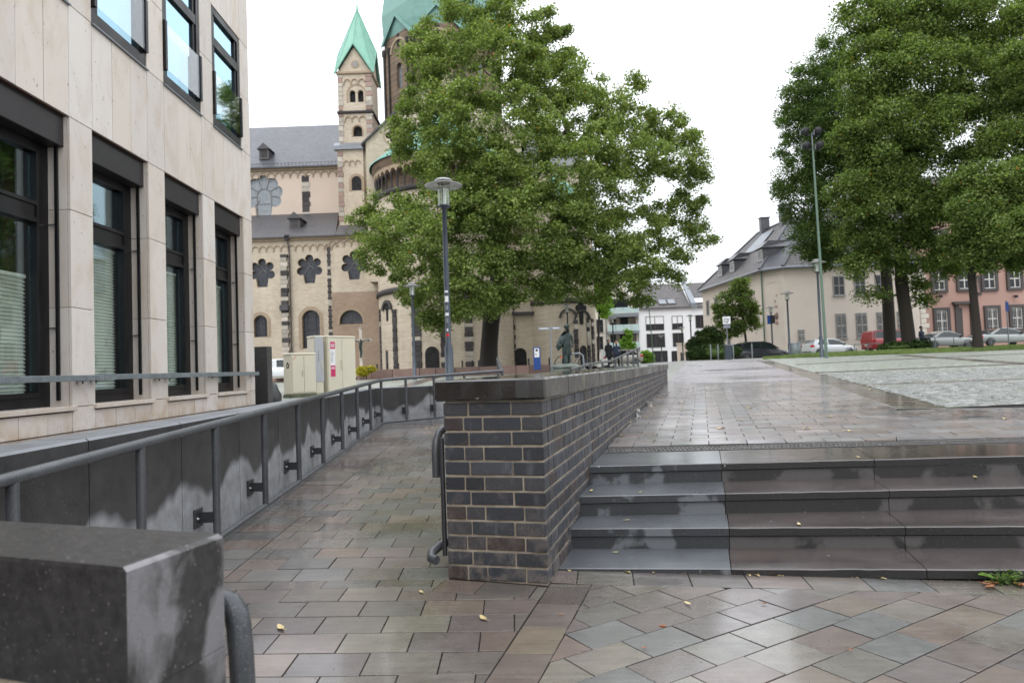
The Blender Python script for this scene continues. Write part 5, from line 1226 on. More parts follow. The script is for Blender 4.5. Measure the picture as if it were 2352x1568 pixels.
# slender tower
TX0, TX1, TY, TD = -17.38, -13.9, 71.0, 3.6; cxm = (TX0+TX1)/2
zc2 = pf(818, 258, TY)[1]; zc3 = pf(800, 343, TY)[1]; zsp = pf(800, 166, TY)[1]; zap = pf(814, 108, TY)[1]
hl = []
xw, zt = pf(818.5, 207, TY); _, zb = pf(818.5, 235, TY)
for s in (-.43, .43): hl.append(archpoly(xw+s, .62, zb, zt-.31, 8))
xw2, zt2 = pf(821, 289, TY); _, zb2 = pf(821, 314, TY); hl.append(archpoly(xw2, .95, zb2, zt2-.47, 8))
xw3, zt3 = pf(821, 408, TY); _, zb3 = pf(821, 440, TY); hl.append(archpoly(xw3, 1.05, zb3, zt3-.52, 8))
mb = MB(); holed(mb, [(TX0, 14), (TX1, 14), (TX1, zsp), (TX0, zsp)], hl, fY(TY), .4)
mb.add([(TX1, TY, 14), (TX1, TY+TD, 14), (TX1, TY+TD, zsp), (TX1, TY, zsp)], [(0, 1, 2, 3)]); mb.add([(TX0, TY, 14), (TX0, TY+TD, 14), (TX0, TY+TD, zsp), (TX0, TY, zsp)], [(3, 2, 1, 0)])
for (xa, ya, xb, yb) in ((TX0, TY, TX1, TY), (TX1, TY, TX1, TY+TD), (TX1, TY+TD, TX0, TY+TD), (TX0, TY+TD, TX0, TY)):
    mb.add([(xa, ya, zsp), (xb, yb, zsp), ((xa+xb)/2, (ya+yb)/2, zap)], [(0, 1, 2)])
tw = mb.build('tower', M['ch_brick'], ch, world=True)
for h in hl: pane(h, fY(TY), .38, 'louvre', M['dark'], tw)
m_ = MB(); m_.lathe([(.09, 0), (.07, zt-.4-zb), (.13, zt-.3-zb)], 8, (xw, TY+.1, zb)); m_.build('colonnette', M['basalt'], tw, world=True)
arch_ring(xw, 1.75, zb, zt-.35, TY, .16, .06); arch_ring(xw2, .97, zb2, zt2-.47, TY, .13, .05); arch_ring(xw3, 1.07, zb3, zt3-.52, TY, .3, .08)
for (z, t_, m__) in ((zc2, .28, 'basalt'), (zsp-.1, .3, 'ch_trim'), (zc3, .35, 'ch_trim'), (pf(800, 447, TY)[1], .25, 'basalt')):
    mb = MB(); e = .18; mb.cbox(TX0-e, TX1+e, TY-e, TY+TD+e, z-t_/2, z+t_/2, .06); mb.build('string_course', M[m__], tw, world=True)
mb = MB(); mb.add([(TX0-.5, TY-.7, zc3+.2), (TX1-.6, TY-.7, zc3+.2), (TX1-.6, TY+.1, zc3+.75), (TX0-.5, TY+.1, zc3+.75)], [(0, 1, 2, 3)]); mb.box(TX0-.5, TX1-.6, TY-.7, TY, zc3-.2, zc3+.19); mb.build('lean_to_roof', M['zinc'], tw, world=True)
mb = MB(); mb.box(TX0-.1, TX1-.95, TY-.45, TY-.001, 14, zc3-.2); mb.build('lower_stage', M['ch_brick'], tw, world=True)
m_ = MB(); m_.prism(archpoly(xw3, 1.0, zb3, zt3-.5, 8), -.02, 0, 0, lambda x, z, d: (x, TY-.452+d, z)); m_.build('louvre', M['dark'], tw, world=True); arch_ring(xw3, 1.07, zb3, zt3-.52, TY-.45, .28, .07)
frieze(TX0+.6, TX1-.6, TY, zc2-.75, .75, .3); frieze(TX0+.6, TX1-.6, TY, zsp-1.1, .75, .3); frieze(TX0+.45, TX1-1.2, TY-.45, pf(800, 378, TY)[1], .72, .3)
quoins(TX0-.05, TX0+.42, TY, zc3+.8, zc2-.2, .5, ('lightquoin', .5, False, 'redquoin')); quoins(TX0-.05, TX0+.42, TY, zc2+.2, zsp-.3, .5, ('lightquoin', .5, False, 'redquoin'))
quoins(TX1-.6, TX1+.02, TY, zc3+.3, zc2-.2, .5, ('lightquoin', .5, False, 'redquoin')); quoins(TX1-.6, TX1+.02, TY, zc2+.2, zsp-.3, .5, ('lightquoin', .5, False, 'redquoin'))
quoins(TX0-.15, TX0+.35, TY-.45, 17, zc3-.3, .5, ('lightquoin', .5, False, 'redquoin'))
xo, zo = pf(816, 148, TY); m_ = MB(); m_.prism(arc(xo, zo, .42, 0, 2*math.pi, 12)[:-1], -.06, .0, 0, lambda x, z, d: (x, TY+d, z)); m_.build('oculus_ring', M['ch_trim'], tw, world=True)
m_ = MB(); m_.prism(foilpoly(xo, zo, .14, .12, 4, None, 0, 270), -.08, -.061, 0, lambda x, z, d: (x, TY+d, z)); m_.build('oculus', M['greyglass'], tw, world=True)
# rhenish helm in eight copper planes
e = .3; cor = [(TX0-e, TY-e), (TX1+e, TY-e), (TX1+e, TY+TD+e), (TX0-e, TY+TD+e)]; tipx, tipy, tipz = cxm+.1, TY+TD/2, pf(821, 21, TY+1.8)[1]
mids = [((cor[i][0]+cor[(i+1) % 4][0])/2, (cor[i][1]+cor[(i+1) % 4][1])/2) for i in range(4)]
sp = None
for i in range(4):
    C_, A_, C2_ = cor[i], mids[i], cor[(i+1) % 4]
    for (a, b) in ((C_, A_), (A_, C2_)):
        za = zsp-.25 if a in cor else zap+.25; zb_ = zsp-.25 if b in cor else zap+.25
        m_ = MB(); n_ = 7; rows = []
        for k in range(n_+1):
            f = k/n_; rows.append([(a[0]+(tipx-a[0])*f, a[1]+(tipy-a[1])*f, za+(tipz-za)*f), (b[0]+(tipx-b[0])*f, b[1]+(tipy-b[1])*f, zb_+(tipz-zb_)*f)])
        for k in range(n_): m_.add([rows[k][0], rows[k][1], rows[k+1][1], rows[k+1][0]], [(0, 1, 2, 3)])
        m_.build('spire_plane', M['copper_bright' if i == 3 else 'copper'], tw, world=True)
m_ = MB()
for k in range(4):
    for (p_, z) in ((cor[k], zsp-.25), (mids[k], zap+.25)): m_.tube([(p_[0], p_[1], z), (tipx, tipy, tipz)], .05, 4)
    for q in (cor[k], cor[(k+1) % 4]): m_.tube([(mids[k][0], mids[k][1], zap+.25), (q[0], q[1], zsp-.25)], .09, 4)
m_.tube([(tipx, tipy, tipz-.8), (tipx, tipy, tipz+.6), (tipx, tipy, tipz+3)], [.2, .06, .03], 6); m_.build('spire_ridge', M['copper'], tw, world=True)
# transept gable behind the great conch
GYy = 66.2; mb = MB(); gl_, gz_ = pf(839.6, 325, GYy); xo, zo = pf(902.6, 310.6, GYy)
sl = .905; apx = -6.0; apz = gz_+(apx-gl_)*sl
mb2 = [(gl_, 10), (1.6, 10), (1.6, gz_), (apx, apz), (gl_, gz_)]
holed(mb, mb2, [foilpoly(xo, zo, .42, .34, 4, None, 0, 270)], fY(GYy), .4); mb.add([(gl_, GYy, 10), (gl_, GYy+8, 10), (gl_, GYy+8, gz_), (gl_, GYy, gz_)], [(0, 1, 2, 3)]); mb.build('transept_gable', M['ch_brick'], ch, world=True)
pane(foilpoly(xo, zo, .42, .34, 4, None, 0, 270), fY(GYy), .36, 'quatrefoil_window', M['dark'], ch)
m_ = MB(); rg = arc(xo, zo, 1.0, 0, 2*math.pi, 20); ri = arc(xo, zo, .86, 0, 2*math.pi, 20)
for i in range(20): m_.prism([rg[i], rg[i+1], ri[i+1], ri[i]], -.06, 0, 0, lambda x, z, d: (x, GYy+d, z))
m_.build('window_ring', M['ch_trim'], ch, world=True)
slope_roof('transept_roof', [(gl_-.4, GYy-.3, gz_-.25), (apx, GYy-.3, apz+.12), (apx, 80, apz+.12), (gl_-.4, 80, gz_-.25)], 'slate_dark', .2)
slope_roof('transept_roof', [(apx, GYy-.3, apz+.12), (2.0, GYy-.3, gz_-.25), (2.0, 80, gz_-.25), (apx, 80, apz+.12)], 'slate_dark', .2)
# great conch: rounded choir arm with dwarf gallery
KX, KY, KR = -5.95, 66.2, 6.75
def cyl(prof, n=40, mat='ch_brick', name='wall', c=(KX, KY), parent=None, a0=math.pi, a1=2*math.pi, smooth=True):
    m_ = MB(); m_.lathe(prof, n, (c[0], c[1], 0), 0, smooth, a0, a1); return m_.build(name, M[mat], parent or ch, world=True, recalc=False)
cyl([(KR, .3), (KR, 17.2)], mat='ch_brick', name='conch_wall')
cyl([(KR+.02, 17.2), (KR+.25, 17.3), (KR+.25, 17.65), (KR-.0, 17.7)], mat='basalt', name='gallery_sill')
cyl([(KR-.9, 17.6), (KR-.9, 20.3)], mat='ch_dark', name='gallery_back')
cyl([(KR+.05, 19.45), (KR+.05, 20.1), (KR+.3, 20.3), (KR+.3, 20.6)], mat='ch_dark', name='gallery_cornice')
cyl([(KR+.55, 20.5), (KR+.55, 20.62), (.2, 26.6)], mat='copper_bright', name='conch_roof', smooth=True)
nar = 26; colm = MB(); colm.lathe([(.13, 0), (.09, .12), (.08, 1.25), (.17, 1.5), (.17, 1.6)], 8); col_me = colm.mesh('gallery_column', M['basalt'])
wa = math.pi*KR/nar
am = MB(); am.prism(arc(0, 0, wa/2*1.0, 0, math.pi, 8)+[(-wa/2, .62), (wa/2, .62)][::-1] if False else [(wa/2, 0)]+[(wa/2, .6), (-wa/2, .6), (-wa/2, 0)]+arc(0, 0, wa/2*.8, math.pi, 0, 8), -.12, .3, 0, lambda x, z, d: (x, d, z)); arc_me = am.mesh('gallery_arch', M['ch_trim'])
for i in range(nar+1):
    a = math.pi+math.pi*i/nar; x, y = KX+(KR-.05)*math.cos(a), KY+(KR-.05)*math.sin(a)
    inst('gallery_column', col_me, ch, (x+14, y-68, 17.62-.7))
    if i < nar:
        a = math.pi+math.pi*(i+.5)/nar; inst('gallery_arch', arc_me, ch, (KX+(KR-.0)*math.cos(a)+14, KY+KR*math.sin(a)-68, 19.2-.7), a+math.pi/2)
# lower conch: string course, pilaster strips, blind pointed arches, small doors
zst = pf(890, 668, 61)[1]
cyl([(KR, zst-.25), (KR+.22, zst-.2), (KR+.22, zst+.15), (KR, zst+.3)], mat='basalt', name='string_course')
cyl([(KR, 13.2), (KR+.2, 13.3), (KR+.2, 13.6), (KR, 13.75)], mat='basalt', name='string_course')
def on_cyl(c, r, a, o=0): return (c[0]+(r+o)*math.cos(a), c[1]+(r+o)*math.sin(a))
def ang_for(px, c, r):
    rd = ray(px, 800); best = None
    for k in range(2000):
        a = math.pi+math.pi*k/2000; x, y = on_cyl(c, r, a); e_ = abs((x-0)*rd.y-(y-0)*rd.x)
        if (best is None or e_ < best[0]): best = (e_, a)
    return best[1]
def cyl_quoins(c, r, a, w_, z0, z1, h=.4, p=.8, side=0):
    z = z0; k = 0
    while z < z1:
        hh = h*random.uniform(.8, 1.2); m_ = MB(); m_.cbox(-w_/2-.04*(k % 2), w_/2+.04*(k % 2), -.12, .1, z+.012, z+hh-.012, .02)
        o = m_.build('quoin_stone', M['basalt' if random.random() < p else 'lightquoin'], ch); x, y = on_cyl(c, r, a); o.location = (x+14, y-68, -.7); o.rotation_euler = (0, 0, a+math.pi/2); z += hh; k += 1
for px, w_, p in ((876, .3, .85), (909, .5, .85), (958, .85, .9), (1021, .6, .9), (1078, .7, .85)):
    a = ang_for(px, (KX, KY), KR); cyl_quoins((KX, KY), KR, a, w_, 1.0, zst-.3 if px > 930 else 6.6, .42, p)
def cyl_feature(c, r, a, poly, d0, d1, name, mat):
    m_ = MB(); m_.prism(poly, d0, d1, 0, lambda x, z, d: (x, d, z)); o = m_.build(name, M[mat], ch); x, y = on_cyl(c, r, a); o.location = (x+14, y-68, -.7); o.rotation_euler = (0, 0, a+math.pi/2); return o
def ringpoly(w, t, zs, n=10, pointed=False):
    return arc(0, zs, w/2+t, 0, math.pi, n)+arc(0, zs, w/2, math.pi, 0, n)
aA = ang_for(892, (KX, KY), KR); cyl_feature((KX, KY), KR, aA, ringpoly(1.3, .28, 6.8), -.14, .05, 'blind_arch', 'basalt')
x, z = 0, pf(891, 703, 61)[1]; cyl_feature((KX, KY), KR, aA, foilpoly(0, z, .26, .24, 3, (.3, 1.25), 0, 180), -.04, .03, 'foil_window', 'dark')
cyl_feature((KX, KY), KR, ang_for(888.5, (KX, KY), KR), archpoly(0, .42, 1.3, pf(888, 808, 61)[1], 8), -.04, .03, 'slit_window', 'leaded')
cyl_feature((KX, KY), KR, ang_for(992, (KX, KY), KR), archpoly(0, 1.25, 1.0, pf(992, 812, 60)[1], 10), -.04, .03, 'barred_window', 'dark')
# choir body and buttressed middle part
cb = MB(); cb.box(-2, 8.0, 69, 80, .3, 21.5); cb.build('choir_body', M['ch_brick'], ch, world=True)
slope_roof('choir_roof', [(-2.5, 68.4, 21.4), (8.5, 68.4, 21.4), (6.5, 74.5, 27), (-2.5, 74.5, 27)], 'slate')
slope_roof('choir_roof', [(8.5, 68.4, 21.4), (8.5, 81, 21.4), (6.5, 75, 27), (6.5, 74.5, 27)], 'slate')
MY = 63.5; mb = MB(); mb.box(-.6, 5.0, MY, 69, .3, 12.5); mb.build('buttressed_wall', M['ch_brick'], ch, world=True)
x0, z0 = pf(1195, 836, MY); m_ = MB(); m_.prism(archpoly(pf(1195.5, 820, MY)[0], 1.15, .9, pf(1195, 813, MY)[1], 10), -.03, .02, 0, lambda x, z, d: (x, MY+d, z)); m_.build('barred_window', M['dark'], ch, world=True)
x0, _ = pf(1182, 800, MY); x1, z1 = pf(1236, 719, MY)
mb = MB(); mb.cbox(-.65, x1+.1, MY-.35, MY, z1-.15, z1+.15, .04); mb.cbox(x1+.6, 5.05, MY-.35, MY, z1-.35, z1+.35, .04); mb.build('string_course', M['basalt'], ch, world=True)
for (pa, pb, yA, yB, p) in ((1163, 1181, 836, 640, .95), (1226, 1241, 836, 560, .8), (1274, 1290, 836, 560, .85)):
    xa, _ = pf(pa, 760, MY); xb, _ = pf(pb, 760, MY); quoins(xa, xb, MY, .9, 12, .42, ('basalt', p, False, 'lightquoin'), th=.12)
mb = MB(); xp, _ = pf(1150, 760, MY-.3); mb.tube([(xp, MY-.3, .9), (xp-.1, MY-.3, 9)], .07, 6); mb.build('downpipe', M['redstone'], ch, world=True)
# right rounded tower with blind arcade
QX, QY, QR = 4.85, 64.8, 3.15
cyl([(QR, .3), (QR, 16)], 28, 'ch_brick', 'round_wall', (QX, QY), None, math.pi*1.0, math.pi*2.35)
zs = pf(1330, 690, 62)[1]; cyl([(QR, zs-.25), (QR+.15, zs-.2), (QR+.15, zs+.2), (QR, zs+.25)], 28, 'basalt', 'string_course', (QX, QY), None, math.pi, math.pi*2.35)
cyl([(QR+.35, 16), (QR+.35, 16.2), (0, 19.5)], 28, 'copper_bright', 'round_roof', (QX, QY), None, 0, math.pi*2)
for (px, w_) in ((1308, 1.35), (1340, 1.5)):
    a = ang_for(px, (QX, QY), QR); zz = pf(px, 712 if px < 1320 else 716, 62)[1]; cyl_feature((QX, QY), QR, a, ringpoly(w_, .17, zz-.7), -.12, .05, 'blind_arch', 'basalt')
for px in (1324, 1352, 1362): cyl_quoins((QX, QY), QR, ang_for(px, (QX, QY), QR), .34, .9, pf(px, 722, 62)[1]-.4, .42, .7)
a = ang_for(1338, (QX, QY), QR); z = pf(1338, 707, 62)[1]; cyl_feature((QX, QY), QR, a, foilpoly(0, z, .33, .27, 3, (.34, 1.5), 0, 180), -.05, .03, 'foil_window', 'dark')
cyl_feature((QX, QY), QR, ang_for(1339.5, (QX, QY), QR), archpoly(0, .7, .9, pf(1338, 802, 62)[1], 8), -.05, .03, 'slit_window', 'dark')
# octagonal crossing tower with gables and copper dome
OX, OY, OA = -7.2, 82.8, 6.76; hs = OA*math.tan(math.pi/8); zb_, zv, zg = 26.0, pf(944, 69, 76)[1], pf(1002, 14, 76)[1]
def face(i):
    a = -math.pi/2+i*math.pi/4; c_, s_ = math.cos(a), math.sin(a); return lambda u, d, z: (OX+(OA-d)*c_-u*s_, OY+(OA-d)*s_+u*c_, z)
octo = None
for i in (-2, -1, 0, 1, 2):
    f = face(i); mb = MB(); zw = pf(907, 180, 79)[1]; hh = [archpoly(0, 1.0, zw-1.6, zw+.9, 8)]
    holed(mb, [(-hs, zb_), (hs, zb_), (hs, zv), (0, zg), (-hs, zv)], hh, f, .4); fc = mb.build('drum_wall', M['ch_dark'], ch, world=True, recalc=False)
    m_ = MB(); m_.prism(hh[0], .38, .42, 0, lambda x, z, d: f(x, d, z)); m_.build('drum_window', M['greyglass'], fc, world=True)
    m_ = MB()
    for u in (-hs+.12, -hs+1.0, hs-1.0, hs-.12): m_.tube([f(u, -.12, zb_+4), f(u, -.12, zv-1.2), f(u, -.12, zv-1.1), f(u, -.12, zv-.5)], [.11, .11, .22, .26], 8)
    m_.build('drum_columns', M['basalt'], fc, world=True, kind='stuff')
    m_ = MB(); m_.prism(ringpoly(2.6, .3, zv-1.4), -.1, .02, 0, lambda x, z, d: f(x, d, z)); m_.build('blind_arch', M['ch_trim'], fc, world=True)
    m_ = MB(); m_.prism(archpoly(0, .55, zv-.9, zv+.4, 6), -.02, .02, 0, lambda x, z, d: f(x, d, z)); m_.build('gable_window', M['dark'], fc, world=True)
    m_ = MB(); zz_ = pf(944, 253, 76)[1]; m_.add([f(-hs-.1, -.25, zz_-.3), f(hs+.1, -.25, zz_-.3), f(hs+.1, -.25, zz_+.1), f(-hs-.1, -.25, zz_+.1), f(-hs, 0, zz_+.4), f(hs, 0, zz_+.4), f(-hs, 0, zz_-.5), f(hs, 0, zz_-.5)], [(0, 1, 2, 3), (3, 2, 5, 4), (6, 7, 1, 0)]); m_.build('string_course', M['basalt'], fc, world=True)
    # gable roof planes running back into the dome, with a thick verge
    for s in (-1, 1):
        m_ = MB(); A_, B_ = f(s*(hs+.15), -.45, zv-.15), f(0, -.45, zg+.3); A2, B2 = (OX, OY, zv+4.0), (OX, OY, zg+.9)
        m_.add([A_, B_, B2, A2, f(s*(hs+.15), -.45, zv-.5), f(0, -.45, zg-.1)], [(0, 1, 2, 3), (4, 5, 1, 0)]); m_.build('gable_roof', M['copper2'], fc, world=True)
m_ = MB(); m_.lathe([(7.1, zv-.6), (7.45, zv+1.5), (7.55, zv+3.6), (7.2, zv+6), (6.2, zv+8.5), (4.6, zv+11), (2.6, zv+13), (.3, zv+15.5)], 8, (OX, OY, 0), 0, False, math.pi/8, math.pi/8+2*math.pi); m_.build('dome', M['copper2'], ch, world=True)
# crucifix, planter wall, shrub
cr = Py(831, 857, 50); cz = .74
cx_ = thing('crucifix', 'tall grey stone crucifix with green bronze figure in front of the church wall', 'crucifix', (cr.x, 50, cz))
zt = Py(831, 752, 50).z-cz; za = Py(831, 782, 50).z-cz
m_ = MB(); m_.cbox(-.3, .3, -.25, .25, -.1, .5, .03); m_.cbox(-.2, .2, -.16, .16, .5, .75, .03); m_.cbox(-.11, .11, -.09, .09, .75, zt-.15, .02); m_.build('shaft', M['lightquoin'], cx_)
m_ = MB(); m_.cbox(-.62, .62, -.08, .08, za-.1, za+.1, .02)
for (x, z) in ((-.66, za), (.66, za), (0, zt-.1)):
    for (dx_, dz_) in ((0, .09), (.09, 0), (0, -.09), (-.09, 0)): m_.prism(arc(x+dx_, z+dz_, .085, 0, 2*math.pi, 8)[:-1], -.08, .08, 0, lambda x, z, d: (x, d, z))
m_.build('cross_arms', M['lightquoin'], cx_)
bm_ = MB(); bm_.tube([(0, -.2, za-1.25), (.03, -.22, za-.85), (-.02, -.2, za-.5), (0, -.19, za-.2), (0, -.2, za-.05)], [.05, .08, .1, .12, .05], 8); bm_.ico((.03, -.24, za+.03), .08, 1); bm_.tube([(0, -.18, za-.12), (-.25, -.16, za-.0), (-.48, -.14, za+.06)], [.05, .035, .025], 6); bm_.tube([(0, -.18, za-.12), (.25, -.16, za-.0), (.48, -.14, za+.06)], [.05, .035, .025], 6)
bm_.build('figure', M['bronze'], cx_)
PWY = 44.5; pw = thing('planter_wall', 'low wall of reddish stone blocks in front of the church, under the plane tree', 'low wall', (-3, PWY, .7))
xs_ = [815+(1272-815)*k/10 for k in range(11)]; xs_ = [819, 853, 901, 963, 1000, 1045, 1100, 1150, 1185, 1216, 1263]
for a_, b_ in zip(xs_[:-1], xs_[1:]):
    A_, B_ = Py(a_, 848, PWY), Py(b_, 846, PWY); zt = Py((a_+b_)/2, 846.0-((a_+b_)/2-950)*.028, PWY).z
    m_ = MB(); m_.cbox(A_.x+.015, B_.x-.015, PWY, PWY+.45, .55, zt, .02); m_.build('stone_block', M['redstone'], pw, world=True)
mb = MB(); mb.add([(-16, PWY+.45, 1.05), (9, PWY+.45, 1.1), (9, 64, 1.15), (-16, 64, 1.0)], [(0, 1, 2, 3)]); mb.build('raised_bed', M['earth'], None, kind='structure', recalc=False)
nb_ = 16
bol = MB(); bol.lathe([(.07, 0), (.07, .7), (.09, .75), (.05, .82), (0, .83)], 8); bol_me = bol.mesh('bollard', M['basalt'])
for i, px in enumerate((866, 890, 915, 1028, 1040, 1062, 1085, 1100, 1136, 1215, 1262)):
    v = Py(px, 840, 55); o = inst('bollard', bol_me, None, (v.x, 55, 1.05), label='dark bollard by the church base, '+['leftmost of the row', 'second from the left', 'left of the grey cobble lamp', 'just left of the stickered lamp pole', 'just right of the stickered lamp pole', 'between stickered lamp and plane trunk, left one', 'between stickered lamp and plane trunk, middle one', 'touching the left of the plane trunk', 'right of the plane trunk', 'left of the blue ticket machine', 'at the street name sign post'][i], cat='bollard', group='bollards before the church')

# ================================================================== HOUSES ON THE RIGHT
def sub(name, mb, mat, parent): return mb.build(name, M[mat] if isinstance(mat, str) else mat, parent, world=True)
def fwindow(parent, x0, x1, z0, z1, Y, frame='greyframe', glassm='winglass', surround=None, bars=0, mullion=True, transom=.5, depth=.12, name='window', sill=True):
    fw = .07; Y -= .075
    m_ = MB(); m_.box(x0, x1, Y-.01, Y+depth-.05, z0, z0+fw); m_.box(x0, x1, Y-.01, Y+depth-.05, z1-fw, z1); m_.box(x0, x0+fw, Y-.01, Y+depth-.05, z0+fw, z1-fw); m_.box(x1-fw, x1, Y-.01, Y+depth-.05, z0+fw, z1-fw)
    xm = (x0+x1)/2
    if mullion: m_.box(xm-.04, xm+.04, Y-.012, Y+.05, z0+fw, z1-fw)
    if transom: zt = z0+(z1-z0)*transom; m_.box(x0+fw, xm-.04, Y-.011, Y+.05, zt-.04, zt+.04); m_.box(xm+.04, x1-fw, Y-.011, Y+.05, zt-.04, zt+.04)
    wn = sub(name, m_, frame, parent)
    m_ = MB(); m_.box(x0+fw, x1-fw, Y+.051, Y+.06, z0+fw, z1-fw); sub('pane', m_, glassm, wn)
    if bars:
        m_ = MB()
        for k in range(bars): x = x0+.1+(x1-x0-.2)*k/(bars-1); m_.box(x-.008, x+.008, Y-.08, Y-.065, z0+.05, z1-.05)
        for k in range(3): z = z0+.3+(z1-z0-.5)*k/2; m_.box(x0+.05, x1-.05, Y-.085, Y-.08, z-.012, z+.012)
        m_.build('window_bars', M['whiteframe'], wn, world=True, kind='stuff')
    if surround:
        t_ = .24; m_ = MB(); m_.box(x0-t_, x0, Y-.12, Y+.1, z0-t_, z1+t_); m_.box(x1, x1+t_, Y-.12, Y+.1, z0-t_, z1+t_); m_.box(x0, x1, Y-.12, Y+.1, z1, z1+t_); m_.box(x0, x1, Y-.12, Y+.1, z0-t_, z0); sub('window_surround', m_, surround, wn)
    elif sill: m_ = MB(); m_.box(x0-.06, x1+.06, Y-.09, Y+.02, z0-.13, z0-.01); sub('sill', m_, 'greyframe', wn)
    return wn
HY = 62.0
hx0 = Py(1803, 760, HY).x; hx1 = Py(2112, 700, HY).x; hz = Py(1850, 612, HY).z; gz = 1.25
A0 = Vector((hx0, HY)); B0 = Vector((Py(1757, 700, 63.4).x, 63.4)); C0 = Vector((Py(1616, 740, 80).x, 80.0))
ho = thing('cream_house', 'cream rendered house with steep grey tiled hip roof, dormers and solar panels', 'house', (hx0, HY, gz))
mb = MB(); E_ = [(A0.x, A0.y), (hx1, HY), (hx1, HY+11), (C0.x+11, 80), (C0.x, C0.y), (B0.x, B0.y)]
n = len(E_); mb.add([(x, y, .5) for x, y in E_]+[(x, y, hz) for x, y in E_], [(i, (i+1) % n, n+(i+1) % n, n+i) for i in range(n)]+[tuple(range(n, 2*n))]); sub('wall', mb, 'cream', ho)
ov = .45; zr = hz+5.6
def rf(name, pts, mat='tile_roof'): m_ = MB(); m_.add(pts, [tuple(range(len(pts)))]); m_.add([(x, y, z-.18) for x, y, z in pts], [tuple(range(len(pts)))[::-1]]); n = len(pts); m_.f += [(i, (i+1) % n, n+(i+1) % n, n+i) for i in range(n)]; m_.m += [0]*n; m_.sm += [False]*n; return m_.build(name, M[mat], ho, world=True)
R1, R2 = (28.2, 67.6, zr), (27.6, 75, zr); R3, R4 = (30.5, 67.6, zr+.6), (hx1+1, 67.6, zr+.6)
wA, wB, wC = (A0.x-.1, A0.y-ov, hz), (B0.x-ov, B0.y-.25, hz), (C0.x-ov, C0.y+ov, hz)
r_s = rf('roof_slope', [wB, R1, R2, wC]); rf('roof_slope', [wA, (hx1, HY-ov, hz), R4, R3]); rf('roof_slope', [wA, R3, R1, wB], 'slate'); rf('roof_slope', [wC, R2, (C0.x+11, 80+ov, hz)]); rf('roof_slope', [R2, R1, (33, 72, hz+2), (C0.x+11, 80, hz)])
mb = MB(); mb.tube([(wC[0], wC[1], hz-.08), (wB[0], wB[1], hz-.08), (wA[0], wA[1], hz-.08), (hx1, HY-ov, hz-.08)], .13, 6); sub('gutter', mb, 'zinc', ho)
mb = MB(); mb.tube([(wB[0], wB[1], hz+.05), R1], .16, 6); mb.tube([(wA[0], wA[1], hz+.05), R3], .16, 6); mb.tube([R1, R2], .14, 6); mb.tube([R3, R4], .14, 6); mb.tube([R2, (wC[0], wC[1], hz+.05)], .14, 6); sub('ridge_tiles', mb, 'slate', ho)
for (x, y, h_, w_) in ((28.0, 68.3, 1.5, .55), (27.6, 73, 1.2, .45)):
    m_ = MB(); m_.box(x-w_, x+w_, y-w_*.7, y+w_*.7, zr-1.5, zr+h_); m_.box(x-w_-.08, x+w_+.08, y-w_*.7-.08, y+w_*.7+.08, zr+h_, zr+h_+.1); sub('chimney', m_, 'slate', ho)
# dormers and solar panels on the long side slope
def on_slope(f, g, o=0):        # f along the eave (0 near .. 1 far), g up the slope
    a = Vector(wB)+(Vector(wC)-Vector(wB))*f; b = Vector(R1)+(Vector(R2)-Vector(R1))*f; n_ = Vector((-.65, 0, .75)).normalized(); return a+(b-a)*g+n_*o
for f in (.06, .5, .72):
    p_ = on_slope(f, .16); m_ = MB(); x, y, z = p_; dy = .75
    m_.box(x+.0, x+2.6, y-dy, y+dy, z-.2, z+1.35); m_.add([(x-.25, y-dy-.2, z+1.3), (x+.5, y-dy-.1, z+1.95), (x+3.4, y-.1, z+2.1), (x+.5, y+dy+.1, z+1.95), (x-.25, y+dy+.2, z+1.3), (x+3.2, y-dy-.2, z+1.4), (x+3.2, y+dy+.2, z+1.4)], [(0, 1, 3, 4), (0, 5, 2, 1), (1, 2, 3), (3, 2, 6, 4), (0, 4, 6, 5)]); dm = sub('dormer', m_, 'slate', ho)
    m_ = MB(); m_.box(x-.03, x-.005, y-dy+.1, y+dy-.1, z+.15, z+1.2); wn = sub('dormer_window', m_, 'whiteframe', dm); m_ = MB(); m_.box(x-.045, x-.031, y-dy+.22, y-.05, z+.25, z+1.1); m_.box(x-.045, x-.031, y+.05, y+dy-.22, z+.25, z+1.1); sub('pane', m_, 'winglass', wn)
def solar(pts):
    for i in range(4):
        a = pts[0]+(pts[1]-pts[0])*i/4; b = pts[0]+(pts[1]-pts[0])*(i+.97)/4; c = pts[3]+(pts[2]-pts[3])*(i+.97)/4; d = pts[3]+(pts[2]-pts[3])*i/4
        m_ = MB(); m_.add([a, b, c, d]+[q+Vector((0, 0, -.08)) for q in (a, b, c, d)], [(0, 1, 2, 3), (4, 5, 1, 0), (5, 6, 2, 1), (6, 7, 3, 2), (7, 4, 0, 3)]); sub('solar_panel', m_, M['zinc'], ho)
solar([on_slope(.30, .5, .15), on_slope(.62, .5, .15), on_slope(.62, .88, .15), on_slope(.30, .88, .15)]); 
a_, b_ = Vector(wA), Vector(wB); solar([a_*.35+b_*.65+(Vector(R1)-b_)*.55+Vector((0, -.2, .15)), a_*.8+b_*.2+(Vector(R1)-b_)*.55+Vector((.4, -.2, .3)), a_*.8+b_*.2+(Vector(R1)-b_)*.9+Vector((.9, 0, .3)), a_*.35+b_*.65+(Vector(R1)-b_)*.9+Vector((.3, 0, .15))])
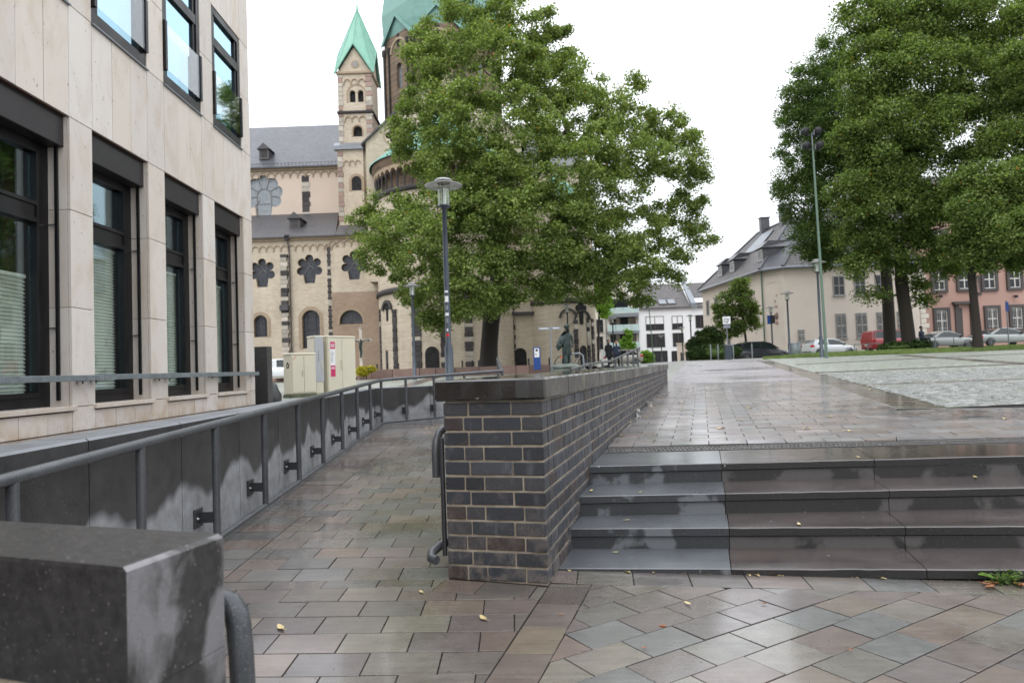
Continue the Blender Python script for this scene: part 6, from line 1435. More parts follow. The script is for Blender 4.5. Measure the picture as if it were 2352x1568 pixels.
# niche with faded painted ornament, stone relief, downpipe
xn, zn = Py(1785, 612+30, HY+.6).x, 0
dAB = (A0-B0); nAB = Vector((dAB.y, -dAB.x)).normalized()
def onAB(f, o): p_ = B0+dAB*f+nAB*o; return p_
za_, zb_ = Py(1780, 740, HY).z, Py(1780, 640, HY).z
m_ = MB(); pl_ = arc(.5, zb_-.55, .36, 0, math.pi, 10)
for i in range(10): a, b = pl_[i], pl_[i+1]; pa, pb = onAB(a[0], .05), onAB(b[0], .05); pa0, pb0 = onAB(a[0], -.01), onAB(b[0], -.01); m_.add([(pa.x, pa.y, a[1]), (pb.x, pb.y, b[1]), (pb.x, pb.y, b[1]+.1), (pa.x, pa.y, a[1]+.1)], [(0, 1, 2, 3)])
sub('niche_moulding', m_, 'cream', ho)
zo_ = Py(1790, 725, HY).z; ce = onAB(.62, .06); orn = None
for (dx_, dz_, r_, mt) in ((0, 0, .28, 'redstone'), (-.3, -.35, .13, 'redstone'), (.3, -.35, .13, 'redstone'), (0, -.6, .16, 'pink'), (.33, .25, .1, 'redstone'), (0, .9, .12, 'pink'), (-.12, 1.4, .1, 'pink'), (.1, 1.9, .1, 'pink')):
    m_ = MB(); m_.ico((ce.x+dx_*.9, ce.y-.02, zo_+dz_), r_, 1, 0, .15, (1, .3, 1.2)); sub('wall_relief', m_, mt, ho)
mb = MB(); q_ = onAB(-.08, .12); mb.tube([(q_.x, q_.y, hz-.1), (q_.x, q_.y, 1)], .08, 6); sub('downpipe', mb, 'greenpole', ho)
up = [(1913, 1939), (1962, 1987), (2010, 2035), (2058, 2083)]
for (a, b) in up: fwindow(ho, Py(a, 656, HY).x, Py(b, 656, HY).x, Py((a+b)/2, 678-(a-1917)*.036, HY).z, Py((a+b)/2, 634-(a-1917)*.036, HY).z, HY)
for (a, b) in ((1920, 1944), (1966.5, 1992), (2014, 2038), (2061, 2085)): fwindow(ho, Py(a, 748, HY).x, Py(b, 748, HY).x, Py((a+b)/2, 777-(a-1920)*.036, HY).z, Py((a+b)/2, 720-(a-1920)*.036, HY).z, HY, bars=8)
fwindow(ho, Py(1833, 768, HY).x, Py(1848, 768, HY).x, Py(1840, 781, HY).z, Py(1840, 757, HY).z, HY, bars=5)
def onBC(f, o=0): d_ = C0-B0; n_ = Vector((-d_.y, d_.x)).normalized(); return B0+d_*f+n_*o
for f in (.55, .74, .9):
    for (z0, z1) in ((hz-3.1, hz-1.3), (hz-7.0, hz-5.0)):
        p0, p1 = onBC(f-.03, .04), onBC(f+.03, .04); m_ = MB(); m_.add([(p0.x, p0.y, z0), (p1.x, p1.y, z0), (p1.x, p1.y, z1), (p0.x, p0.y, z1)]+[(p0.x+.1, p0.y, z0), (p1.x+.1, p1.y, z0), (p1.x+.1, p1.y, z1), (p0.x+.1, p0.y, z1)], [(0, 1, 2, 3), (0, 4, 5, 1), (3, 7, 4, 0), (1, 5, 6, 2), (2, 6, 7, 3)]); wn = sub('window', m_, 'greyframe', ho)
        p0, p1 = onBC(f-.022, .055), onBC(f+.022, .055); m_ = MB(); m_.add([(p0.x, p0.y, z0+.15), (p1.x, p1.y, z0+.15), (p1.x, p1.y, z1-.15), (p0.x, p0.y, z1-.15)], [(0, 1, 2, 3)]); sub('pane', m_, 'winglass', wn)
# salmon house
pk0, pk1 = hx1+.02, hx1+17; pz = Py(2200, 598-88*.036*0, HY).z
ph = thing('salmon_house', 'salmon pink house with dark stone window surrounds and white glazing bars', 'house', (pk0, HY, gz))
mb = MB(); mb.box(pk0, pk1, HY, HY+11, .5, pz+4.2); sub('wall', mb, 'pink', ph)
mb = MB(); mb.box(pk0, pk1, HY-.3, HY, pz-.15, pz+.15); sub('cornice', mb, 'winstone', ph); mb = MB(); mb.add([(pk0-.3, HY-.5, pz+4.2), (pk1, HY-.5, pz+4.2), (pk1, HY+5, pz+9), (pk0+2, HY+5, pz+9), (pk0-.3, HY+11, pz+4.2), (pk1, HY+11, pz+4.2)], [(0, 1, 2, 3), (3, 2, 5, 4), (0, 3, 4)]); sub('roof', mb, 'tile_roof', ph)
z = 1.2; k = 0
while z < pz-.3: m_ = MB(); m_.cbox(pk0, pk0+(.75 if k % 2 else .5), HY-.05, HY+.1, z+.02, z+.42, .02); sub('quoin_stone', m_, 'render_cream', ph); z += .44; k += 1
for (a, b, y0, y1) in ((2143, 2168, 667, 626), (2201, 2226, 664, 624), (2258, 2284, 663, 621), (2316.5, 2342, 661, 619)): fwindow(ph, Py(a, 645, HY).x, Py(b, 645, HY).x, Py(a, y0, HY).z, Py(a, y1, HY).z, HY, 'whiteframe', surround='winstone')
for (a, b, y0, y1) in ((2149, 2175, 762, 713), (2266, 2291, 757, 708), (2323, 2347, 755, 706)): fwindow(ph, Py(a, 735, HY).x, Py(b, 735, HY).x, Py(a, y0, HY).z, Py(a, y1, HY).z, HY, 'whiteframe', surround='winstone', bars=6)
for a in (2143, 2201, 2258, 2316): fwindow(ph, Py(a, 560, HY).x, Py(a+25, 560, HY).x, pz+.9, pz+2.7, HY, 'whiteframe', surround='winstone')
a, b = Py(2199, 745, HY).x, Py(2232, 745, HY).x; zt = Py(2215, 699, HY).z
m_ = MB(); m_.box(a-.2, a+.15, HY-.15, HY+.02, 1.1, zt); m_.box(b-.15, b+.2, HY-.15, HY+.02, 1.1, zt); m_.box(a-.4, b+.4, HY-.45, HY+.02, zt, zt+.25); dr = sub('door_surround', m_, 'winstone', ph); m_ = MB(); m_.box(a+.15, b-.15, HY-.02, HY-.004, 1.1, zt); sub('door', m_, 'pink', dr)
m_ = MB(); m_.box(a+.2, a+.5, HY-.03, HY-.021, 1.1, zt-.3); sub('door_leaf', m_, 'winstone', dr)
for px in (2155, 2327): v = Py(px, 681, HY); m_ = MB(); m_.box(v.x-.05, v.x+.05, HY-.4, HY-.0, v.z, v.z+.08); m_.box(v.x-.1, v.x+.1, HY-.5, HY-.3, v.z-.15, v.z+.1); sub('wall_lamp', m_, 'black', ph)
v = Py(2242, 650, HY); m_ = MB(); m_.prism(archpoly(v.x, .8, v.z-1.1, v.z+.3, 8), -.1, 0, 0, lambda x, z, d: (x, HY+d, z)); nf = sub('niche_frame', m_, 'winstone', ph); m_ = MB(); m_.tube([(v.x, HY-.15, v.z-.9), (v.x, HY-.15, v.z+.1)], [.16, .09], 8); m_.ico((v.x, HY-.15, v.z+.2), .11, 1); sub('niche_figure', m_, 'redstone', nf)

# apartment houses
AY2 = 104.0
def ap(px, py): v = Py(px, py, AY2); return v.x, v.z
a1 = thing('balcony_house', 'pale brick apartment house with milky glass balconies', 'apartment house', (ap(1415, 830)[0], AY2, 1.2))
xA, xB, xC = ap(1366, 750)[0], ap(1466, 750)[0], ap(1625, 750)[0]
zt1 = ap(1400, 672)[1]; zt2 = ap(1540, 706)[1]
bx0, bx1 = ap(1400, 740)[0], ap(1461, 740)[0]
mb = MB(); mb.box(xA-6, bx0, AY2, AY2+12, .6, zt1); mb.box(bx1, xB, AY2, AY2+12, .6, zt1); mb.box(bx0, bx1, AY2+1.6, AY2+12, .6, zt1); mb.box(bx0-8, bx1-1, AY2+2, AY2+12, zt1, zt1+2.4); sub('wall', mb, 'render_cream', a1)
mb = MB(); xd = ap(1391.5, 740)[0]; mb.tube([(xd, AY2-.1, 1), (xd, AY2-.1, zt1)], .08, 5); sub('downpipe', mb, 'zinc', a1)
for (y0, y1, ys) in ((707, 720.5, 728.5), (746, 761, 767), (786.5, 799, 804)):
    z1, z0, zs_ = ap(1430, y0)[1], ap(1430, y1)[1], ap(1430, ys)[1]; m_ = MB(); m_.box(bx0-.4, bx1+.3, AY2-.9, AY2+1.6, zs_, z0); bal = sub('balcony', m_, 'zinc' if y0 > 700 else 'zinc', a1)
    for k in range(4): xa, xb = bx0-.4+(bx1-bx0+.7)*k/4, bx0-.4+(bx1-bx0+.7)*(k+1)/4; m_ = MB(); m_.box(xa+.03, xb-.03, AY2-.92, AY2-.88, z0+.05, z1); sub('glass_panel', m_, 'milkglass', bal)
for py in (730, 771): 
    for (a, b) in ((1407, 1418), (1428, 1447)): xa, z1 = ap(a, py+4); xb, z0 = ap(b, py+18); m_ = MB(); m_.box(xa, xb, AY2+1.5, AY2+1.6, z0, z1+.6); sub('window', m_, 'winglass', a1)
xa, z1 = ap(1406, 686); xb, z0 = ap(1446, 709); m_ = MB(); m_.box(xa, xb, AY2+1.45, AY2+1.59, z0, z1); sub('window', m_, 'winglass', a1)
for (y0, y1) in ((734, 763), (773, 802)): xa, z1 = ap(1369, y0); xb, z0 = ap(1386, y1); fwindow(a1, xa, xb, z0, z1, AY2, 'winstone')
a2 = thing('white_apartment_house', 'white rendered apartment house with dark tiled roof and skylights', 'apartment house', (xB, AY2, 1.2))
mb = MB(); mb.box(xB+.01, xC+8, AY2-.3, AY2+12, .6, zt2); sub('wall', mb, 'render_white', a2)
zr2 = ap(1540, 669)[1]+.6
def roofq(x0, x1): m_ = MB(); m_.add([(x0, AY2-.7, zt2), (x1, AY2-.7, zt2), (x1, AY2+5.5, zr2+1.2), (x0, AY2+5.5, zr2+1.2), (x0, AY2-.7, zt2-.2), (x1, AY2-.7, zt2-.2)], [(0, 1, 2, 3), (4, 5, 1, 0)]); return sub('roof', m_, 'tile_roof', a2)
xm = ap(1588, 690)[0]; roofq(xB+.1, xm-.3); roofq(xm+.6, xC+8)
m_ = MB(); m_.add([(xm-.3, AY2-.9, zt2-.2), (xm+.5, AY2-.9, zt2-.2), (xm+.5, AY2+5.5, zr2+1.9), (xm-.3, AY2+5.5, zr2+1.9), (xm-.3, AY2-.9, zt2+.5), (xm+.5, AY2-.9, zt2+.5)], [(0, 1, 5, 4), (4, 5, 2, 3), (0, 4, 3), (1, 2, 5)]); sub('fire_wall', m_, 'zinc', a2)
def onroof(px, py, w_, h_, mat='zinc'):
    g_ = hit(px, py, (0, AY2-.7, zt2), Vector((0, -(zr2+1.2-zt2)/6.2, 1))); u = Vector((0, 1, (zr2+1.2-zt2)/6.2)).normalized(); n_ = Vector((0, -u.z, u.y)); m_ = MB()
    q = [g_+Vector((-w_, 0, 0))-u*h_, g_+Vector((w_, 0, 0))-u*h_, g_+Vector((w_, 0, 0))+u*h_, g_+Vector((-w_, 0, 0))+u*h_]; m_.add([p_+n_*.12 for p_ in q]+q, [(0, 1, 2, 3), (4, 5, 1, 0), (5, 6, 2, 1), (7, 4, 0, 3)]); s_ = sub('skylight', m_, 'winstone', a2)
    m_ = MB(); q2 = [g_+(p_-g_)*.82+n_*.14 for p_ in q]; m_.add(q2, [(0, 1, 2, 3)]); sub('skylight_pane', m_, mat, s_)
for (px, py) in ((1521, 694.5), (1541.5, 693.5), (1492, 696)): onroof(px, py, .65, .75)
onroof(1606.5, 691, 1.0, .8, 'paper')
for (a, b, y0, y1, bl_h) in ((1481.7, 1524.5, 727.5, 757.8, .55), (1541.5, 1567.7, 726, 756, .55), (1595.5, 1620, 724, 753, 0), (1483.7, 1527, 767, 797, 0), (1543.5, 1570, 765, 795, 0)):
    xa, z1 = ap(a, y0); xb, z0 = ap(b, y1); wn = fwindow(a2, xa, xb, z0, z1, AY2-.3, 'winstone', transom=0, sill=False)
    if bl_h: m_ = MB(); m_.box(xa+.05, xb-.05, AY2-.35, AY2-.32, z1-(z1-z0)*bl_h, z1-.02); sub('roller_blind', m_, 'render_white', wn)
    else: m_ = MB(); m_.box(xa+.08, xb-.08, AY2-.27, AY2-.255, z0+.08, z0+(z1-z0)*.55); sub('curtain', m_, 'milkglass', wn)
for (a, b) in ((1500, 1532), (1541, 1554)): xa, z1 = ap(a, 806); xb, _ = ap(b, 806); m_ = MB(); m_.box(xa, xb, AY2-.33, AY2-.305, 1.0, z1); sub('shop_window', m_, 'winglass', a2)
gw = thing('garden_wall', 'low cream garden wall between the white apartment house and hedge', 'wall', (ap(1573, 815)[0]*.8, 84, 1.2)); m_ = MB(); v = Py(1556, 790, 84); m_.box(v.x, v.x+7, 84, 84.4, .9, v.z); m_.box(v.x-.1, v.x+7.1, 83.9, 84.5, v.z, v.z+.12); sub('wall', m_, 'cream', gw)

# ================================================================== VEHICLES
def car(name, label, cat, loc, rz, paintm, L=4.1, W=1.7, H=1.45, kind='hatch', group=None):
    """side outline lofted over the width; x runs from the tail (0) to the nose (L)"""
    t_ = thing(name, label, cat, loc, rz, group)
    hb = {'hatch': [(0, .42, .98), (.03, .3, 1.02), (.35, .26, 1.0), (1.0, .24, .98), (2.0, .23, .96), (2.9, .23, .93), (3.35, .25, .86), (3.8, .28, .76), (4.0, .32, .66), (4.1, .42, .52)],
          'wagon': [(0, .45, .9), (.03, .33, .98), (.4, .27, 1.0), (1.2, .25, .98), (2.4, .24, .95), (3.2, .24, .92), (3.7, .26, .84), (4.2, .3, .74), (4.42, .36, .6), (4.5, .45, .5)],
          'van': [(0, .4, 1.2), (.03, .33, 1.24), (.5, .3, 1.22), (1.5, .28, 1.2), (2.8, .28, 1.15), (3.5, .28, 1.08), (3.9, .3, .98), (4.3, .34, .8), (4.4, .45, .6)],
          'coupe': [(0, .45, .78), (.05, .33, .9), (.4, .28, .95), (1.2, .25, .92), (2.2, .24, .9), (3.1, .24, .88), (3.6, .26, .84), (4.0, .3, .74), (4.25, .36, .58), (4.3, .45, .5)]}[kind]
    L0 = hb[-1][0]; k = L/L0; mb = MB(); rows = []
    for (x, zb, zt) in hb:
        f = min(x/.5, (L0-x)/.6, 1); f = max(f, 0); hw = W/2*(.86+.14*math.sqrt(f)); 
        rows.append([(x*k, -hw*.93, zb), (x*k, -hw, zb+.16), (x*k, -hw*1.0, zt-.22), (x*k, -hw*.94, zt-.03), (x*k, -hw*.8, zt+.0), (x*k, hw*.8, zt+.0), (x*k, hw*.94, zt-.03), (x*k, hw, zt-.22), (x*k, hw, zb+.16), (x*k, hw*.93, zb)])
    n = 10
    for r_ in rows: mb.v += r_
    for i in range(len(rows)-1):
        for j in range(n): mb.f.append((i*n+j, i*n+(j+1) % n, (i+1)*n+(j+1) % n, (i+1)*n+j)); mb.m.append(0); mb.sm.append(True)
    mb.f += [tuple(range(n)), tuple(range((len(rows)-1)*n, len(rows)*n))]; mb.m += [0, 0]; mb.sm += [False]*2
    body = mb.build('body', M[paintm], t_)
    cab = {'hatch': [(.12, .96), (.42, 1.36), (1.1, H), (2.0, H-.01), (2.45, H-.12), (3.2, .93)], 'wagon': [(.15, .96), (.35, 1.34), (1.0, H), (2.3, H), (2.8, H-.12), (3.55, .92)],
           'van': [(.02, 1.2), (.1, H-.12), (.35, H), (2.6, H), (3.0, H-.15), (3.75, 1.05)], 'coupe': [(.55, .92), (1.15, 1.22), (1.75, H), (2.2, H-.01), (2.6, H-.14), (3.3, .88)]}[kind]
    zb = min(c[1] for c in cab)-.06
    mb = MB(); N_ = len(cab)
    def hw_at(z): return W/2*(.93-.22*max(0, (z-.95))/(H-.95)*.9)
    vs = [(x*k, -hw_at(z), z) for x, z in cab]+[(x*k, hw_at(z), z) for x, z in cab]; mb.add(vs, [tuple(range(N_))[::-1], tuple(range(N_, 2*N_))]+[(i, i+1, N_+i+1, N_+i) for i in range(N_-1)])
    gl = mb.build('windows', M['carglass'], t_)
    # painted roof skin and pillars laid over the glasshouse
    mb = MB()
    top = [i for i, (x, z) in enumerate(cab) if z > H-.14]; e = .012
    a, b = cab[top[0]], cab[top[-1]]
    for i in range(len(cab)-1):
        (x0, z0), (x1, z1) = cab[i], cab[i+1]
        if z0 > H-.2 and z1 > H-.2 or (i == 0 and kind == 'van'):
            mb.add([(x0*k, -hw_at(z0)-e, z0+e), (x1*k, -hw_at(z1)-e, z1+e), (x1*k, hw_at(z1)+e, z1+e), (x0*k, hw_at(z0)+e, z0+e), (x0*k, -hw_at(z0)-e-.02, z0-.07), (x1*k, -hw_at(z1)-e-.02, z1-.07), (x1*k, hw_at(z1)+e+.02, z1-.07), (x0*k, hw_at(z0)+e+.02, z0-.07)], [(0, 1, 2, 3), (0, 4, 5, 1), (3, 2, 6, 7)])
    for s in (-1, 1):
        def pil(x0, z0, x1, z1, w_): mb.add([(x0*k, s*(hw_at(z0)+e), z0), ((x0+w_)*k, s*(hw_at(z0)+e), z0), ((x1+w_)*k, s*(hw_at(z1)+e), z1), (x1*k, s*(hw_at(z1)+e), z1)], [(0, 1, 2, 3)])
        pil(cab[-1][0]-.12, .93, cab[-2][0]-.06, cab[-2][1], .09); pil(cab[0][0], zb+.05, cab[1][0], cab[1][1], .3 if kind != 'van' else .12); pil(cab[0][0]+.2, zb+.1, cab[1][0]+.3, H-.05, .2 if kind in ('hatch', 'coupe') else .08)
        if kind != 'coupe': pil((a[0]+b[0])/2+.05, .93, (a[0]+b[0])/2+.02, H-.03, .08)
    mb.build('roof', M[paintm], t_)
    for wx in (.72*k, (L0-.78)*k):
        for s in (-1, 1):
            m_ = MB(); m_.lathe([(.0, -.1), (.26, -.1), (.315, -.08), (.315, .08), (.26, .1), (.0, .1)], 18); wh = m_.build('wheel', M['tyre'], t_); wh.location = (wx, s*(W/2-.1), .315); wh.rotation_euler = (math.pi/2, 0, 0)
            m_ = MB(); zf = -.105 if s > 0 else .105
            for q in range(5):
                a_ = 2*math.pi*q/5; c_, s_ = math.cos(a_), math.sin(a_); m_.add([(.03*c_-.03*s_, .03*s_+.03*c_, zf), (.03*c_+.03*s_, .03*s_-.03*c_, zf), (.2*c_+.02*s_, .2*s_-.02*c_, zf), (.2*c_-.02*s_, .2*s_+.02*c_, zf)], [(0, 1, 2, 3)])
            m_.lathe([(.19, zf), (.22, zf)], 18); m_.build('rim', M['rim'], wh, recalc=False)
            m_ = MB(); m_.lathe([(.31, -.1), (.36, -.1), (.36, .1), (.31, .1)], 14, a0=0, a1=math.pi); ar = m_.build('wheel_arch', M['black'], t_); ar.location = (wx, s*(W/2-.09), .33); ar.rotation_euler = (math.pi/2, 0, 0)
    for s in (-1, 1):
        m_ = MB(); zt = hb[1][2]; hx_ = .02*k
        if kind == 'van': m_.cbox(-.02, .06, s*W*.42-.06, s*W*.42+.06, .85, 1.15, .01)
        else: m_.cbox(-.015, .3, s*W*.42-.09, s*W*.42+.09, zt-.26, zt-.03, .04)
        m_.build('tail_light', M['redlight'], t_)
        m_ = MB(); m_.cbox(L-.55, L-.08, s*W*.4-.1, s*W*.4+.1, .58, .72, .04); m_.build('headlight', M['paper'], t_)
        m_ = MB(); m_.cbox(cab[-1][0]*k-.35, cab[-1][0]*k-.22, s*(W/2+.02)-.08, s*(W/2+.02)+.08, .92, 1.04, .03); m_.build('mirror', M['black'], t_)
    m_ = MB(); m_.box(-.025, -.005, -.26, .26, .58 if kind != 'van' else .62, .70 if kind != 'van' else .74); m_.build('number_plate', M['yellowp'], t_)
    m_ = MB(); m_.box(-.012, .02, -W*.42, W*.42, .36, .44); m_.box(-.012, .05, -W*.36, W*.36, .95, .965); m_.build('bumper_trim', M['black'], t_)
    return t_
def place(px, py, Y, z=None): v = Py(px, py, Y); return (v.x, Y, z if z is not None else v.z)
zc = 1.28
def carx(px, Y): return Py(px, 810, Y).x
car('white_hatchback', 'white compact hatchback parked behind the floodlight mast', 'car', (carx(1855, 57), 57.2, 1.18), R(6), 'car_white', 4.05, 1.72, 1.46, 'hatch', 'cars parked along the far kerb')
car('dark_estate_car', 'dark grey estate car parked in front of the cream house', 'car', (carx(1690, 53), 53.5, 1.0), R(6), 'car_dark', 4.3, 1.76, 1.5, 'wagon', 'cars parked along the far kerb')
car('red_van', 'red high-roofed passenger van half hidden by two tree trunks', 'van', (carx(2006, 56), 57, 1.30), R(4), 'car_red', 4.3, 1.8, 1.85, 'van', 'cars parked along the far kerb')
car('silver_coupe', 'silver two-door car with rounded roof parked right of the seated man', 'car', (carx(2128, 53), 54, 1.42), R(3), 'car_silver', 4.2, 1.78, 1.4, 'coupe', 'cars parked along the far kerb')
car('silver_saloon', 'long silver car cut off by the right edge of the picture', 'car', (carx(2256, 53), 54, 1.50), R(2), 'car_silver', 4.7, 1.8, 1.42, 'coupe', 'cars parked along the far kerb')
b_ = car('beige_car', 'pale beige hatchback behind the rail in front of the green bush', 'car', (carx(1474, 66), 66, 1.0), R(178), 'car_beige', 4.1, 1.7, 1.5, 'hatch')
dv = car('white_delivery_van', 'white delivery van between the travertine building and beige cabinets', 'van', (carx(612, 60)-1.0, 60, .78), R(0), 'car_white', 4.5, 1.75, 1.86, 'van')
for s in (-1, 1): m_ = MB(); m_.cbox(.15, 2.15, s*.8-.03, s*.8+.03, 1.12, 1.8, .02); m_.build('cargo_side', M['car_white'], dv)
m_ = MB(); m_.box(2.3, 2.45, -.895, -.88, .98, 1.02); m_.build('door_handle', M['black'], dv)
kb = thing('kerb_stone', 'low reddish kerb block in front of the white delivery van', 'kerb', (Py(635, 870, 46).x, 46, .75)); m_ = MB(); m_.cbox(-.9, 1.0, 0, .4, -.1, .28, .02); m_.build('block', M['redstone'], kb)

# ================================================================== STREET FURNITURE
def post_sign(name, label, cat, px, pyb, pyt, Y, r=.035): v = Py(px, pyt, Y); g_ = far_z(v.x, Y) if pyb is None else Py(px, pyb, Y).z; t_ = thing(name, label, cat, (v.x, Y, g_)); m_ = MB(); m_.tube([(0, 0, -.1), (0, 0, v.z-g_)], r, 8); m_.build('post', M['zinc'], t_); return t_, v.z-g_
t_, h_ = post_sign('parking_sign', 'white square sign with black emblem on a grey post by the round hedge', 'sign', 1668, 830, 728, 44)
m_ = MB(); m_.cbox(-.25, .25, -.06, -.03, h_-.46, h_+.02, .02); pn = m_.build('sign_panel', M['paper'], t_)
m_ = MB()
for i in range(14): a, b = 2*math.pi*i/16+.4, 2*math.pi*(i+1)/16+.4; m_.prism([(.2*math.cos(a)-.08, .2*math.sin(a)), (.2*math.cos(b)-.08, .2*math.sin(b)), (.27*math.cos(b)-.08, .27*math.sin(b)), (.27*math.cos(a)-.08, .27*math.sin(a))], -.066, -.061, 0, lambda x, z, d: (x*.55, d, z*.55+h_-.22))
for (x0, z0, x1, z1) in ((-.12, -.12, .12, .14), (.14, -.2, .26, .22), (.26, .22, .34, .2), (-.02, -.2, .1, -.3), (-.1, .02, .08, .06)): dx, dz = x1-x0, z1-z0; l_ = math.hypot(dx, dz); nx, nz = -dz/l_*.028, dx/l_*.028; m_.prism([(x0+nx, z0+nz), (x1+nx, z1+nz), (x1-nx, z1-nz), (x0-nx, z0-nz)], -.067, -.0615, 0, lambda x, z, d: (x*.55, d, z*.55+h_-.22))
m_.build('emblem', M['ink'], pn)
m_ = MB(); m_.box(-.22, .22, -.05, -.02, h_-.72, h_-.5); m_.build('lower_plate', M['zinc'], t_)
v = Py(1672, 803, 43); t_ = thing('grey_box', 'tall slim grey box at the foot of the sign post', 'distribution box', (v.x, 43, far_z(v.x, 43))); hh = v.z-far_z(v.x, 43); m_ = MB(); m_.cbox(-.2, .2, -.15, .15, 0, max(hh, .9), .01); m_.build('housing', M['lamppole'], t_); m_ = MB(); m_.cbox(-.22, .22, -.17, .17, max(hh, .9), max(hh, .9)+.04, .01); m_.build('lid', M['zinc'], t_)
v = Py(1826, 787, 50); t_ = thing('steel_bin', 'round brushed steel bin right of the lamp post by the white car', 'bin', (v.x, 50, 1.2)); m_ = MB(); m_.lathe([(.0, 0), (.4, 0), (.42, .05), (.42, v.z-1.25), (.4, v.z-1.2), (.3, v.z-1.2), (.28, v.z-1.5), (0, v.z-1.5)], 20); m_.build('drum', M['galv'], t_); m_ = MB(); m_.lathe([(.43, v.z-1.29), (.435, v.z-1.24)], 20); m_.build('rim_band', M['zinc'], t_)
t_, h_ = post_sign('blue_post_sign', 'blue parking sign on a dark post in front of the salmon house', 'sign', 2311, 797, 690, 47, .04)
m_ = MB(); m_.cbox(-.12, .12, -.06, -.04, h_-.75, h_-.1, .01); m_.build('sign_panel', M['blue'], t_)
t_, h_ = post_sign('street_name_sign', 'street name sign with two small blades in front of the choir', 'sign', 1264, None, 750, 40, .045)
for (a, b) in ((-.72, -.03), (.03, .62)): m_ = MB(); m_.cbox(a, b, -.03, .0, h_-.18, h_-.02, .01); bl__ = m_.build('sign_blade', M['zinc'], t_); m_ = MB(); m_.box(a+.1, b-.1, -.034, -.031, h_-.12, h_-.08); m_.build('lettering', M['paper'], bl__)
v = Py(1232, 797, 43.5); g_ = Py(1232, 838, 43.5).z; t_ = thing('ticket_machine', 'blue parking ticket machine with pale front panel before the choir wall', 'ticket machine', (v.x, 43.2, g_-.3)); hh = v.z-g_+.3
m_ = MB(); m_.cbox(-.22, .22, -.15, .15, 0, hh, .02); m_.build('housing', M['blue'], t_); m_ = MB(); m_.cbox(-.16, .15, -.165, -.152, hh-.65, hh-.08, .01); fpn = m_.build('front_panel', M['paper'], t_)
m_ = MB(); m_.box(-.08, .07, -.17, -.166, hh-.28, hh-.14); m_.build('screen', M['ink'], fpn); m_ = MB(); m_.box(-.1, -.02, -.17, -.166, hh-.5, hh-.44); m_.build('slot', M['ink'], fpn)
v = Py(1770, 734, 54.6); lb = thing('lamp_box', 'small blue and dark square box fixed halfway up a lamp post', 'sign', (v.x, 54.7, v.z)); m_ = MB(); m_.cbox(-.26, .0, -.1, -.06, -.35, .35, .01); m_.build('blue_plate', M['blue'], lb); m_ = MB(); m_.cbox(.02, .36, -.1, .08, -.3, .35, .02); m_.build('dark_box', M['black'], lb)
# bollards by the hedge
blm = MB(); blm.lathe([(.045, 0), (.045, 1.0), (.03, 1.03), (0, 1.04)], 8); blme = blm.mesh('bollard', M['zinc'])
for i, (px, lab) in enumerate(((1632, 'leftmost steel bollard in front of the round hedge'), (1649, 'second steel bollard from the left before the hedge'), (1667, None), (1684, 'steel bollard right of the sign post, before the hedge'), (1727, 'slim steel bollard right at the tail of the dark estate car'))):
    if not lab: continue
    v = Py(px, 800, 47); inst('bollard', blme, None, (v.x, 47, far_z(v.x, 47)), label=lab, cat='bollard', group='steel bollards at the plaza edge')
for i, (px, lab) in enumerate(((1553, 'short dark bollard nearest the brick wall end'), (1565, 'second short dark bollard beyond the brick wall end'), (1577, 'third short dark bollard, left of the hedge'), (1590, 'short dark bollard touching the left of the hedge'))):
    v = Py(px, 820, 60); inst('bollard', bol_me, None, (v.x, 60, far_z(v.x, 60)-.1), label=lab, cat='bollard', group='short bollards left of the hedge')
# knee rails on the verge
for (pa, pb, py, lab) in ((1962, 2023, 791, 'low steel knee rail in front of the red van'), (2105, 2190, 776, 'low dark knee rail in front of the silver coupe')):
    a, b = Py(pa, py, 47), Py(pb, py-2, 47); t_ = thing('knee_rail', lab, 'rail', (a.x, 47, a.z-.5)); m_ = MB(); m_.tube([(0, 0, .5), (b.x-a.x, 0, b.z-a.z+.5)], .03, 6); m_.build('rail', M['zinc'], t_)
    for q in (0, .5, 1): m_ = MB(); m_.tube([((b.x-a.x)*q, 0, -.1), ((b.x-a.x)*q, 0, .5+(b.z-a.z)*q)], .03, 6); m_.build('post', M['zinc'], t_)
v = Py(1392, 801, 52); g_ = 1.0; t_ = thing('barrier_column', 'white barrier column with a lit red lamp beside the choir', 'barrier', (v.x-.15, 52, g_)); m_ = MB(); m_.cbox(-.22, .25, -.15, .15, 0, v.z-g_-.05, .02); m_.build('column', M['white'], t_)
m_ = MB(); m_.lathe([(0, 0), (.07, .02), (.07, .1), (0, .12)], 8); o = m_.build('red_lamp', M['redlight'], t_); o.location = (.22, 0, v.z-g_+.0)
_e = M['redlight'].copy(); _e.name = 'lit_red_lamp'; _pn = [n for n in _e.node_tree.nodes if n.type == 'BSDF_PRINCIPLED'][0]; _pn.inputs['Emission Color'].default_value = (1, .1, .1, 1); _pn.inputs['Emission Strength'].default_value = 3; o.data.materials[0] = _e
m_ = MB(); m_.box(-.1, .1, -.16, -.152, (v.z-g_)*.45, (v.z-g_)*.55); m_.build('red_mark', M['redlight'], t_)
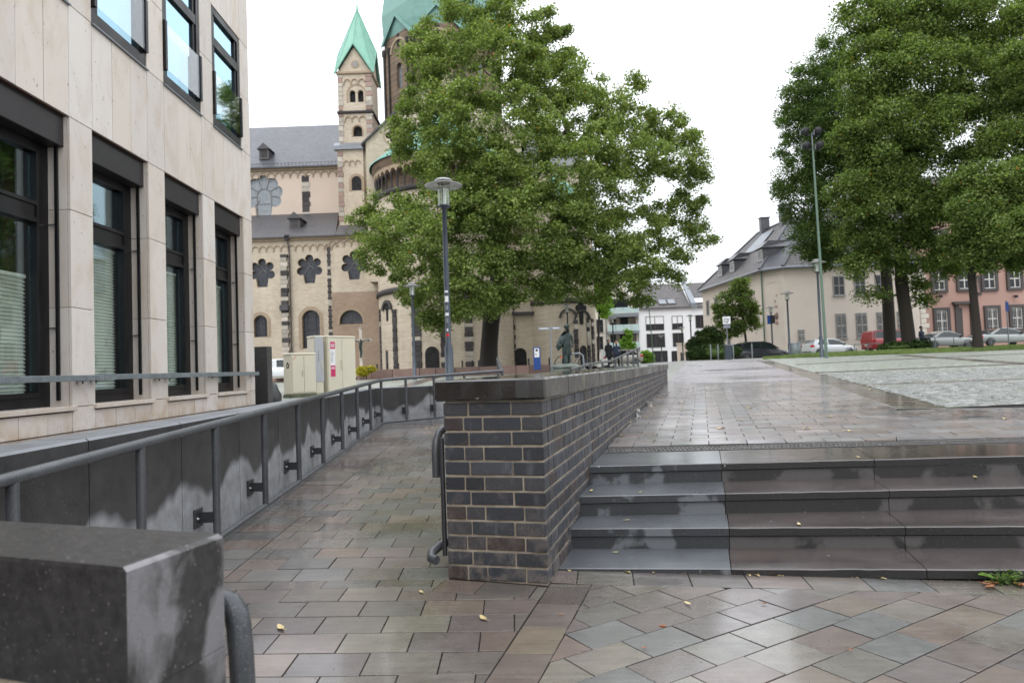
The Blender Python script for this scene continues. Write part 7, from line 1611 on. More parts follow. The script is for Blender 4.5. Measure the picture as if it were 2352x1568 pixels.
# bicycle and hoop stand behind the statue
BY = 29.0; v = Py(1292, 836, BY); bz = v.z-.33
bk = thing('bicycle', 'bicycle parked behind the bronze statue with an orange reflector', 'bicycle', (v.x, BY, bz), R(4))
for (x, nm) in ((0, 0), (1.02, 1)):
    m_ = MB(); pts = [(x+.33*math.cos(2*math.pi*i/24), 0, .34+.33*math.sin(2*math.pi*i/24)) for i in range(25)]; m_.tube(pts, .02, 6, cap=False); wh = m_.build('wheel', M['tyre'], bk); m_ = MB()
    for i in range(12): a = math.pi*2*i/12; m_.tube([(x, 0, .34), (x+.31*math.cos(a), 0, .34+.31*math.sin(a))], .003, 3)
    m_.tube([(x, -.04, .34), (x, .04, .34)], .02, 6); m_.build('spokes', M['zinc'], wh, kind='stuff')
m_ = MB()
for pth in ([(0, 0, .34), (.42, 0, .3), (.3, 0, .85)], [(.42, 0, .3), (.85, 0, .8), (.3, 0, .75)], [(1.02, 0, .34), (.88, 0, .85), (.86, 0, .98)], [(0, 0, .34), (.3, 0, .78)]): m_.tube(pth, .016, 6)
m_.build('frame', M['black'], bk); m_ = MB(); m_.tube([(.86, -.25, 1.0), (.86, .25, 1.0)], .012, 6); m_.build('handlebar', M['black'], bk); m_ = MB(); m_.cbox(.18, .42, -.07, .07, .86, .91, .02); m_.build('saddle', M['black'], bk)
m_ = MB(); m_.ico((-.05, -.05, .62), .045, 1); rl_ = m_.build('reflector', plain('orange_reflector', lin(220, 90, 30), .3), bk)
v = Py(1318, 812, 28.2); w_ = Py(1341, 812, 28.2).x-v.x; t_ = thing('bicycle_stand', 'pale steel hoop bicycle stand right of the bronze statue', 'bicycle stand', (v.x-.25, 28.2, v.z-.95)); m_ = MB(); m_.tube([(.0, 0, 0), (.12, 0, .85), (.2, 0, .95), (.5, 0, .96), (.62, 0, .86), (.68, 0, 0)], .035, 10); m_.build('hoop', M['zinc'], t_)

# ================================================================== FIGURES
def skin_body(name, verts, edges, mat, parent, sub_=2):
    me = bpy.data.meshes.new(name); me.from_pydata([v[:3] for v in verts], edges, []); o = bpy.data.objects.new(name, me); put(o, parent)
    md = o.modifiers.new('skin', 'SKIN'); md.use_smooth_shade = True
    for i, v in enumerate(verts): me.skin_vertices[0].data[i].radius = (v[3], v[4] if len(v) > 4 else v[3])
    me.skin_vertices[0].data[0].use_root = True
    o.modifiers.new('sub', 'SUBSURF').levels = sub_; o.modifiers['sub'].render_levels = sub_; me.materials.append(M[mat]); return o
def figure(name, label, loc, rz, h, legs='stand', coat='darkcloth', trousers='darkcloth', hair='black', group=None, arms=None, coatlen=.0):
    t_ = thing(name, label, 'person', loc, rz, group); s = h/1.75
    if legs == 'stand': L_ = [(-.09, 0, .88), (-.11, .02, .48), (-.11, .0, .08), (-.11, -.14, .03)], [(.09, 0, .88), (.12, -.04, .48), (.13, .04, .08), (.13, -.1, .03)]
    elif legs == 'stride': L_ = [(-.09, 0, .88), (-.1, -.16, .5), (-.1, -.12, .09), (-.1, -.27, .04)], [(.09, 0, .88), (.1, .06, .48), (.1, .32, .14), (.1, .2, .04)]
    else: L_ = [(-.1, 0, .48), (-.14, -.42, .5), (-.14, -.44, .08), (-.14, -.58, .04)], [(.1, 0, .48), (.16, -.42, .52), (.18, -.5, .08), (.18, -.64, .04)]
    zo = 0 if legs != 'sit' else -.42
    V = [(0, 0, .95+zo, .15, .12), (0, 0, 1.15+zo, .14, .11), (0, .01, 1.35+zo, .17, .12), (0, .01, 1.46+zo, .09, .08), (0, 0, 1.53+zo, .055, .055), (0, -.01, 1.62+zo, .085, .1), (0, -.01, 1.72+zo, .07, .085)]
    E = [(0, 1), (1, 2), (2, 3), (3, 4), (4, 5), (5, 6)]
    for leg in L_:
        b = len(V); V += [(*leg[0], .1, .1), (*leg[1], .065, .065), (*leg[2], .045, .045), (*leg[3], .045, .03)]; E += [(0, b), (b, b+1), (b+1, b+2), (b+2, b+3)]
    A = arms or ([(-.2, 0, 1.4), (-.27, .02, 1.12), (-.22, -.14, .92), (-.21, -.18, .85)], [(.2, 0, 1.4), (.27, .02, 1.12), (.24, -.16, .94), (.22, -.2, .88)])
    for arm in A:
        b = len(V); V += [(*arm[0], .07, .07), (*arm[1], .05, .05), (*arm[2], .036, .036), (*arm[3], .04, .025)]
        V[b:] = [(x, y, z+zo, r1, r2) for x, y, z, r1, r2 in V[b:]]; E += [(2, b), (b, b+1), (b+1, b+2), (b+2, b+3)]
    V = [(x*s, y*s, z*s, r1*s, r2*s) for x, y, z, r1, r2 in V]
    body = skin_body('body', V, E, coat, t_)
    m_ = MB(); m_.ico((0, -.015*s, (1.68+zo)*s), .105*s, 2, 0, 0, (.85, .98, 1.15)); m_.ico((0, -.125*s, (1.66+zo)*s), .02*s, 1); m_.build('face', M['skin'], t_)
    m_ = MB(); m_.ico((0, .015*s, (1.715+zo)*s), .115*s, 2, 0, .03, (.95, 1.0, 1.0)); m_.build('hair', M[hair], t_)
    if coatlen: m_ = MB(); m_.lathe([(.1*s, 1.48*s), (.22*s, 1.38*s), (.2*s, 1.1*s), (.23*s, .85*s), (.27*s, (1-coatlen)*s)], 14); m_.build('coat', M[coat], t_)
    for sx in (-1, 1):
        leg = L_[0 if sx < 0 else 1]; m_ = MB(); m_.tube([tuple(c*s for c in leg[0]), tuple(c*s for c in leg[1]), tuple(c*s for c in leg[2])], [.115*s, .08*s, .062*s], 10); m_.build('trouser_leg', M[trousers], t_)
    return t_
v = Py(1391+7, 800, 47); figure('person', 'person in a long black coat walking beside the white barrier column', (v.x, 47, .95), R(20), 1.85, 'stride', coatlen=.35)
v = Py(1411, 802, 46.5); figure('person', 'person with pale scarf and dark jacket, right of the black-coated walker', (v.x+.15, 46.5, .95), R(-15), 1.72, 'stride', 'bluecloth', 'darkcloth', 'skin')
v = Py(2118, 790, 47); figure('person', 'man in navy jacket sitting at the verge beside the tree trunks', (v.x, 47, Py(2118, 795, 47).z), R(30), 1.75, 'sit', 'bluecloth', 'darkcloth')
# bronze statue: cloaked walking figure with wide raised hat, on a rocky base
SY = 27.5; f0 = Py(1299, 841, SY); stt = thing('bronze_statue', 'green bronze statue of a cloaked walker with a wide pointed hat on rocky base', 'statue', (f0.x, SY, f0.z-.02)); sH = (Py(1306, 746, SY).z-f0.z)/1.72; 
V = [(.05, 0, .9, .13, .11), (.08, 0, 1.12, .13, .1), (.11, -.02, 1.32, .16, .11), (.13, -.03, 1.42, .07, .07), (.15, -.06, 1.52, .075, .085), (.15, -.06, 1.6, .06, .07),
     (-.03, 0, .86, .09, .09), (-.06, -.06, .48, .075, .075), (-.1, .04, .1, .055, .055), (-.1, -.1, .04, .05, .03), (.13, 0, .86, .09, .09), (.16, -.08, .46, .07, .07), (.14, -.02, .1, .055, .055), (.15, -.16, .04, .05, .03),
     (.28, -.02, 1.3, .07, .07), (.33, -.02, 1.0, .055, .055), (.3, -.1, .78, .045, .045), (-.06, 0, 1.28, .07, .07), (-.28, -.05, 1.0, .06, .06), (-.16, -.2, .84, .05, .05)]
E = [(0, 1), (1, 2), (2, 3), (3, 4), (4, 5), (0, 6), (6, 7), (7, 8), (8, 9), (0, 10), (10, 11), (11, 12), (12, 13), (2, 14), (14, 15), (15, 16), (2, 17), (17, 18), (18, 19)]
skin_body('body', [(x*sH, y*sH, z*sH, a*sH, b*sH) for x, y, z, a, b in V], E, 'bronze', stt)
m_ = MB(); nx = 14; rings = []
for (z, x0, w_, d_) in ((1.46, .11, .09, .08), (1.34, .06, .17, .13), (1.15, -.02, .2, .15), (.98, -.12, .21, .13), (.82, -.22, .16, .09), (.72, -.27, .06, .04)):
    rings.append([((x0+w_*math.cos(a)*(1+.12*math.sin(5*a+z*9)))*sH, d_*math.sin(a)*(1+.15*math.sin(7*a))*sH, (z+.05*math.cos(a*2))*sH) for a in [2*math.pi*i/nx for i in range(nx)]])
for r_ in rings: m_.v += r_
for i in range(5):
    for j in range(nx): m_.f.append((i*nx+j, i*nx+(j+1) % nx, (i+1)*nx+(j+1) % nx, (i+1)*nx+j)); m_.m.append(0); m_.sm.append(True)
m_.build('cloak', M['bronze'], stt)
m_ = MB(); m_.add([(x*sH, y*sH, z*sH) for x, y, z in [(.04, -.12, 1.2), (.14, -.16, 1.2), (.08, -.3, .12), (-.1, -.26, .1), (.05, .0, 1.15), (.0, -.05, .15)]], [(0, 1, 2, 3), (0, 3, 5, 4), (1, 4, 5, 2)]); m_.lathe([(0, 0), (.03, .02), (.05, .3*1), (.02, .45)], 6, (-.02*sH, -.22*sH, .5*sH)); m_.lathe([(.14*sH, 1.3*sH), (.15*sH, 1.0*sH), (.2*sH, .5*sH), (.19*sH, .48*sH), (.1*sH, .9*sH)], 12, (.09*sH, 0, 0)); m_.build('coat_skirt', M['bronze'], stt)
m_ = MB(); rg = []
for k in range(16): a = 2*math.pi*k/16; rg.append((.15+.3*math.cos(a), -.06+.24*math.sin(a), 1.6+.3*math.cos(a)+.02))
m_.add([(x*sH, y*sH, z*sH) for x, y, z in rg]+[(x*sH, y*sH, (z+.03)*sH) for x, y, z in rg], [tuple(range(16))[::-1], tuple(range(16, 32))]+[(i, (i+1) % 16, 16+(i+1) % 16, 16+i) for i in range(16)]); m_.ico((.1*sH, -.05*sH, 1.67*sH), .12*sH, 2); m_.build('hat', M['bronze'], stt)
m_ = MB(); m_.ico((0, 0, -.0), .42, 3, 0, .1, (1.3, 1, .35)); m_.ico((.3, -.1, -.05), .3, 2, 0, .1, (1.2, 1, .4)); m_.box(-.6, .8, -.4, .4, -.9, -.08); m_.build('rock_base', M['cone'], stt)

# ================================================================== VERGE, TREES, HEDGES
vy0 = 37.2
mb = MB(); rows = []
for i in range(31):
    px = 1752+(2460-1752)*i/30; f = min(1, i/5); row = []
    for (yy, top) in ((vy0, 0), (vy0+.15, .04), (vy0+1.2, .11), (vy0+2.6, .19), (vy0+9, .16), (vy0+14, .05)):
        x = Py(px, 805, yy).x; x = x+ (0 if i else 0); row.append((x, yy, far_z(x, yy)+top*f*(.75+.45*i/30)+(.02 if top else 0)))
    rows.append(row)
for r_ in rows: mb.v += r_
for i in range(30):
    for j in range(5): mb.f.append((i*6+j, (i+1)*6+j, (i+1)*6+j+1, i*6+j+1)); mb.m.append(0); mb.sm.append(True)
verge = mb.build('grass_verge', M['grass_ground'], None, kind='structure', recalc=False)
def blades(name, pts, h, mat, parent=None, **kw):
    n = len(pts); a = rng.uniform(0, 2*np.pi, n); hh = h*rng.uniform(.5, 1.2, n); w_ = .012*rng.uniform(.7, 1.6, n); lean = rng.normal(0, .35, (n, 2))*hh[:, None]
    P = np.array(pts); V = np.zeros((n, 3, 3)); V[:, 0] = P; V[:, 1] = P; V[:, 2] = P
    V[:, 0, 0] -= np.cos(a)*w_; V[:, 0, 1] -= np.sin(a)*w_; V[:, 1, 0] += np.cos(a)*w_; V[:, 1, 1] += np.sin(a)*w_; V[:, 2, 2] += hh; V[:, 2, :2] += lean
    me = bpy.data.meshes.new(name); me.vertices.add(3*n); me.loops.add(3*n); me.polygons.add(n); me.vertices.foreach_set('co', V.reshape(-1)); me.loops.foreach_set('vertex_index', np.arange(3*n)); me.polygons.foreach_set('loop_start', np.arange(0, 3*n, 3)); me.update(calc_edges=True); me.materials.append(mat)
    return put(bpy.data.objects.new(name, me), parent, **kw)
gp = []
for _ in range(26000):
    i = random.randrange(30); j = random.choice((0, 1, 1, 2, 2, 3)); u, v_ = random.random(), random.random()**(2 if j == 3 else 1)
    a, b, c, d = (Vector(rows[i][j]), Vector(rows[i+1][j]), Vector(rows[i+1][j+1]), Vector(rows[i][j+1])); p_ = a.lerp(b, u).lerp(d.lerp(c, u), v_); gp.append((p_.x, p_.y, p_.z-.01))
blades('grass', gp, .11, M['grass'], None, kind='stuff')

def leaf_mesh(name, P, size, mat, parent, nbias=.35, **kw):
    n = len(P); P = np.asarray(P); nrm = rng.normal(0, 1, (n, 3)); nrm[:, 2] = np.abs(nrm[:, 2])+nbias; nrm /= np.linalg.norm(nrm, axis=1)[:, None]
    t_ = rng.normal(0, 1, (n, 3)); t_ -= (t_*nrm).sum(1)[:, None]*nrm; t_ /= np.linalg.norm(t_, axis=1)[:, None]; b = np.cross(nrm, t_)
    s = size*rng.uniform(.6, 1.25, n)[:, None]; V = np.zeros((n, 5, 3)); off = np.array(wloc(parent)) if parent else 0
    V[:, 0] = P-t_*s*.5; V[:, 1] = P-b*s*.42+nrm*s*.1+t_*s*.02; V[:, 2] = P+t_*s*.55-nrm*s*.05; V[:, 3] = P+b*s*.42+nrm*s*.1+t_*s*.02; V = V[:, :4]-off
    me = bpy.data.meshes.new(name); me.vertices.add(4*n); me.loops.add(4*n); me.polygons.add(n); me.vertices.foreach_set('co', V.reshape(-1)); me.loops.foreach_set('vertex_index', np.arange(4*n)); me.polygons.foreach_set('loop_start', np.arange(0, 4*n, 4)); me.update(calc_edges=True); me.materials.append(mat)
    return put(bpy.data.objects.new(name, me), parent, **kw)
def crown_pts(lobes, Y, n, clump_r, k, dscale=1.0, shell=.55):
    """leaf positions: clumps scattered through each lobe, denser towards its skin; lobes are (px, py, rx, ry, dy) seen at distance Y"""
    m = Y/F; out = []; tot = sum(l[2]*l[3] for l in lobes); cls = []
    for l in lobes:
        c = Py(l[0], l[1], Y+(l[4] if len(l) > 4 else 0)); rx, rz = l[2]*m, l[3]*m; ry = (rx+rz)/2*dscale; nc_ = max(4, int(k*l[2]*l[3]/tot))
        u = rng.normal(0, 1, (nc_, 3)); u /= np.linalg.norm(u, axis=1)[:, None]; rad = rng.uniform(shell, 1, nc_)**.6
        cc = np.array([c.x, c.y, c.z])+u*rad[:, None]*np.array([rx, ry, rz]); cls.append(cc)
    cls = np.concatenate(cls); per = rng.multinomial(n, np.ones(len(cls))/len(cls))
    for c, q in zip(cls, per):
        if not q: continue
        r_ = clump_r*rng.uniform(.55, 1.3); u = rng.normal(0, 1, (q, 3)); u /= np.linalg.norm(u, axis=1)[:, None]; u *= (rng.uniform(0, 1, q)**.6)[:, None]*r_; u[:, 2] *= .72; u[:, 2] -= .12*(u[:, 0]**2+u[:, 1]**2)/r_; out.append(c+u)
    return np.concatenate(out), cls
def limb(mb, a, b, r0, r1, wob=.06, n=6):
    a, b = Vector(a), Vector(b); L_ = (b-a).length; pts = []; rs = []
    ph = [random.uniform(-1, 1) for _ in range(6)]
    for i in range(n+1):
        f = i/n; p_ = a.lerp(b, f); p_.z += math.sin(f*math.pi)*L_*.06; w_ = math.sin(f*math.pi)*wob*L_; p_ += Vector((ph[0]*math.sin(f*5+ph[1]*3), ph[2]*math.sin(f*6+ph[3]*3), ph[4]*.4*math.sin(f*7)))*w_*.7
        pts.append(p_); rs.append(r0+(r1-r0)*f**.8)
    mb.tube(pts, rs, 7); return pts
def tree(name, label, cat, lobes, Y, base, trunk, n, clump_r, k, leaf, size, fork, group=None, dscale=1.0, tw=.6, shell=.55, twigs=90):
    """trunk: [(px, py, half width px)...] from the ground up; fork: index height from which limbs leave"""
    t_ = thing(name, label, cat, base, 0, group); m = Y/F
    P, cls = crown_pts(lobes, Y, n, clump_r, k, dscale, shell)
    tm = MB(); tp = []
    for (px, py, hw) in trunk: v = Py(px, py, Y); tp.append((v.x, v.y, v.z))
    rs = [q[2]*m for q in trunk]; tm.tube(tp, rs, 14)
    # buttress flare irregularity
    for i in range(len(tm.v)): x, y, z = tm.v[i]; s_ = 1+.06*math.sin(7*math.atan2(y-base[1], x-tp[0][0])+z); tm.v[i] = (tp[0][0]+(x-tp[0][0])*1, y, z)
    tr = tm.build('trunk', M['bark'], t_, world=True)
    bm_ = MB(); top = Vector(tp[-1]); fk = Vector(tp[fork])
    nodes = [(fk.lerp(top, k/4), rs[-1]*.8, 0.0) for k in range(5)]
    cs = sorted(([Py(l[0], l[1], Y+(l[4] if len(l) > 4 else 0)) for l in lobes]), key=lambda c: (c-fk).length)
    for c in cs:
        nd = min(nodes, key=lambda q: (q[0]-c).length+.35*q[2]+(0 if q[1] > .05*tw else 3)); L_ = (nd[0]-c).length; r0 = min(nd[1]*.78, .03+L_*.028); r1 = max(.02, r0*.35)
        pts = limb(bm_, nd[0], c, r0, r1, .13, 8)
        for k, p_ in enumerate(pts[1:]): nodes.append((Vector(p_), r0+(r1-r0)*(k+1)/8, nd[2]+L_*(k+1)/8))
    for c in random.sample(list(map(tuple, cls)), min(twigs, len(cls))):
        c = Vector(c); nd = min(nodes, key=lambda q: (q[0]-c).length); limb(bm_, nd[0], c, max(.014, min(.035, nd[1]*.5)), .007, .14, 4)
    bm_.build('limbs', M['bark'], t_, world=True)
    leaf_mesh('crown', P, size, M[leaf], t_)
    return t_
TY_ = 49.0
main_lobes = [(1100, 15, 105, 60, 2), (1035, 75, 85, 65, 0), (1190, 70, 100, 80, 1), (1275, 110, 62, 60, 2), (985, 130, 55, 50, -1), (1110, 160, 150, 90, -2), (960, 215, 55, 45, 0), (1250, 200, 110, 80, 1), (1000, 260, 90, 70, -3), (1140, 290, 150, 100, -5), (1320, 270, 110, 80, -1), (1300, 150, 48, 36, 1),
 (1420, 210, 75, 42, 2), (1450, 280, 80, 60, 0), (1530, 300, 68, 48, 1), (1570, 360, 55, 60, 0), (1585, 430, 45, 55, 1), (1400, 340, 110, 60, -4), (1500, 370, 80, 45, -2), (1250, 400, 160, 80, -6), (1080, 390, 110, 80, -5), (960, 350, 60, 50, -2), (935, 300, 40, 34, 0),
 (1400, 450, 90, 60, -3), (1530, 480, 70, 32, 0), (1580, 500, 40, 34, 1), (1620, 555, 26, 26, 1), (1600, 535, 30, 24, 0), (1450, 540, 90, 55, -2), (1420, 600, 90, 60, -5), (1540, 590, 50, 45, 0), (1520, 640, 55, 28, 1), (1430, 640, 70, 50, 0), (1350, 560, 110, 70, -5), (1220, 520, 130, 90, -7),
 (880, 480, 62, 44, -1), (840, 510, 42, 40, 0), (930, 540, 90, 70, -3), (880, 590, 60, 45, -1), (1050, 540, 110, 90, -7), (980, 640, 75, 60, -4), (930, 660, 42, 34, -1), (1080, 640, 100, 70, -7), (1190, 640, 110, 60, -5), (1290, 630, 90, 50, -3), (1370, 660, 60, 36, 0), (1000, 715, 34, 26, -3), (1075, 705, 46, 30, -4), (1000, 745, 18, 14, -3), (1470, 690, 26, 18, 0), (1160, 690, 50, 24, -4), (1010, 470, 80, 60, -5), (1150, 450, 110, 70, -7)]
bz = Py(1128, 842, TY_).z
tree('plane_tree', 'huge spreading plane tree with thick trunk in front of the church choir', 'tree', main_lobes, TY_, (Py(1122, 842, TY_).x, TY_, bz), [(1121, 848, 26), (1122, 838, 22), (1124, 790, 20), (1128, 740, 20), (1136, 690, 19), (1142, 640, 17), (1150, 560, 14)], 300000, .85, 1450, 'leaf_plane', .18, 4, dscale=.8, twigs=300, shell=.55)
lin_lobes = [(1905, 130, 55, 60, 1), (1860, 210, 62, 70, 0), (1840, 280, 52, 60, 0), (1835, 370, 52, 60, 0), (1848, 460, 58, 60, 0), (1870, 540, 60, 50, 0), (1930, 230, 80, 100, 2), (1930, 400, 90, 120, 2), (1940, 560, 80, 60, 1), (1990, 330, 90, 120, 3), (1890, 590, 40, 34, 0), (1800, 430, 22, 40, 0), (1900, 300, 60, 90, -1)]
tree('linden_tree', 'dense dark green linden at the left of the group, behind the floodlight mast', 'tree', lin_lobes, 50, (Py(2046, 800, 50).x, 50, 1.3), [(2046, 812, 17), (2044, 780, 13.5), (2040, 700, 12.5), (2036, 640, 12), (2030, 560, 9)], 170000, .8, 1000, 'leaf_linden', .135, 2, 'trees on the verge', dscale=.9, shell=.35, twigs=60)
r_lobes = [(2000, 40, 75, 60, 1), (2080, 60, 120, 80, 0), (2200, 50, 130, 80, -1), (2330, 80, 120, 90, 0), (2020, 150, 85, 70, -1), (2130, 170, 130, 80, -2), (2260, 190, 120, 80, -2), (1990, 240, 50, 45, -1), (2060, 290, 110, 70, -2), (2190, 300, 120, 70, -3), (1960, 330, 50, 45, -1), (2010, 390, 90, 60, -2), (2120, 420, 120, 60, -2), (2060, 480, 110, 50, -2), (1990, 540, 60, 50, -1), (2080, 580, 90, 45, -1), (1985, 610, 40, 26, -1), (2170, 520, 90, 50, -1), (2180, 600, 70, 34, 0), (2010, 680, 22, 18, 0), (2100, 660, 30, 18, 0), (2120, 690, 22, 12, 0), (1960, 450, 50, 50, -1)]
tree('leaning_plane_tree', 'broad plane tree with leaning trunk beside the linden trunk', 'tree', r_lobes, 44, (Py(2092, 800, 44).x, 44, 1.4), [(2090, 808, 18), (2087, 780, 15), (2080, 720, 14), (2070, 650, 13), (2066, 560, 10)], 230000, .9, 1250, 'leaf_plane2', .155, 2, 'trees on the verge', dscale=.8, twigs=140)
f_lobes = [(2370, 180, 80, 90, 0), (2340, 330, 90, 50, 0), (2290, 420, 90, 50, -1), (2380, 440, 90, 70, -1), (2260, 490, 80, 50, -1), (2340, 530, 100, 50, -2), (2230, 560, 60, 40, 0), (2290, 590, 80, 28, -1), (2370, 590, 60, 34, -1), (2400, 300, 60, 60, 0), (2210, 430, 40, 30, 0)]
tree('slim_plane_tree', 'slim-trunked plane tree rightmost of the group, before the salmon house', 'tree', f_lobes, 38.5, (Py(2240, 792, 38.5).x, 38.5, 1.45), [(2246, 800, 12), (2245, 770, 9.5), (2238, 700, 8.5), (2232, 640, 8), (2236, 540, 7)], 130000, .75, 800, 'leaf_plane2', .14, 3, 'trees on the verge', dscale=.8, twigs=80)
sm = [(1690, 695, 44, 34, 0), (1702, 662, 30, 24, 0), (1664, 732, 30, 26, 0), (1722, 718, 28, 30, 0), (1692, 752, 40, 20, 0), (1706, 646, 13, 12, 0), (1662, 770, 24, 9, 0), (1735, 745, 14, 14, 0), (1650, 705, 14, 14, 0)]
tree('small_ornamental_tree', 'small dark green tree with twin stems before the cream house', 'tree', sm, 58, (Py(1715, 800, 58).x, 58, 1.2), [(1716, 825, 3), (1713, 780, 2.6), (1708, 740, 2.4), (1700, 690, 2)], 19000, .42, 300, 'leaf_plane2', .15, 1, dscale=.9, shell=.2, twigs=50)
yg = [(1442, 800, 17, 18, 0), (1438, 785, 14, 12, 0), (1444, 768, 9, 12, 0), (1452, 800, 12, 12, 0)]
tree('young_tree', 'young bright green tree in front of the apartment balconies', 'tree', yg, 70, (Py(1441, 830, 70).x, 70, 1.1), [(1441, 838, 2), (1441, 800, 1.4), (1442, 770, .8)], 6000, .3, 130, 'leaf_lime', .16, 0, dscale=1, shell=.2, twigs=20)
bt = [(1385, 690, 20, 30, 0), (1375, 655, 18, 26, 0), (1390, 720, 12, 14, 0)]
tree('background_tree', 'light green tree partly visible between the choir and the balconies', 'tree', bt, 85, (Py(1376, 830, 85).x, 85, 1.2), [(1374, 835, 3), (1375, 760, 2.5), (1377, 690, 2)], 9000, .5, 160, 'leaf_lime', .22, 1, shell=.2, twigs=20)
def shrub(name, label, cat, lobes, Y, n, clump_r, k, leaf, size, shell=.75, dscale=.8):
    c = Py(lobes[0][0], 828, Y); t_ = thing(name, label, cat, (c.x, Y, far_z(c.x, Y)-.1)); P, cls = crown_pts(lobes, Y, n, clump_r, k, dscale, shell); P = P[P[:, 2] > far_z(c.x, Y)-.2]; leaf_mesh('foliage', P, size, M[leaf], t_)
    m_ = MB()
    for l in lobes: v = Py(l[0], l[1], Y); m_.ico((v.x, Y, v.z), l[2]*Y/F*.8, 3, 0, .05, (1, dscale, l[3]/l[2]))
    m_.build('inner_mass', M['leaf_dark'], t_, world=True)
    for j in range(3): v = Py(lobes[0][0]+j*6-6, 828, Y); m_ = MB(); m_.tube([(v.x, Y, t_.location.z), (v.x+.1, Y, t_.location.z+.5)], .03, 5); m_.build('stem', M['bark'], t_, world=True)
    return t_
shrub('rounded_hedge', 'dark green rounded clipped hedge beside the grey sign post', 'hedge', [(1640, 812, 50, 21, 0), (1605, 815, 26, 18, 0), (1675, 808, 28, 12, 0)], 50, 22000, .16, 1500, 'leaf_dark', .09, .9)
shrub('ivy_bush', 'tall dark leafy bush rising behind the rounded hedge', 'bush', [(1615, 785, 26, 28, 0), (1632, 765, 16, 16, 0), (1595, 800, 18, 24, 0), (1645, 780, 16, 22, 0)], 56, 12000, .25, 420, 'leaf_dark', .13, .7)
shrub('small_round_bush', 'small round dark bush left of the dark estate car', 'bush', [(1664, 821, 11, 12, 0)], 47, 3000, .12, 160, 'leaf_dark', .08, .9)
shrub('green_bush', 'bright green bush behind the tail of the beige car', 'bush', [(1485, 822, 17, 17, 0)], 72, 5000, .25, 160, 'leaf_lime', .14, .7)
shrub('low_green_shrub', 'low light shrub at the foot of the young green tree', 'bush', [(1425, 818, 14, 6, 0)], 71, 2500, .2, 90, 'leaf_lime', .12, .7)
shrub('yellow_shrub', 'low yellow-green shrub at the left end of the reddish block wall', 'bush', [(833, 852, 14, 11, 0), (850, 848, 12, 6, 0)], 43.6, 5000, .18, 150, 'leaf_yellow', .09, .5)
shrub('ground_ivy', 'low ivy growth at the foot of the two tree trunks', 'ground cover plant', [(2060, 797, 40, 9, 0), (2110, 792, 26, 8, 0)], 43.4, 7000, .25, 200, 'leaf_dark', .13, .6)

# ================================================================== SMALL THINGS ON THE GROUND
def on_ramp(px, py): return hit(px, py, (0, 3.9, .03), (0, -.028, 1))
def leafshape(L_, W_, curl=.25):
    m_ = MB(); n = 6; vs = []
    for i in range(n+1):
        f = i/n; w_ = W_*math.sin(math.pi*min(1, f*.97+.02))**.8*(1+.25*(i % 2)); x = (f-.5)*L_; z = curl*L_*(f-.5)**2*1.5
        vs += [(x, -w_/2, z+curl*w_*.6), (x, 0, z), (x, w_/2, z+curl*w_*.6)]
    fs = []
    for i in range(n): fs += [(3*i, 3*i+3, 3*i+4, 3*i+1), (3*i+1, 3*i+4, 3*i+5, 3*i+2)]
    m_.add(vs, fs, 0, True); m_.tube([(L_*.48, 0, curl*L_*.3), (L_*.75, .1*L_, curl*L_*.4)], .0012, 4); return m_
lf_y = leafshape(.06, .02).mesh('fallen_leaf', M['leaf_dry'], False); lf_b = leafshape(.045, .02, .4).mesh('fallen_leaf', M['leaf_brown'], False)
named = [(645, 1458, 0, 'fallen yellow leaf on the ramp paving right of the near handrail', 1.3), (1110, 1426, 0, 'pale fallen leaf with red stem below the brick pier foot', 1.2), (968, 1368, 0, 'pale leaf on the paving left of the pier foot', .8), (1288, 1413, 1, 'small orange leaf scrap on the paving strip', .5), (1580, 1388, 0, 'yellow leaf on diagonal paving below the first step joint', .9), (1755, 1388, 1, 'small orange leaf on diagonal paving below the middle step slab', .6), (1480, 1490, 1, 'tiny orange leaf on the lower diagonal slabs', .5), (1954, 1495, 1, 'tiny orange leaf between bluish slabs at the lower right', .4)]
for (px, py, k_, lab, s) in named:
    v = Pz(px, py, -.0) if px < 1300 else hit(px, py, (.153, 3.76, 0), (.022, 0, 1)); o = inst('fallen_leaf', lf_b if k_ else lf_y, None, (v.x, v.y, (v.x-.153)*-.022+.006), random.uniform(0, 6), label=lab, cat='leaf', group='fallen leaves'); o.scale = (s, s, s)
on_z = [(1358, 1128, .286, 'white curved leaf stalk on the second grey step', 1.1), (1470, 1131, .286, 'small brown leaf on the second grey step', .6), (1440, 1195, .146, 'yellow leaf on the third grey step', .7), (1835, 1205, .146, 'pale leaf on the brown third step', 1.0), (2240, 1097, .286, 'pale long leaf on the brown second step at right', 1.2), (1366, 1043, .427, 'curled brown leaf on the top step against the brick wall', 1.0), (1973, 1051, .427, 'small pale leaf near the edge of the top step', .9), (1415, 1269, .014, 'leaf scrap on the bottom grey step', .6)]
for (px, py, z, lab, s) in on_z: v = Pz(px, py, z); o = inst('fallen_leaf', lf_y, None, (v.x, v.y, z+.004), random.uniform(0, 6), label=lab, cat='leaf', group='fallen leaves'); o.scale = (s, s, s)
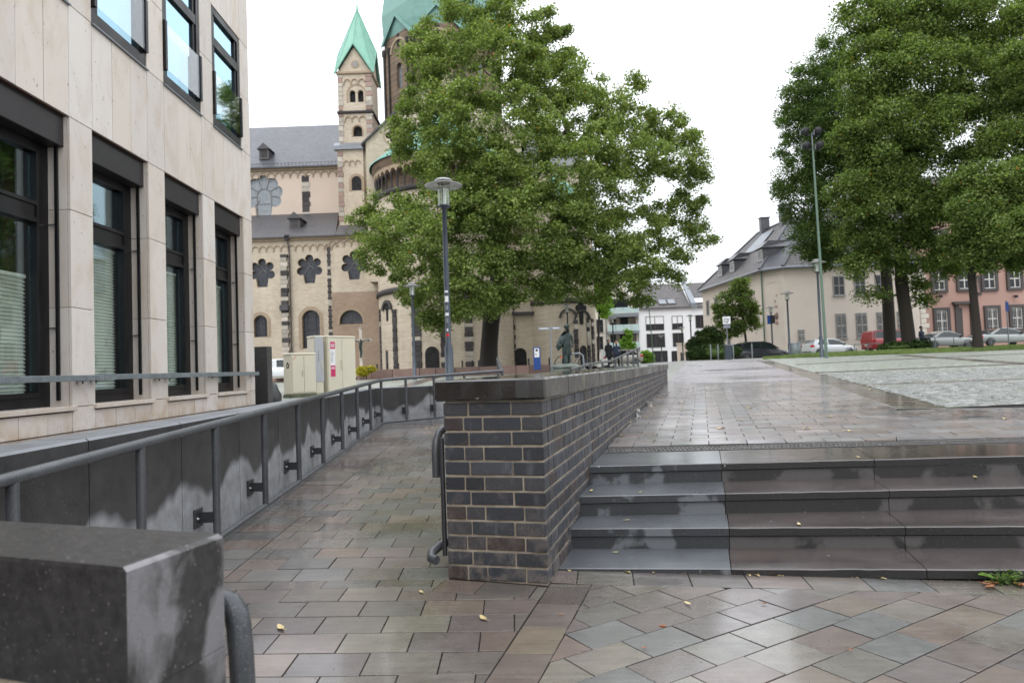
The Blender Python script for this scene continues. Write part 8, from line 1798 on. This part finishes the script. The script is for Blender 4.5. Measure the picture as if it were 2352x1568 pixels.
# drifted leaves: plaza, step foot
lit = MB(); 
def scatter_leaf(x, y, z, s):
    a = random.uniform(0, 6.28); L_ = .05*s; c_, s_ = math.cos(a), math.sin(a); lit.add([(x-L_*c_, y-L_*s_, z+.004), (x+.4*L_*s_, y-.4*L_*c_, z+.012*s), (x+L_*c_, y+L_*s_, z+.006), (x-.4*L_*s_, y+.4*L_*c_, z+.012*s)], [(0, 1, 2), (0, 2, 3)])
for (px, py) in ((1500, 944), (1480, 958), (1430, 980), (1452, 970), (1418, 1000), (1546, 940), (1560, 925), (1620, 948), (1700, 965), (1730, 952), (1725, 938), (1515, 912), (1535, 903), (1560, 902), (1500, 930), (1640, 985), (1900, 955), (1950, 990), (2000, 895), (2290, 962), (1460, 940), (1475, 930), (1510, 935), (1590, 950), (1980, 870), (2060, 880), (2230, 905), (2300, 872), (1920, 930), (1850, 985), (1400, 1008), (1500, 898)):
    v = Pp(px, py)
    for _ in range(1 if random.random() < .6 else 2): scatter_leaf(v.x+random.gauss(0, .03), v.y+random.gauss(0, .06), v.z, random.uniform(.6, 1.3))
for _ in range(150):
    f = random.uniform(.05, 3.4); p_ = e0+ed*f+en*random.uniform(-.02, .035); z = -.022*(p_.x-.153); scatter_leaf(p_.x, p_.y, z, random.uniform(.15, .45) if random.random() < .85 else 1)
for _ in range(60):
    y = random.uniform(10.6, 11.7); scatter_leaf(random.uniform(-2.1, -1.2), y, ramp_z(y), random.uniform(.3, .9))
lit.build('leaf_litter', M['leaf_dry'], None, kind='stuff', recalc=False)
grit = MB()
for _ in range(700):
    x, y = random.uniform(-1.7, 3.2), random.uniform(2.4, 3.7)
    if x < .1 and y > 3.6: continue
    r_ = random.uniform(.001, .0028); z = -.022*(x-.153); grit.add([(x-r_, y-r_, z), (x+r_, y-r_, z), (x, y+r_, z), (x, y, z+r_*.7)], [(0, 1, 3), (1, 2, 3), (2, 0, 3)])
grit.build('grit', M['joint'], None, kind='stuff', recalc=False)
# cups
def cup(loc, rot, lab):
    m_ = MB(); m_.lathe([(0, 0), (.026, 0), (.036, .09), (.038, .092), (.034, .088), (.025, .003), (0, .003)], 18); o = m_.build('paper_cup', M['white'], None, recalc=False); o.location = loc; o.rotation_euler = rot; o['label'] = lab; o['category'] = 'cup'; o['group'] = 'discarded white cups'; return o
v = Pp(1488, 931); cup((v.x, v.y, v.z+.036), (R(96), 0, R(10)), 'white paper cup lying with its mouth towards us, farther from the steps')
v = Pp(1459, 951); cup((v.x-.03, v.y, v.z+.036), (R(90), 0, R(70)), 'white cup lying on its side against the brick wall base')
v = Pp(1466, 955); cup((v.x+.02, v.y, v.z+.036), (R(94), 0, R(-15)), 'white cup leaning on another, nearest the steps by the wall')
v = hit(1521, 1438, (.153, 3.76, 0), (.022, 0, 1)); m_ = MB(); m_.tube([(-.012, 0, 0), (.016, 0, 0)], .004, 8); o = m_.build('cigarette_butt', M['leaf_brown'], None); o.location = (v.x, v.y, v.z+.004); o.rotation_euler = (0, 0, R(-25)); o['label'] = 'orange cigarette butt on the diagonal paving'; o['category'] = 'cigarette butt'
# weeds at the step foot on the right
v = hit(2310, 1345, (.153, 3.76, 0), (.022, 0, 1)); wd_ = thing('weed', 'green weed with drifted brown leaves at the foot of the steps, right edge', 'weed', (v.x, v.y+.04, v.z)); Pw = rng.normal(0, 1, (240, 3))*np.array([.05, .025, .018])+np.array([v.x+.03, v.y+.03, v.z+.03]); leaf_mesh('foliage', Pw, .02, M['leaf_linden'], wd_, 1.0)
m_ = MB()
for _ in range(16): a = random.uniform(0, 6.28); m_.tube([(0, 0, 0), (.05*math.cos(a), .03*math.sin(a), .04), (.11*math.cos(a), .05*math.sin(a), .05)], .0014, 4)
m_.build('stems', M['leaf_lime'], wd_, kind='stuff')
for k in range(7): o = inst('fallen_leaf', lf_b, None, (v.x+random.uniform(-.12, .12), v.y+random.uniform(-.05, .02), v.z+.01), random.uniform(0, 6), label='curled orange-brown leaf in the small heap at the weed by the steps', cat='leaf', group='leaves in the heap at the weed'); o.scale = (1.2, 1.2, 1.2)

# small sunken drain cover in the paving at the right
v = Pp(2246, 958); dc = thing('drain_cover', 'small rectangular drain cover sunk in the dark paving near the cobbles', 'drain cover', (v.x, v.y, v.z), math.atan2(gdir.y, gdir.x))
m_ = MB(); m_.box(-.16, .16, -.1, .1, -.02, .0035); m_.build('frame', M['weather_iron'], dc)
for k in range(7): m_ = MB(); m_.box(-.14+.042*k, -.122+.042*k, -.08, .08, .0036, .006); m_.build('slot', M['black'], dc)
